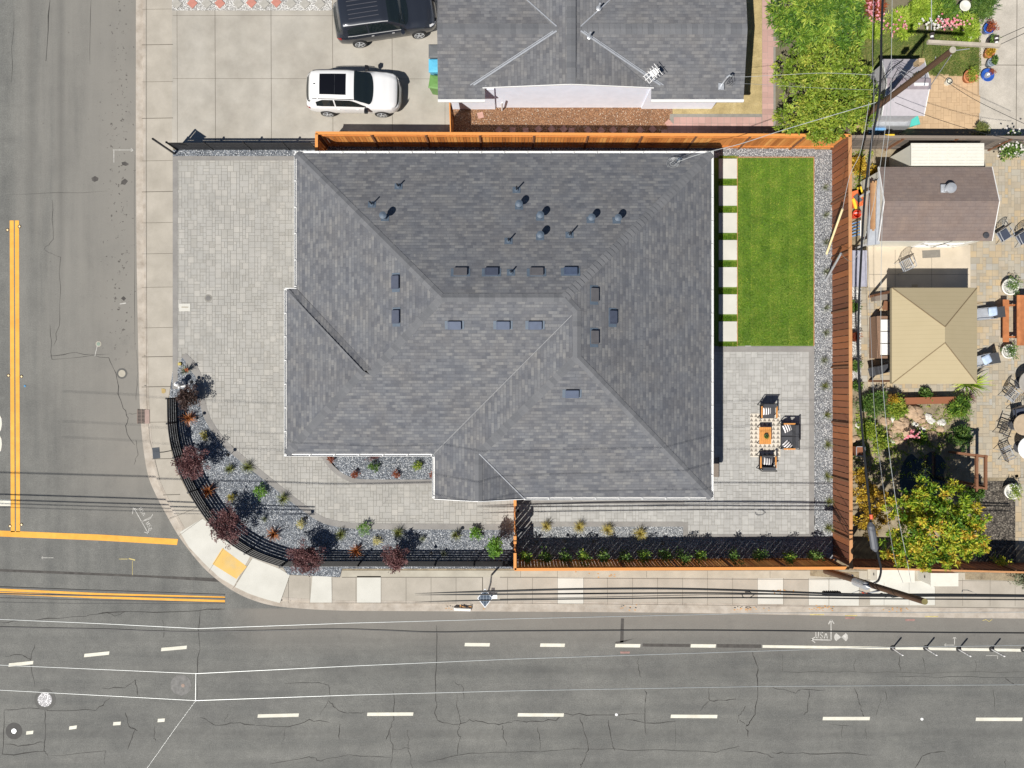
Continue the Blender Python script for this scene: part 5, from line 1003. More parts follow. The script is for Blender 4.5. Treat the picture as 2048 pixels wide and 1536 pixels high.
def shrub(label, px, py, r, h, key, n, size, seed, group='green shrubs in the gravel garden', name='shrub', ry=None, cat='shrub', ratio=.5, cl=30, sp=.26):
    x, y = P2(px, py, h*.6); mb = MB(); ry = ry or r; r_ = random.Random(seed)
    bl = [(0,0,h*.45,r*.9,ry*.9,h*.5)]+[(r_.uniform(-.4,.4)*r, r_.uniform(-.4,.4)*ry, h*r_.uniform(.4,.65), r*.55, ry*.55, h*.32) for _ in range(3)]
    crown(mb, bl, n, size, seed, ratio, cl, .5, sp, (.35, 1.0)); o = mb.build(name, F[key]); o.location = (x, y, G+.02); return tag(o, label, cat, group)
shrub('round bright green shrub in the middle of the gravel garden', 523, 983, .40, .5, 'bright', 700, .075, 1)
shrub('bright green shrub touching the lower driveway border', 728, 1057, .40, .5, 'bright', 700, .06, 2); shrub('round bright green shrub left of the tall shrub by the gate', 952, 1067, .38, .5, 'bright', 600, .085, 3)
for k, (x, y, ky) in enumerate([(411,871,'yel'),(465,993,'yel'),(604,1046,'cream'),(755,1080,'cream')]): shrub(['small yellow shrub in the shade at the top of the gravel garden','small yellow shrub left of the middle bright green shrub','small cream shrub left of the wide purple tree shadow','small cream shrub just above the narrow purple tree'][k], x, y, .26, .32, ky, 480, .055, 10+k, 'small yellow and cream shrubs')
for k, (x, y, l) in enumerate([(662,918,'red shrub half under the eave at the left end of the small bed'),(711,948,'dark red shrub at the lower left of the small bed under the eave'),(791,947,'rusty red shrub at the lower middle of the small bed under the eave'),(867,949,'red shrub partly hidden by the gable roof edge')]): shrub(l, x, y, .22, .38, 'red', 380, .06, 20+k, 'red shrubs in the small bed')
shrub('green shrub left of centre in the small bed under the eave', 748, 931, .33, .45, 'mid', 600, .07, 30, 'green shrubs in the small bed'); shrub('yellow green shrub at the right end of the small bed under the eave', 836, 931, .27, .42, 'lime', 500, .07, 31, 'green shrubs in the small bed')
sapling('purple leaved young tree mostly hidden by the eave over the small bed', 750, 903, .42, 1.5, 'purple', 33, 700, .085, None)
# hedge saplings in the shade of the cedar fence
for k, x in enumerate([1050,1092,1130,1167,1204,1247,1287,1328,1363,1397,1463,1517,1573,1622]):
    r_ = random.Random(k+7); h = r_.uniform(1.0, 1.4); px = x; X, Y = P2(px, 1104, G); T = thing('hedge_sapling', '%s hedge sapling from the left in the row along the sidewalk fence' % ord_[k], 'sapling', (X/1.02, Y, G), 0, 'hedge saplings along the sidewalk fence')
    b = MB(); b.tube([(0,0,0),(.02,.02,h*.5),(-.02,.0,h*.95)], [.018,.014,.006], 5); b.build('stem', M['bark'], T)
    b = MB(); bl = [(r_.uniform(-.14,.14), r_.uniform(-.10,.14), h*t, .17+.08*r_.random(), .17+.08*r_.random(), .16) for t in (.45,.6,.72,.84,.97,1.02)]; crown(b, bl, 260, .11, 200+k, .5, 24, .5, .4); b.build('crown', F['mid'] if k % 3 else F['glossy'], T)
spiky('large lime green yucca at the lower right corner of the gazebo', 1942, 768, .95, 1.3, 'chart', 70, 71, .045, 'yucca_plant', 'plant', None); spiky('dark red spiky plant beside the lime green yucca', 1937, 796, .4, .5, 'purple', 50, 72, .02, group=None)
gr = random.Random(44); b = MB()
for _ in range(420):
    px, py = gr.choice([(gr.uniform(1708,1800), gr.uniform(815,905)), (gr.uniform(1800,1900), gr.uniform(800,895)), (gr.uniform(1706,1745), gr.uniform(300,400)), (gr.uniform(1706,1900), gr.uniform(895,960))]); x, y = P2(px, py); tt = gr.random()
    for q in range(9): leaf(b, Vector((x+gr.gauss(0,.06), y+gr.gauss(0,.06), G+.02+gr.random()*.08)), rvec(gr), Vector((0,.1,1)), .10, .02, min(1, tt*.7+gr.random()*.3))
tag(b.build('ground_cover', F['lime']), 'low green and yellow ground cover between the boulders of the rock garden', 'ground cover', None, 'stuff')
# path lights
for k, (x, y) in enumerate([(391,764),(402,835),(463,908),(918,1064),(864,1102),(1072,1080),(1128,1079),(1186,1079),(1322,1083),(618,1032)]):
    X, Y = P2(x, y); T = thing('path_light', ['black garden path light near the white hydrant','black path light by the border above the top rust plant','black path light at the border bend above the purple tree','black path light left of the round bright shrub near the gate','black path light near the sidewalk fence below the pale gravel','first black path light in the yellow grass strip','second black path light in the yellow grass strip','third black path light in the yellow grass strip','last black path light in the yellow grass strip','black path light by the driveway border above the cream shrub'][k], 'garden light', (X, Y, G), 0, 'black garden path lights')
    b = MB(); b.tube([(0,0,0),(0,0,.42)], .012, 6); b.build('stake', M['blackmetal'], T); b = MB(); b.lathe((0,0,0), [(.04,.36),(.045,.42),(.085,.43),(.02,.50)], 12); b.build('lamp_head', M['blackmetal'], T)
# ---- neighbour trees
def tree(label, blobs, base, key, n, size, seed, ratio=.4, name='leafy_tree', cl=60, sp=.2, tr=.09, group=None, droop=0):
    bl = []; 
    for px, py, rr_, z, rz in blobs: x, y = P2(px, py, z+G); k_ = S(z); bl.append((x, y, z, rr_/k_, rr_/k_, rz))
    bx_, by_ = P2(*base); T = thing(name, label, 'tree', (bx_, by_, G), 0, group); bl = [(b_[0]-bx_, b_[1]-by_, *b_[2:]) for b_ in bl]
    b = MB(); trunk(b, (0,0,0), [(b_[0]*.9, b_[1]*.9, b_[2]) for b_ in bl], tr, seed); b.build('trunk', M['bark'], T)
    b = MB(); crown(b, bl, n, size, seed, ratio, cl, .55, sp, (.45, 1.02), droop); b.build('crown', F[key], T); return T
tree('dense green long leaved tree at the top right of the neighbour house', [(1585,20,52,2.3,.8),(1640,20,62,2.6,.9),(1690,25,50,2.3,.8),(1600,70,48,2.1,.8),(1655,75,50,2.2,.8),(1640,-30,80,2.6,.9),(1700,70,34,1.9,.6)], (1615,40), 'glossy', 14000, .28, 301, .2, cl=140, sp=.165)
tree('yellow green spreading tree behind the corner of the cedar fence', [(1585,140,38,2.2,.6),(1640,135,48,2.5,.7),(1695,140,44,2.5,.7),(1610,190,50,2.4,.7),(1665,195,55,2.7,.8),(1715,190,42,2.4,.6),(1585,240,36,2.2,.6),(1640,240,46,2.4,.6),(1690,240,34,2.2,.6),(1622,272,19,2.2,.4),(1659,272,17,2.2,.35),(1728,232,24,1.9,.5)], (1630,180), 'lime', 15000, .17, 302, .38, cl=150, sp=.155)
tree('large orange and green tree beside the road utility cabinets', [(1800,1010,36,3.1,0.8),(1850,1000,42,3.4,0.9),(1900,1000,40,3.3,0.9),(1930,1030,36,3.1,0.8),(1800,1065,42,3.3,0.9),(1860,1060,55,3.8,1.0),(1915,1070,48,3.4,0.9),(1790,1105,30,2.9,0.6),(1840,1112,28,3.0,0.6),(1890,1110,26,3.0,0.6),(1945,1090,30,2.9,0.6)], (1835,1030), 'autumn', 13000, .18, 303, .42, cl=105, sp=.165)
tree('golden yellow shrub tree in the corner behind the brown fence', [(1722,950,18,1.5,.4),(1728,985,24,1.7,.5),(1750,1000,24,1.6,.5),(1725,1030,24,1.6,.5),(1755,1040,20,1.4,.4),(1735,1062,20,1.2,.4)], (1735,1005), 'gold', 5200, .11, 304, .5, cl=70)
shrub('small orange leaved plant by the dark fence right of the big tree', 1997, 1119, .32, 1.5, 'autumn', 260, .11, 305, None); shrub('grey green shrub at the right picture edge by the sidewalk', 2042, 1158, .55, .9, 'sage', 1200, .10, 306, None)
for k, (x, y, r, key, h, l) in enumerate([(1745,808,.85,'mid',.9,'dark green strap leaved shrub behind the brown fence below the gazebo'),(1790,815,.62,'lime',.8,'leafy yellow green shrub left of the rock garden'),(1917,815,.68,'glossy',.9,'round green shrub at the right of the rock garden'),(1918,875,.60,'mid',.9,'dark green round shrub above the brown pergola'),(1735,860,.50,'lime',.5,'low yellow green ground plant beside the brown fence'),(1760,880,.48,'lime',.5,'low yellow plant left of the painted dark shade'),(1850,790,.32,'mid',.5,'small dark shrub below the planter wall'),(1838,878,.35,'glossy',.5,'green shrub with pink flowers beside the rocks'),(1945,985,.5,'mid',1.2,'green shrub inside the brown pergola'),(2020,292,.62,'mid',1.2,'green bush with white flowers at the upper right fence'),(1960,262,.38,'olive',.6,'spiky green clump at the fence corner of the concrete yard'),(1712,330,.45,'gold',.5,'yellow ground plant left of the white shed'),(1738,350,.5,'gold',.5,'dry yellow shrub beside the brown shed corner'),(1712,772,.3,'mid',.4,'small dark tuft at the end of the white pebble bed')]):
    shrub(l, x, y, r, h, key, int(1700*r*r/.3), .13 if k < 12 else .1, 320+k, 'garden shrubs of the neighbour', ratio=.28 if k in (0, 2, 3, 10) else .5, cl=50)
for k, (x, y, r, key, l) in enumerate([(1738,62,.55,'chart','lime green grassy clump under the power cables'),(1800,48,.8,'chart','yellow green clump with red flowers beside the dark path'),(1838,20,.85,'chart','large lime strap leaved plant left of centre in the flower bed'),(1885,25,.8,'glossy','leafy green plant in the middle of the flower bed'),(1930,55,.7,'chart','yellow green plant below the white birdbath'),(1965,15,.8,'mid','green bush at the right end of the flower bed'),(1745,20,.6,'red','red flowering clump at the left end of the flower bed')]):
    shrub(l, x, y, r, .6, key, int(2000*r*r/.3*.75), .19, 360+k, 'plants in the top right flower bed', ratio=.2, cl=50)
r_ = random.Random(5)
for k, (x, y, key, n, sx, sy, l) in enumerate([(1902,45,'pink',60,.35,.2,'pink blossom patch in the flower bed'),(1872,47,'wht',30,.3,.12,'white blossom patch in the flower bed'),(1745,15,'pink',50,.25,.35,'pink blossom patch beside the black cable shadow'),(1795,50,'pink',24,.35,.2,'scattered pink blossoms below the dark garden path'),(2025,288,'wht',70,.4,.25,'white blossoms on the bush by the old fence'),(1826,870,'pink',30,.15,.12,'pink blossoms beside the garden rocks')]):
    b = MB(); X, Y = P2(x, y, .9)
    for _ in range(n):
        c = Vector((X+r_.gauss(0,sx), Y+r_.gauss(0,sy), G+r_.uniform(.65,.9 if k != 4 else 1.4))); 
        for q in range(4): a = q*1.57+r_.random(); leaf(b, c, Vector((math.cos(a), math.sin(a), .2)), Vector((0,0,1)), .06, .03, r_.random())
    tag(b.build('blossom', F[key]), l, 'flowers', None, 'stuff')
# ================================================================ PATIO FURNITURE OF THE CORNER HOUSE
wood = plain('oiled_wood', (0.62, 0.27, 0.07), .5, var=.15); cush = plain('charcoal_cushion', (0.058, 0.06, 0.068), .9, var=.1)
rg = NT('patterned_rug'); v_ = rg.n('TexCoord').outputs['Object']; sp = rg.n('SeparateXYZ', {0: v_})
fx = rg.math('ABSOLUTE', rg.math('SUBTRACT', rg.math('FRACT', rg.math('DIVIDE', rg.math('ADD', sp.outputs[0], 10), .21)), .5)); fy = rg.math('FRACT', rg.math('DIVIDE', rg.math('ADD', sp.outputs[1], 10), .205))
rg.col(rg.mixc(rg.math('LESS_THAN', rg.math('ADD', rg.math('MULTIPLY', fx, 1.9), fy), .80), (0.62, 0.57, 0.49), (0.23, 0.205, 0.175))); rg = rg.done(.95)
x0, y1 = P2(1500, 827); x1, y0 = P2(1560, 914); b = MB(); b.box((0, 0, .006), (x1-x0, y1-y0, .01)); o = b.build('patio_rug', rg); o.location = ((x0+x1)/2, (y0+y1)/2, G+.032); tag(o, 'cream and grey triangle patterned rug on the back patio', 'rug')
x, y = P2(1529, 871, .45); T = thing('coffee_table', 'slatted orange wood coffee table with a plant on the patterned rug', 'table', (x, y, G+.04))
for k in range(6): b = MB(); b.box((-.235+.094*k, 0, .39), (.088, .80, .025)); b.build('slat', wood, T)
for sx in (-1, 1):
    for sy in (-1, 1): b = MB(); b.box((sx*.25, sy*.38, .19), (.03,.03,.38)); b.build('leg', M['blackmetal'], T)
b = MB(); b.box((0, .39, .365), (.54,.02,.02)); b.box((0, -.39, .365), (.54,.02,.02)); b.box((.26, 0, .365), (.02,.8,.02)); b.box((-.26, 0, .365), (.02,.8,.02)); b.build('frame', M['blackmetal'], T)
Tp = thing('potted_plant', 'small oval green succulent tray on the wooden coffee table', 'plant', (x+.02, y, G+.04+.405)); b = MB(); b.lathe((0,0,0), [(.09,0),(.11,.07),(.08,.065)], 14); b.build('pot', M['darkgrey'], Tp); b = MB(); crown(b, [(0,-.03,.09,.09,.12,.06)], 120, .06, 3); b.build('leaves', F['mid'], Tp)
stp = NT('striped_fabric'); sx_ = stp.n('SeparateXYZ', {0: stp.n('TexCoord').outputs['Object']}).outputs[0]; stp.col(stp.mixc(stp.math('GREATER_THAN', stp.math('FRACT', stp.math('MULTIPLY', stp.math('ADD', sx_, 5.02), 9.5)), .52), (0.78,0.75,0.74), (0.03,0.03,0.035))); stp = stp.done(.9)
def pillow(label, px, py, z, rz, rx=0.3, s=.40, m=None, g=None):
    x, y = P2(px, py, z+G); b = MB(); n = 8; vs = []
    for i in range(n+1):
        for j in range(n+1):
            u, v = i/n*2-1, j/n*2-1; h = .07*(max(0, (1-u**4)*(1-v**4)))**.6; vs.append((u*s/2*(1-.08*v*v), v*s/2*(1-.08*u*u), h))
    N = len(vs); vs += [(a, c, -h) for a, c, h in vs]; fs = []
    for i in range(n):
        for j in range(n): q = (i*(n+1)+j, (i+1)*(n+1)+j, (i+1)*(n+1)+j+1, i*(n+1)+j+1); fs += [q, tuple(N+k for k in q[::-1])]
    b.add(vs, fs); o = b.build('pillow', m or stp, None, True); o.location = (x, y, z+G); o.rotation_euler = (rx, 0, rz); return tag(o, label, 'pillow', g)
def armchair(label, px, py, rz, wd=.74, seats=1, name='armchair', cat='chair'):
    x, y = P2(px, py, .45); T = thing(name, label, cat, (x, y, G+.035), rz, 'black framed patio seats' if seats == 1 else None); D = .68
    # faces -Y; back at +Y
    for sx in (-1, 1):
        for sy in (-1, 1): b = MB(); b.box((sx*(wd/2-.02), sy*(D/2-.03), .29), (.03,.03,.58)); b.build('leg', M['blackmetal'], T)
        b = MB(); b.box((sx*(wd/2-.02), -.02, .60), (.065, D*.80, .03)); b.build('armrest', wood, T)
    b = MB(); b.bar((-wd/2+.02, D/2-.03, .30), (wd/2-.02, D/2-.03, .30), .03, .03); b.bar((-wd/2+.02, -D/2+.03, .30), (wd/2-.02, -D/2+.03, .30), .03, .03); b.box((0,0,.29), (wd-.06, D-.06, .025)); b.build('seat_frame', M['blackmetal'], T)
    b = MB(); b.bar((-wd/2+.02, D/2+.04, .76), (wd/2-.02, D/2+.04, .76), .03, .03)
    for k in (-1, 1): b.bar((k*(wd/2-.02), D/2-.03, .3), (k*(wd/2-.02), D/2+.04, .76), .03, .03)
    b.build('back_frame', M['blackmetal'], T)
    sw = (wd-.14)/seats
    for k in range(seats):
        cx = (k-(seats-1)/2)*sw; b = MB(); b.box((cx, -.03, .37), (sw-.015, D-.10, .13), taper=.96); b.build('seat_cushion', cush, T)
        b = MB(); b.box((cx, D/2-.08, .58), (sw-.015, .15, .36), M=Matrix.Rotation(-.12, 3, 'X')); b.build('back_cushion', cush, T)
    return T
armchair('patio armchair with wooden arms at the top of the rug', 1534, 823, 0); armchair('patio armchair with wooden arms at the bottom of the rug', 1532, 924, math.pi)
armchair('two seat charcoal patio sofa with wooden arms right of the rug', 1575, 872, -math.pi/2, 1.22, 2, 'patio_sofa', 'sofa')
pillow('striped pillow on the top patio armchair', 1533.5, 822, .52, .12, .35, g=None); pillow('striped pillow on the bottom patio armchair', 1535, 923, .52, -.15, -.3); pillow('white and black striped pillow at the upper end of the patio sofa', 1574, 856, .52, .45, .2); pillow('striped pillow at the lower end of the patio sofa', 1575, 890, .52, 2.3, .2)
x, y = P2(1431, 934); T = thing('wooden_step', 'grey slatted step along the house wall below the dark glass door', 'step', (x, y, G)); b = MB(); b.box((0,0,.10), (.25,.92,.02)); b.build('tread', M['oldwood'], T)
for s in (-.13, .13): b = MB(); b.box((s,0,.06), (.02,.95,.12)); b.build('side_board', M['darkgrey'], T)
# ================================================================ NEIGHBOUR BACKYARD
def gable(name, label, xw, xe, yn, ys, ze, zr, roofm, wallm, over=.12):
    ox, oy = (xw+xe)/2, (yn+ys)/2; T = thing(name, label, 'shed', (ox, oy, G)); ym = (yn+ys)/2; b = MB(); g = G; k = math.hypot(yn-ym, zr-ze)/abs(yn-ym)
    def f(pts, d): b.face([(x-ox, y-oy, z-g) for x, y, z in pts], uv=[(-d*x+50, -d*y*k+50) for x, y, z in pts])
    f([(xe, yn, ze), (xw, yn, ze), (xw, ym, zr), (xe, ym, zr)], 1); f([(xw, ys, ze), (xe, ys, ze), (xe, ym, zr), (xw, ym, zr)], -1); b.build('roof', roofm, T)
    b = MB(); a, c, d_, e = xw+over-ox, xe-over-ox, ys+over-oy, yn-over-oy
    b.prism([(a,d_),(c,d_),(c,e),(a,e)], 0, ze-g-.03); b.face([(a,e,ze-g-.03),(a,d_,ze-g-.03),(a,0,zr-g-.05)]); b.face([(c,d_,ze-g-.03),(c,e,ze-g-.03),(c,0,zr-g-.05)]); b.build('wall', wallm, T)
    for X in (xw-.01, xe+.01):
        for Y in (yn, ys): b = MB(); b.bar((X-ox, Y-oy, ze-g-.03), (X-ox, 0, zr-g-.03), .025, .10); b.build('bargeboard', M['white'], T)
    return T, ox, oy
T, ox, oy = gable('brown_roof_shed', 'large garden shed with brown shingle roof, silver vent and white doors', 16.48, 21.56, 9.75, 6.43, 2.1, 2.58, M['roof_b'], M['cream'])
vx, vy = P2(1897, 378, 2.5); b = MB(); b.box((vx-ox-.12, vy-oy+.02, 2.38), (.45,.36,.03)); b.lathe((vx-ox, vy-oy, 2.25), [(.12,0),(.12,.22),(.22,.22),(.235,.34),(.20,.40),(.001,.43)], 20); b.build('roof_vent', M['alu'], T)
b = MB(); b.lathe((P2(1974,470,2.3)[0]-ox, P2(1974,470,2.3)[1]-oy, 2.12), [(.14,0),(.13,.03),(.05,.04),(.04,.02)], 16); b.build('solar_light', M['darkgrey'], T)
for k in range(2):
    X = 19.05+.0+k*1.0; 
    fr = MB(); 
    for a_, c_ in (((0,.05),(0,1.75)),((.98,.05),(.98,1.75)),((0,.05),(.98,.05)),((0,1.75),(.98,1.75)),((0,.9),(.98,.9)),((0,.05),(.98,.9)),((0,.9),(.98,.05))): fr.bar((X-ox+a_[0], 6.43-oy+.10, a_[1]), (X-ox+c_[0], 6.43-oy+.10, c_[1]), .03, .09)
    fr.build('door', M['white'], T)
b = MB(); b.box((18.2-ox, 6.43-oy+.04, 1.90), (2.8,.06,.10)); b.build('trim', M['white'], T)
# lean-to on its west side, with boards stored on the roof
lx0, lx1 = P2(1734, 0, 1.7)[0], 16.5; T = thing('lean_to', 'narrow grey lean-to roof along the west side of the brown roofed shed', 'lean-to', (16.2, 7.9, G)); b = MB(); b.loft([[(lx0-16.2, -1.6, 1.55+dz), (lx1-16.2+.08, -1.6, 1.85+dz), (lx1-16.2+.08, 1.45, 1.85+dz), (lx0-16.2+.15, 1.0, 1.55+dz)] for dz in (0, .04)]); b.build('roof', M['alu'], T)
for q in ((lx0-16.2+.06,-1.5),(lx0-16.2+.2,.9)): b = MB(); b.box((*q, .78), (.07,.07,1.55)); b.build('post', M['white'], T)
for k in range(4):
    x, y = P2(1745+3.2*k, 411, 1.95); b = MB(); b.box((0,0,.03), (.085, 2.1+.15*(k%2), .035), tone=.2+.25*k); o = b.build('stored_board', toned('plank', [(0.23,0.11,0.05),(0.5,0.30,0.15)], .7, .2, 4)); o.location = (x, y, G+1.70+.02*k); o.rotation_euler = (0, -.14, .01*k); tag(o, ['leftmost','second','third','rightmost'][k]+' of the brown boards lying on the lean-to roof', 'board', 'boards stored on the lean-to roof')
# white resin shed
xw, xe = P2(1823, 0, 2.1)[0], P2(1969, 0, 2.1)[0]; yn_, ys_ = P2(0, 286, 2.1)[1], P2(0, 331, 2.1)[1]; T = thing('white_shed', 'long low white storage shed with panelled lid behind the brown shed', 'shed', ((xw+xe)/2, (yn_+ys_)/2, G)); L, W = xe-xw, yn_-ys_
b = MB(); b.prism([(-L/2+.04,-W/2+.04),(L/2-.04,-W/2+.04),(L/2-.04,W/2-.04),(-L/2+.04,W/2-.04)], 0, 1.9); b.build('wall', M['cream'], T); b = MB(); b.prism([(-L/2,-W/2),(L/2,-W/2),(L/2,W/2),(-L/2,W/2)], 1.9, 1.96); b.build('roof', M['cream'], T)
for k in range(7): b = MB(); b.box((0, -W/2+W*(k+.5)/7, 1.968), (L-.06, .018, .016)); b.build('rib', M['cream'], T)
for k in range(1, 4): b = MB(); b.box((-L/2+L*k/4, 0, 1.97), (.03, W-.04, .02)); b.build('seam', M['cream'], T)
# grey vinyl shed top right
rv = plain('lilac_vinyl', (0.40, 0.375, 0.40), .7, var=.08); x0, x1 = P2(1766, 0, 2.2)[0], P2(1850, 0, 2.2)[0]; y1_, y0_ = P2(0, 116, 2.2)[1], P2(0, 230, 2.2)[1]
T, ox, oy = gable('vinyl_shed', 'pale grey vinyl shed under the brown utility pole', x0, x1, y1_, y0_, 2.1, 2.6, rv, plain('vinyl_wall', (0.45,0.45,0.47), .7)); b = MB()
for k in range(2): b.box((0, 0+(-.05), 2.51+k*.001), (x1-x0+.06, .5, .03), taper=.9)
b.build('ridge_band', plain('mauve_band', (0.27, 0.23, 0.25), .7), T); b = MB(); b.box((.5, -.1, 2.55), (.62,.12,.05)); b.build('ridge_light', M['white'], T)
x, y = P2(1778, 242, .9); T = thing('covered_barbecue', 'low grey covered box in front of the vinyl shed', 'cover', (x, y, G)); b = MB(); b.loft([[(-.95*k,-.28*k,z),(.95*k,-.28*k,z),(1.1*k,.28*k,z),(-.85*k,.28*k,z)] for k, z in ((1,0),(1,.8),(.93,.9))]); b.build('cover', M['alu'], T)
b = MB(); b.box((-.35,-.34,.35), (.5,.10,.7)); b.build('blue_side', plain('mid_blue', (0.15,0.35,0.62), .5), T)
x, y = P2(1824, 243, .6); T = thing('teal_tub', 'teal plastic storage tub beside the brick patio', 'tub', (x, y, G), .25); b = MB(); b.loft([[(sx*a, sy*c, z) for sx, sy in ((-1,-1),(1,-1),(1,1),(-1,1))] for a, c, z in ((.22,.15,0),(.30,.20,.50),(.31,.21,.50))]); b.build('body', plain('teal', (0.06,0.42,0.36), .5), T); b = MB(); b.box((0,0,.52), (.66,.46,.05), taper=.93); b.build('lid', plain('teal_l', (0.10,0.52,0.45), .4), T)
# gazebo
fab = NT('tan_canopy'); p_ = fab.n('TexCoord').outputs['Object']; yy = fab.n('SeparateXYZ', {0: p_}).outputs[1]; ln = fab.map(fab.math('ABSOLUTE', fab.math('SUBTRACT', fab.math('FRACT', fab.math('DIVIDE', fab.math('ADD', yy, 9), .19)), .5)), 0, .05, 1, 0)
fab.col(fab.mixc(fab.math('MULTIPLY', ln, .5), fab.mixc(fab.noise(p_, 1.5, 4), (0.38,0.315,0.19), (0.42,0.35,0.22)), (0.24,0.20,0.12))); fab = fab.done(.9)
gx, gy = 18.82, 2.15; hw, hh = 1.90, 2.14; T = thing('gazebo', 'tan fabric gazebo with hipped canopy over the lounge area', 'gazebo', (gx, gy, G)); ze, zr = 2.25, 3.05; r0, r1 = (-.02, .33), (-.02, -.36)
c4 = [(-hw,hh),(hw,hh),(hw,-hh),(-hw,-hh)]; b = MB()
for q in ([(*c4[0],ze),(*r0,zr),(*c4[1],ze)],[(*c4[1],ze),(*r0,zr),(*r1,zr),(*c4[2],ze)],[(*c4[2],ze),(*r1,zr),(*c4[3],ze)],[(*c4[3],ze),(*r1,zr),(*r0,zr),(*c4[0],ze)]): b.face(q[::-1] if 0 else q)
for i in range(4): a, c = c4[i], c4[(i+1)%4]; b.face([(*a,ze),(*c,ze),(c[0]*.995,c[1]*.995,ze-.18),(a[0]*.995,a[1]*.995,ze-.18)])
cn = b.build('canopy', fab, T); 
for c, r_ in zip(c4, (r0, r0, r1, r1)): b = MB(); b.bar((*c, ze+.012), (*r_, zr+.012), .035, .012); b.build('seam', plain('dark_seam', (0.22,0.16,0.09), .9), cn)
for c in c4: b = MB(); b.box((c[0]*.94, c[1]*.94, 1.1), (.09,.09,2.2)); b.build('post', M['post'], T)
# lounge sofa west of the gazebo
wk = plain('wicker', (0.22,0.135,0.09), .8, var=.3, scale=30); x, y = P2(1764, 675, .5); T = thing('wicker_sofa', 'brown wicker garden sofa with white cushions half under the gazebo', 'sofa', (x, y, G)); b = MB(); b.box((0,0,.2), (.85,1.95,.4)); b.build('base', wk, T)
b = MB(); b.box((-.36,0,.58), (.16,1.95,.40)); b.build('backrest', wk, T)
for s in (-1, 1): b = MB(); b.box((.0,s*.93,.45), (.8,.12,.3)); b.build('armrest', wk, T)
for k in range(3): b = MB(); b.box((.08,-.57+.57*k,.46), (.62,.55,.13), taper=.95); b.build('seat_cushion', M['white'], T)
x, y = P2(1766, 738, .8); T = thing('barbecue_grill', 'black barbecue with open wing lid at the lower left of the gazebo', 'grill', (x, y, G), .25); b = MB(); b.box((0,0,.7), (.75,.42,.35), taper=.9); b.build('hood', M['darkgrey'], T); b = MB(); b.box((0,0,.26), (.65,.4,.5)); b.build('cabinet', M['blackmetal'], T)
for s in (-1,1): b = MB(); b.box((s*.55,0,.72), (.3,.4,.03)); b.build('side_shelf', M['darkgrey'], T)
x, y = P2(1766, 595, .5); T = thing('wood_bench', 'weathered plank bench at the upper left corner of the gazebo', 'bench', (x, y, G), .12); b = MB(); b.box((0,0,.45), (.95,.26,.05)); b.build('seat', M['oldwood'], T)
for s in (-.38,.38): b = MB(); b.box((s,0,.21), (.05,.22,.43)); b.build('leg', M['oldwood'], T)
x, y = P2(1771, 612, .5); T = thing('side_table', 'small brown folding side table by the gazebo sofa', 'table', (x, y, G), -.2); b = MB(); b.box((0,0,.5), (.35,.42,.03)); b.build('top', M['post'], T)
for s in (-1,1): b = MB(); b.bar((s*.15,-.2,0), (-s*.15,.2,.49), .03, .03); b.build('leg', M['post'], T)
x, y = P2(1718, 537, .8); T = thing('storage_box', 'long grey lilac storage box against the brown fence', 'storage box', (x, y, G)); b = MB(); b.box((0,0,.35), (.62,1.62,.7)); b.build('body', M['alu'], T); b = MB(); b.box((0,0,.74), (.70,1.72,.07), taper=.96); b.build('lid', plain('lilac_lid', (0.36,0.36,0.43), .6), T)
# metal patio chairs
def mchair(label, px, py, rz, m=None, cm=None, lattice=True):
    m = m or M['alu']; x, y = P2(px, py, .5); T = thing('metal_patio_chair', label, 'chair', (x, y, G), rz, 'metal lattice patio chairs'); bm_ = plain('bronze', (0.07,0.055,0.045), .5)
    b = MB(); 
    for k in range(7): b.bar((-.24+.08*k,-.24,.43), (-.24+.08*k,.22,.43), .02, .015)
    b.bar((-.26,-.25,.43), (.26,-.25,.43), .03, .03); b.bar((-.26,.23,.43), (.26,.23,.43), .03, .03); b.bar((-.26,-.25,.43), (-.26,.23,.43), .03, .03); b.bar((.26,-.25,.43), (.26,.23,.43), .03, .03); b.build('seat', m, T)
    if cm: b = MB(); b.box((0,-.01,.475), (.48,.46,.06), taper=.9); b.build('seat_cushion', cm, T)
    b = MB(); tp = [(-.27,.25,.45),(-.28,.36,.85),(-.15,.40,.97),(0,.41,1.0),(.15,.40,.97),(.28,.36,.85),(.27,.25,.45)]; b.tube(tp, .016, 6)
    for k in range(5): b.bar((-.26+.10*k,.27,.48), (-.12+.10*k,.39,.92), .012, .012); b.bar((.26-.10*k,.27,.48), (.12-.10*k,.39,.92), .012, .012)
    b.build('backrest', bm_, T)
    for s in (-1,1):
        b = MB(); b.tube([(s*.27,.28,.68),(s*.30,0,.67),(s*.29,-.22,.64),(s*.28,-.25,.43)], .018, 6); b.build('armrest', m, T)
        for q in (-.24,.24): b = MB(); b.tube([(s*.25,q,.43),(s*.28,q*1.15,0)], .015, 6); b.build('leg', m, T)
    return T
mchair('metal lattice chair on the slab above the gazebo', 1812, 530, .45)
navy = plain('navy_cushion', (0.045,0.055,0.085), .9)
mchair('metal chair with navy cushion right of the brown roofed shed', 2006, 470, .55, cm=navy); mchair('metal chair with navy cushion cut by the right picture edge', 2044, 476, .55, cm=navy)
mchair('slatted metal chair beside the upper round table', 2022, 789, .9); mchair('dark metal chair left of the tan round table', 2010, 858, 1.2, m=M['darkgrey']); mchair('light metal chair left of the white round table', 2012, 905, 2.0); mchair('metal chair above the tan round table', 2036, 826, .2, m=M['darkgrey'], cm=navy)
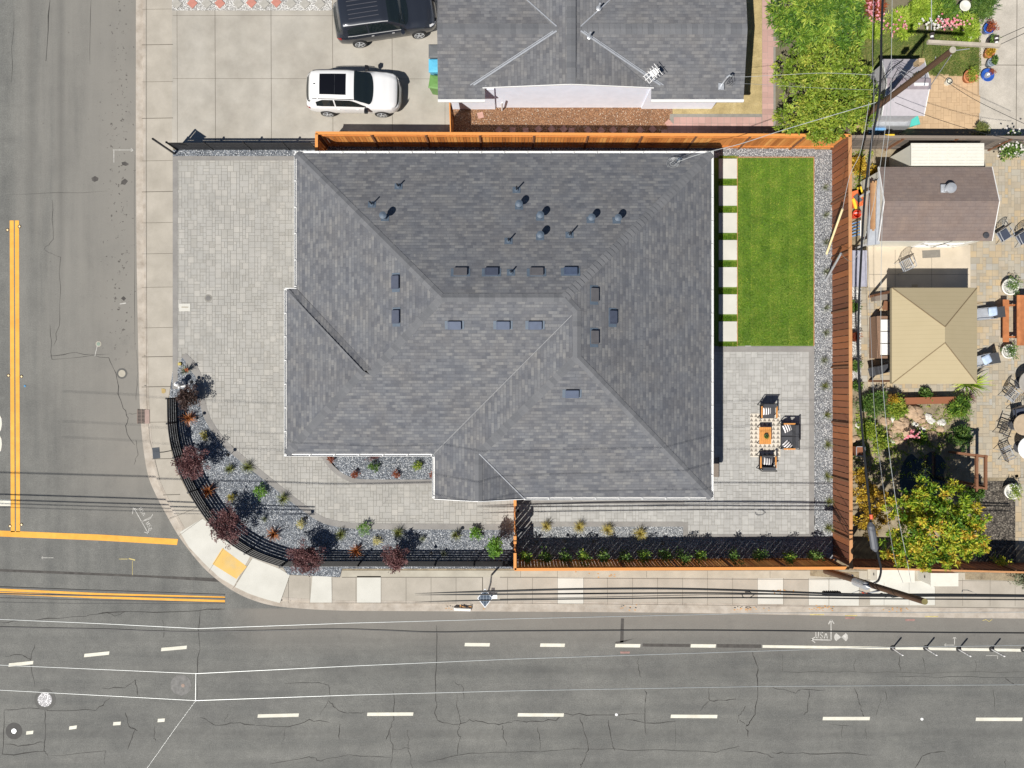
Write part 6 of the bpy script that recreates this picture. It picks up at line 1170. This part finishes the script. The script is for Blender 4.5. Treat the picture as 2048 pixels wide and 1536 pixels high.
def lounge(label, px, py, rz):
    x, y = P2(px, py, .4); T = thing('sling_chair', label, 'chair', (x, y, G), rz, 'grey sling chairs right of the gazebo'); b = MB(); b.bar((-.5,0,.34), (.35,0,.42), .5, .03); b.build('seat', M['alu'], T); b = MB(); b.bar((.33,0,.42), (.58,0,.88), .5, .03); b.build('backrest', M['darkgrey'], T)
    for s in (-1,1): b = MB(); b.tube([(-.5,s*.27,0),(-.45,s*.27,.58),(.4,s*.27,.60)], .015, 6); b.build('armrest', M['alu'], T); b = MB(); b.tube([(.2,s*.27,.58),(.35,s*.27,0)], .015, 6); b.build('leg', M['alu'], T)
lounge('grey sling chair with blue pillow, upper one right of the gazebo', 1968, 628, .1); lounge('grey sling chair with blue pillow, lower one right of the gazebo', 1958, 722, .25)
lb = plain('light_blue_fabric', (0.42,0.52,0.68), .9, var=.2, scale=10); pillow('light blue pillow on the upper sling chair', 1986, 623, .62, .15, .1, .42, lb); pillow('light blue pillow on the lower sling chair', 1974, 719, .62, .5, .1, .42, lb)
x, y = P2(1968, 583, 1.2)
# tables
x, y = P2(2052, 641, .75); T = thing('wooden_dining_table', 'worn reddish wooden picnic table at the right picture edge', 'table', (x, y, G)); ww = toned('worn_wood', [(0.36,0.13,0.05),(0.50,0.20,0.08),(0.55,0.36,0.26)], .5, .3, 3)
b = MB(); 
for k in range(6): b.box((-.42+.17*k, 0, .74), (.165, 2.35, .04), tone=rnd.random())
b.build('top', ww, T)
for s in (-1,1): b = MB(); b.bar((-.75,s*.75,.4), (.75,s*.75,.4), .06, .1, .1); b.bar((-.45,s*.75,0), (-.25,s*.75,.72), .08, .08, .1); b.bar((.45,s*.75,0), (.25,s*.75,.72), .08, .08, .1); b.build('leg_frame', ww, T)
b = MB(); b.box((-.82,0,.45), (.28,2.0,.04), tone=.2); b.build('bench_seat', ww, T)
def rtable(label, px, py, r, m, nm='round_table'):
    x, y = P2(px, py, .72); T = thing(nm, label, 'table', (x, y, G)); b = MB(); b.lathe((0,0,0), [(r-.02,.69),(r,.70),(r,.73),(r-.02,.735),(.001,.74)], 28); b.build('top', m, T); b = MB(); b.lathe((0,0,0), [(.3,0),(.28,.03),(.05,.05),(.05,.69)], 14); b.build('pedestal', M['darkgrey'], T)
tg = plain('tan_stone_top', (0.42,0.33,0.23), .5); rtable('grey round table below the wooden picnic table', 2058, 765, .55, plain('grey_top', (0.33,0.31,0.28), .4)); rtable('tan round table with chairs at the right edge', 2045, 849, .50, tg); rtable('white round table at the right picture edge', 2056, 896, .55, M['white'])
# pots
def pot(label, px, py, r, h, m, key, n=350, sd=1, flat=False, size=.09):
    x, y = P2(px, py, h); T = thing('plant_pot', label, 'plant pot', (x, y, G), 0, 'potted plants in the neighbour garden'); b = MB(); b.lathe((0,0,0), [(r*.62,0),(r*.98,h*.85),(r,h),(r*.86,h),(r*.8,h*.8),(.001,h*.78)], 20); b.build('pot', m, T, True)
    if key: b = MB(); crown(b, [(0,0,h+.12,r*1.0,r*1.0,.22)], n, size, 400+sd, .4, 16, .4, .45, (.1,1.)); b.build('plant', F[key], T)
    return T
tc = plain('terracotta', (0.50,0.19,0.08), .8); bl_ = plain('cobalt_glaze', (0.03,0.10,0.42), .2); wg = plain('white_glaze', (0.75,0.73,0.68), .5); dk = plain('dark_glaze', (0.05,0.04,0.04), .4)
for k, a in enumerate([('red leaved plant in a pot at the top of the pot row',1976,58,.26,.35,bl_,'red'),('green potted plant second in the row',1980,84,.20,.3,dk,'mid'),('orange tinted succulent pot third in the row',1977,107,.24,.32,tc,'gold'),('green potted plant just above the cobalt blue bowl',1981,126,.20,.35,plain('slate_pot',(0.25,0.3,0.36),.5),'mid'),('large orange terracotta pot at the corner of the garden lawn',1939,154,.33,.35,tc,'lime'),('large white bowl planter above the wooden picnic table',2018,574,.40,.35,wg,'mid'),('white planter below the wooden picnic table bench',2015,703,.34,.35,wg,'mid'),('half shaded white pot on the bark mulch',2022,982,.38,.4,wg,'lime'),('small pot in the white pebble bed, topmost',1706,615,.24,.3,dk,'mid'),('small pot with orange plant in the white pebble bed',1706,674,.24,.3,dk,'red'),('small pot in the white pebble bed, lowest',1706,732,.24,.3,dk,'mid'),('small terracotta planter with orange flowers at the end of the planter wall',1783,797,.20,.6,tc,'gold')]): pot(*a, 420, k)
x, y = P2(1974, 151, .3); T = thing('blue_bowl', 'glazed cobalt blue bowl planter at the bottom of the pot row', 'planter', (x, y, G)); b = MB(); b.lathe((0,0,0), [(.15,0),(.30,.22),(.31,.25),(.28,.25),(.21,.15),(.001,.13)], 26); b.build('bowl', bl_, T, True); b = MB(); b.lathe((0,0,.14), [(.12,0),(.13,.10),(.10,.10),(.001,.04)], 18); b.build('inner_pot', M['alu'], T); b = MB(); crown(b, [(.12,.1,.38,.16,.12,.08)], 120, .07, 5); b.build('plant', F['red'], T)
x, y = P2(1927, 14, .7); T = thing('birdbath', 'round white birdbath bowl in the flower bed', 'birdbath', (x, y, G)); b = MB(); b.lathe((0,0,0), [(.15,0),(.06,.05),(.05,.6),(.24,.66),(.26,.72),(.23,.72),(.10,.66),(.001,.655)], 24); b.build('bowl', M['cream'], T, True)
x, y = P2(1937, 76, .3); T = thing('garden_stake_light', 'small round cream light in the garden lawn', 'garden light', (x, y, G)); b = MB(); b.tube([(0,0,0),(0,0,.3)], .015, 6); b.build('stake', M['darkgrey'], T); b = MB(); b.lathe((0,0,.3), [(.05,0),(.11,.04),(.001,.09)], 14); b.build('globe', M['cream'], T)
x, y = P2(1898, 163, .3); T = thing('hose_reel', 'round cream pot with coiled hose on the brick patio edge', 'hose pot', (x, y, G)); b = MB(); b.lathe((0,0,0), [(.14,0),(.16,.22),(.12,.22),(.10,.05),(.001,.05)], 18); b.build('pot', M['cream'], T); b = MB(); b.tube([(.12*math.cos(t), .12*math.sin(t), .24) for t in [i*.4 for i in range(17)]], .02, 6); b.build('hose', M['blackmetal'], T)
# pergola / brown wooden frame, planter with stones
T = thing('wooden_arbour', 'brown wooden arbour frame beside the bark mulch', 'arbour', (*P2(1955, 950, 0), G))
bx0, by0 = P2(1955, 950, 0)
def ab(a, c, za, zc, w_=.10, nm='beam'):
    A_, C_ = P2(*a, za), P2(*c, zc); b = MB(); b.bar((A_[0]-bx0, A_[1]-by0, za-G), (C_[0]-bx0, C_[1]-by0, zc-G), w_, .12, .5); b.build(nm, M['post'], T)
ab((1953,908),(1953,985),2.1,2.1); ab((1971,910),(1971,975),2.1,2.1); ab((1915,906),(1974,913),2.05,2.05); ab((1918,970),(1973,977),2.05,2.05)
for q in ((1953,912),(1971,914),(1953,975),(1971,974)): 
    X, Y = P2(*q, 2.1); b = MB(); b.box((X-bx0, Y-by0, 1.0), (.1,.1,2.0)); b.build('post', M['post'], T)
x, y = P2(1717, 902, .5); T = thing('framed_box', 'small brown framed box beside the brown fence', 'box', (x, y, G)); b = MB(); b.box((0,0,.3), (.38,.42,.55)); b.build('body', M['redwood'], T); b = MB()
for s in (-1,1): b.box((s*.2,0,.585), (.03,.46,.03)); b.box((0,s*.22,.585), (.43,.03,.03))
b.build('rim', M['alu'], T)
# rocks
r_ = random.Random(12); rm = plain('garden_rock', (0.42,0.30,0.20), .9, var=.3, scale=4); rm2 = plain('pale_rock', (0.62,0.60,0.56), .9, var=.2, scale=5)
RK = [(1825,822,.42,0),(1800,845,.38,0),(1838,838,.30,0),(1850,852,.20,0),(1770,842,.26,0),(1792,858,.24,0),(1862,872,.30,0),(1815,862,.34,0),(1773,868,.28,0),(1795,881,.2,0),(1838,815,.12,1),(1720,850,.2,1),(1882,845,.2,1),(1787,838,.2,1),(1855,833,.18,1),(1862,842,.16,1),(1845,858,.14,1),(1777,880,.14,1),(1787,883,.12,1),(1727,820,.14,1),(1712,878,.22,0),(1740,826,.24,0),(1880,858,.16,0),(1830,848,.15,1)]
wh_ = ['top left','upper','flat','small','left','brown','largest round','central','lower left','low','tiny top','fence side','path side','pale','stream','lower stream','stream end','lowest pale','lowest tiny','far left','corner','orange','path edge','middle pale']
for k, (px, py, r, c) in enumerate(RK):
    x, y = P2(px, py); b = MB(); rings = []; ph = [r_.uniform(.75, 1.2) for _ in range(9)]
    for t, z in ((1.0,0),(1.08,.25),(.85,.5),(.45,.66),(.05,.70)): rings.append([(r*t*ph[i]*math.cos(i*.698)*1.1, r*t*ph[(i+2)%9]*math.sin(i*.698)*.85, z*r*ph[(i+4)%9]) for i in range(9)])
    b.loft(rings); o = b.build('garden_rock', rm2 if c else rm); o.location = (x, y, G); tag(o, '%s %s rock number of the rock garden' % (wh_[k], 'pale grey' if c else 'tan') if 0 else '%s %s boulder in the rock garden below the gazebo' % (wh_[k], 'pale grey' if c else 'tan'), 'rock', 'boulders in the rock garden')
# odds and ends by the brown fence
x, y = P2(1713, 398, .5); T = thing('garden_cart', 'yellow and orange cart with junk beside the brown fence', 'cart', (x, y, G), .3); b = MB(); b.box((0,0,.3), (.5,.7,.3), taper=1.1); b.build('tub', plain('orange_red', (0.72,0.16,0.05), .6), T); b = MB(); b.box((.26,.25,.42), (.2,.5,.06)); b.box((-.2,-.2,.47), (.12,.5,.05)); b.build('side_panel', plain('toy_yellow', (0.8,0.55,0.04), .5), T); b = MB(); b.box((.02,.0,.47), (.22,.4,.08), rz=.4); b.build('load', M['ventgrey'], T)
x, y = P2(1714, 428, .5); T = thing('red_bucket', 'red plastic bucket below the orange cart', 'bucket', (x, y, G)); b = MB(); b.lathe((0,0,0), [(.15,0),(.2,.4),(.17,.4),(.14,.1),(.001,.1)], 16); b.build('body', plain('bucket_red', (0.68,0.07,0.03), .5), T); b = MB(); b.tube([(.19*math.cos(t), .02, .4+.12*math.sin(t)) for t in [i*.314 for i in range(11)]], .01, 5); b.build('handle', M['alu'], T)
x, y = P2(1708, 460, .4); T = thing('blue_rack', 'blue folding rack behind the brown fence', 'rack', (x, y, G)); 
for k in range(5): b = MB(); b.bar((-.15,-.3+.15*k,.1), (.2,-.25+.15*k,.5), .04, .03); b.build('rung', plain('rack_blue', (0.10,0.26,0.55), .5), T)
for s in (-.15,.2): b = MB(); b.bar((s,-.35,.1 if s<0 else .5), (s,.4,.1 if s<0 else .5), .04, .03); b.build('rail', M['white'], T)
x, y = P2(1782, 270, G+1.7); b = MB(); b.box((0,0,0), (.30,.06,.04)); b.bar((-.15,0,0), (-.27,.02,0), .02, .02); o = b.build('yellow_tool', plain('toy_yellow', (0.8,0.55,0.04), .5)); o.location = (x, y, G+1.71); tag(o, 'yellow tool lying on the top of the weathered grey fence', 'tool')
x, y = P2(1862, 508); b = MB(); b.box((0,0,.008), (.85,.36,.014), rz=.05); o = b.build('door_mat', plain('mat_grey', (0.20,0.185,0.16), .95)); o.location = (x, y, G+.014); tag(o, 'grey brown door mat in front of the white shed doors', 'mat')
# ================================================================ UTILITY POLES AND WIRES
def wp_(px, py, z): return Vector(P(px, py, z))
a, c = wp_(1690, 262, G), wp_(1905, 100, 8.3); T = thing('utility_pole', 'brown wooden utility pole with crossarm above the vinyl shed', 'utility pole', a); c -= a
b = MB(); b.tube([(0,0,0), c*.5, c], [.145,.125,.11], 14); pole = b.build('pole', M['polewood'], T); b = MB(); b.lathe(c+Vector((0,0,0)), [(.118,0),(.118,.03),(.001,.04)], 14); b.build('pole_top', M['concrete_mid'], pole)
A_, B_ = wp_(1855, 84, 8.0)-a, wp_(1999, 92, 8.0)-a; b = MB(); b.bar(A_, B_, .12, .12); arm = b.build('crossarm', plain('grey_timber', (0.42,0.37,0.30), .9, var=.2), T)
for px, py in ((1864, 72), (1993, 76)):
    q = wp_(px, py, 8.0)-a; m = wp_(px, 90, 8.0)-a
    for k in range(4): b = MB(); b.tube([mix(m, q, .25+.28*k), mix(m, q, .45+.28*k)], .085 if k % 2 else .055, 10); b.build('insulator', M['white'] if k % 2 == 0 else dk, arm)
for k in range(12): t = .08+.072*k; q = c*t; s = 1 if k % 2 else -1; b = MB(); b.tube([q+Vector((0,s*.14,0)), q+Vector((0.02,s*.24,.01))], .014, 5); b.build('step_bolt', M['alu'], pole)
b = MB(); b.tube([c*.99+Vector((.0,-.15,0)), wp_(1885,158,5.)-a+Vector((0,0,-1))], .018, 5); b.tube([c*.99, B_+Vector((-1.1,-.1,0))], .015, 5); b.build('brace_rod', M['alu'], T)
for px, py, z in ((1838,125,6.0),(1835,150,5.8)): q = wp_(px, py, z)-a; b = MB(); b.box(q, (.22,.16,.4)); b.build('terminal_box', plain('tan_box', (0.5,0.36,0.22), .7), pole)
for k in range(5): q = c*(.66+.02*k); b = MB(); rr_ = random.Random(k); b.tube([q, q+Vector((-.25-.1*k,.35,-.1)), q+Vector((-.5,.15+.1*k,-.5)), q+Vector((-.55-.1*k,-.2,-.4))], .012, 5); b.build('jumper_wire', M['wireg'] if k % 2 else M['cable'], pole)
# south east pole
a, c = wp_(1652, 1142, G), wp_(1849, 1203, 8.2); T = thing('utility_pole', 'dark leaning utility pole with grey transformer by the sidewalk', 'utility pole', a); c -= a
b = MB(); b.tube([(0,0,0), c*.5, c], [.15,.125,.115], 14); pole = b.build('pole', M['polewood'], T); b = MB(); b.tube([c*.998, c*1.003], .112, 14); b.build('pole_top', plain('mossy', (0.20,0.17,0.07), .9), pole)
q0, q1 = wp_(1710,1163,3.6)-a, wp_(1733,1172,4.4)-a; b = MB(); b.tube([q0, q1], .17, 16); b.build('transformer', M['alu'], T); b = MB(); b.tube([q1, q1+Vector((.1,-.02,.1)), q1+Vector((.22,.06,.05))], .05, 8); b.build('bushing', M['white'], T)
b = MB(); b.tube([(.12,.12,.2), c*.30+Vector((.10,.13,0))], .05, 8); b.build('conduit', M['alu'], T)
b = MB(); b.bar(wp_(1725,1189,5.)-a, wp_(1762,1180,5.)-a, .06, .04); b.build('bracket', M['alu'], T); b = MB(); b.bar(wp_(1724,1184,5.)-a, wp_(1740,1190,5.)-a, .07, .05); b.build('red_tag', plain('tag_red', (0.65,0.10,0.04), .6), T)
for k, (px, py) in enumerate(((1700,1188),(1745,1193),(1770,1195))): b = MB(); b.tube([wp_(px,py,4.8)-a, wp_(px+18,py-7,5.0)-a, wp_(px+40,py+2,5.1)-a, wp_(px+65,py-1,4.9)-a], .014, 5); b.build('jumper_wire', M['cable'] if k else M['wireg'], pole)
def wire(name, label, pts, r, m, cat='cable', taper=None, group=None, sm=5):
    p = smooth([tuple(wp_(*q)) for q in pts], sm) if len(pts) > 2 else [tuple(wp_(*q)) for q in pts]
    rr_ = [r]*len(p)
    if taper: n = max(2, int(len(p)*taper)); rr_ = [r*min(1, (.12+.88*i/n)) for i in range(len(p))]
    b = MB(); b.tube(p, rr_, 6); return tag(b.build(name, m), label, cat, group)
wire('thick_cable', 'thickest black cable over the sidewalk, uppermost of the bundle', [(830,1187,5.1),(1000,1182,5.1),(1150,1178,5.1),(1330,1177,5.1),(1500,1181,5.2),(1660,1187,5.3),(1760,1189,5.4),(1900,1189,5.4),(2080,1191,5.3)], .042, M['cable'], taper=.12, group='black cables over the sidewalk')
wire('thick_cable', 'second black cable over the sidewalk just below the uppermost one', [(830,1190,5.1),(1000,1188.5,5.1),(1350,1186,5.1),(1500,1187,5.1),(1660,1191,5.2),(1790,1192.5,5.3),(1900,1192,5.3),(2080,1193,5.2)], .032, M['cable'], taper=.12, group='black cables over the sidewalk')
wire('thick_cable', 'lowest black cable over the sidewalk nearest the kerb', [(830,1204,5.1),(1000,1200,5.1),(1380,1195.5,5.1),(1600,1196,5.1),(1760,1197.5,5.1),(2080,1199.5,5.1)], .027, M['cable'], taper=.12, group='black cables over the sidewalk')
wire('thin_cable', 'thin dark strand between the second and lowest sidewalk cables', [(1000,1198,5.3),(1200,1194,5.3),(1450,1189,5.3),(1650,1190,5.3)], .012, M['cable'], group='black cables over the sidewalk')
for k, (y0, y1, y2, r) in enumerate(((1174,1182,1189.5,.03),(1187,1192,1197,.028),(1195.5,1201,1205.5,.018),(1204,1207,1207.5,.012))): wire('thick_cable', ['uppermost','second','third','lowest, thinnest'][k]+' of the black cables beside the double yellow line of the south road', [(-460,y0-14,5.1),(0,y0,5.1),(220,y1,5.1),(450,y2,5.1)], r, M['cable'], group='black cables above the yellow line')
wire('black_wire', 'single black wire over the upper lane of the south road', [(-560,1238,8.0),(0,1253.5,8.0),(200,1258,8.0),(390,1263.5,8.0),(650,1258,8.0),(760,1260,8.0),(870,1264,8.0),(1000,1262,8.0),(1300,1260,8.0),(1536,1261,8.0),(1800,1264,8.0),(2080,1266,8.0)], .026, M['cable'])
wire('power_line', 'uppermost pale power line crossing the south road', [(-700,1205,11.8),(0,1238.5,11.8),(200,1247,11.8),(395,1257,11.8)], .011, M['wirew'], group='pale power lines', sm=1); wire('power_line', 'uppermost pale power line right of the bend along the kerb', [(395,1257,11.8),(700,1246,11.8),(1024,1237.5,11.8),(1536,1226,11.8),(2080,1224,11.8)], .011, M['wirew'], group='pale power lines', sm=1)
wire('power_line', 'middle pale power line left of the bend', [(-700,1297,11.8),(0,1330,11.8),(392,1347,11.8)], .009, M['wirew'], group='pale power lines', sm=1); wire('power_line', 'middle pale power line right of the bend', [(392,1347,11.8),(700,1332,11.8),(1024,1318,11.8),(1536,1301.5,11.8),(1750,1295,11.8),(2080,1290,11.8)], .0115, M['wirew'], group='pale power lines', sm=1)
wire('power_line', 'lowest pale power line left of the bend', [(-700,1345,11.8),(0,1380,11.8),(391,1401,11.8)], .009, M['wirew'], group='pale power lines', sm=1); wire('power_line', 'lowest pale power line right of the bend', [(391,1401,11.8),(700,1390,11.8),(1024,1381.5,11.8),(1536,1372.5,11.8),(1800,1371,11.8),(2080,1369,11.8)], .0115, M['wirew'], group='pale power lines', sm=1)
wire('power_line', 'short pale line joining the middle and lowest power lines', [(392,1346,11.8),(391,1402,11.8)], .010, M['wirew']); wire('power_line', 'thin pale line running diagonally down from the power line bend', [(391,1402,11.8),(354,1452,11.8),(288,1545,11.8)], .0035, M['wirew'], sm=1)
wire('thick_cable', 'thick black cable running down the picture beside the brown fence', [(1768,-60,6.6),(1763,60,6.6),(1762,130,6.6),(1757,210,6.4),(1742,290,6.1),(1729,400,5.7),(1722,520,5.5),(1717,640,5.3),(1718,760,5.2),(1726,880,5.2),(1737,990,5.2),(1744,1060,5.2),(1757,1115,5.2),(1762,1140,5.1),(1757,1160,5.0),(1748,1166,4.9)], .046, M['cable'])
b = MB(); b.tube([wp_(1741,1044,5.25), wp_(1742,1052,5.25), wp_(1749,1096,5.25), wp_(1752,1103,5.25)], [.05,.15,.15,.05], 10); tag(b.build('splice_case', plain('splice_grey', (0.10,0.105,0.12), .5)), 'grey splice case hanging on the thick black cable', 'splice case'); b = MB(); b.tube([wp_(1742,1029,5.25), wp_(1743,1038,5.25)], .065, 8); tag(b.build('cable_marker', plain('tag_red', (0.65,0.10,0.04), .6)), 'small red marker sleeve on the thick black cable', 'marker')
for k, (pts, r, l) in enumerate([([(1738,205,6.3),(1722,300,6),(1700,350,5.7),(1685,419,4.6)],.010,'thin wire from the pole towards the cream guy guard'),
    ([(1775,205,6.3),(1765,300,6),(1740,440,5.5),(1708,520,4),(1682,508,2.3)],.010,'thin wire from the pole towards the silver guy guard'),
    ([(1748,-60,7),(1745,100,7),(1748,210,6.8),(1742,300,6.5),(1735,420,6.1),(1738,560,5.8),(1743,700,5.6),(1750,840,5.5),(1762,940,5.4),(1776,1040,5.4),(1790,1120,5.4),(1806,1165,5.4)],.009,'left thin wire parallel to the thick cable, ending at the sidewalk pole'),
    ([(1785,-60,7),(1783,100,7),(1780,240,6.8),(1768,360,6.4),(1762,560,6),(1764,740,5.8),(1778,900,5.6),(1797,1035,5.5),(1812,1110,5.4),(1822,1165,5.4)],.010,'right thin wire parallel to the thick cable, ending at the sidewalk pole'),
    ([(1863,-60,8),(1863,60,8)],.016,'short pale wire from the left insulator to the top edge'),
    ([(1990,80,8),(2080,40,8.2)],.010,'thin wire from the right insulator to the right edge, upper'),([(1998,90,8),(2080,52,8.2)],.010,'thin wire from the right insulator to the right edge, lower'),
    ([(1895,165,5),(1960,205,5),(2080,262,5)],.010,'thin dark wire crossing the brick patio, upper one'),([(1790,205,5),(1880,240,5),(1990,272,5),(2080,285,5)],.010,'thin dark wire crossing the brick patio, lower one'),
    ([(1752,205,6.2),(1660,232,5.4),(1560,262,4.7),(1480,288,4.2),(1400,308,3.7),(1355,324,3.45)],.014,'pale service drop wire from the pole to the corner house mast'),
    ([(1752,150,6.5),(1650,146,5.6),(1560,150,4.9),(1480,154,4.0),(1462,152,3.6)],.008,'upper pale wire from the pole to the neighbour roof mast'),([(1752,180,6.2),(1640,176,5.4),(1540,170,4.6),(1470,166,3.6)],.006,'lower thin wire from the pole to the neighbour roof'),
    ([(1806,120,6.6),(1770,150,6.5),(1745,200,6.3)],.02,'short black wire loop at the pole terminals'),([(1838,130,6.3),(1800,160,6.3),(1762,215,6.2)],.012,'thin wire loop below the pole terminal box')]):
    wire('overhead_wire', l, pts, r, M['wirew'] if k in (0,1,3,4,9,10) else M['wireg'] if k in (2,11) else M['cable'], 'wire')
for k, (p, q, m, l) in enumerate([((1653,508,G),(1685,418,2.3),plain('cream_guard', (0.74,0.62,0.36), .6),'long cream guy wire guard leaning over the gravel beside the fence'),((1651,562,G),(1682,507,1.9),M['alu'],'silver guy wire guard below the cream one')]):
    b = MB(); b.tube([wp_(*p), wp_(*q)], .05, 8); tag(b.build('guy_guard', m), l, 'guy guard', 'guy wire guards')
x, y = wp_(1662,1186,4.9).xy; b = MB(); b.box((x,y,4.95), (.72,.15,.14)); 
for k in range(7): b.box((x-.28+.09*k,y,4.95), (.03,.19,.18))
tag(b.build('splice_box', M['blackmetal']), 'ribbed black splice box on the sidewalk cables left of the pole', 'splice box')
b = MB(); b.tube([wp_(*q) for q in [(1923,1190,5.2),(1925,1180,5.2),(1935,1180,5.2),(1953,1187,5.2),(1930,1194,5.2),(1923,1190,5.2)]], .016, 5); tag(b.build('wire_loop', M['wirew']), 'silver wire loop hanging on the sidewalk cables right of the pole', 'wire loop')
b = MB(); b.tube([wp_(*q) for q in [(1484,1189,4.8),(1486,1194,4.8),(1492,1196,4.8),(1500,1195,4.8),(1508,1190,4.8),(1500,1184,4.8),(1490,1184,4.8)]], .02, 5); tag(b.build('cable_loop', M['cable']), 'small black cable loop on the sidewalk cables mid way', 'wire loop')
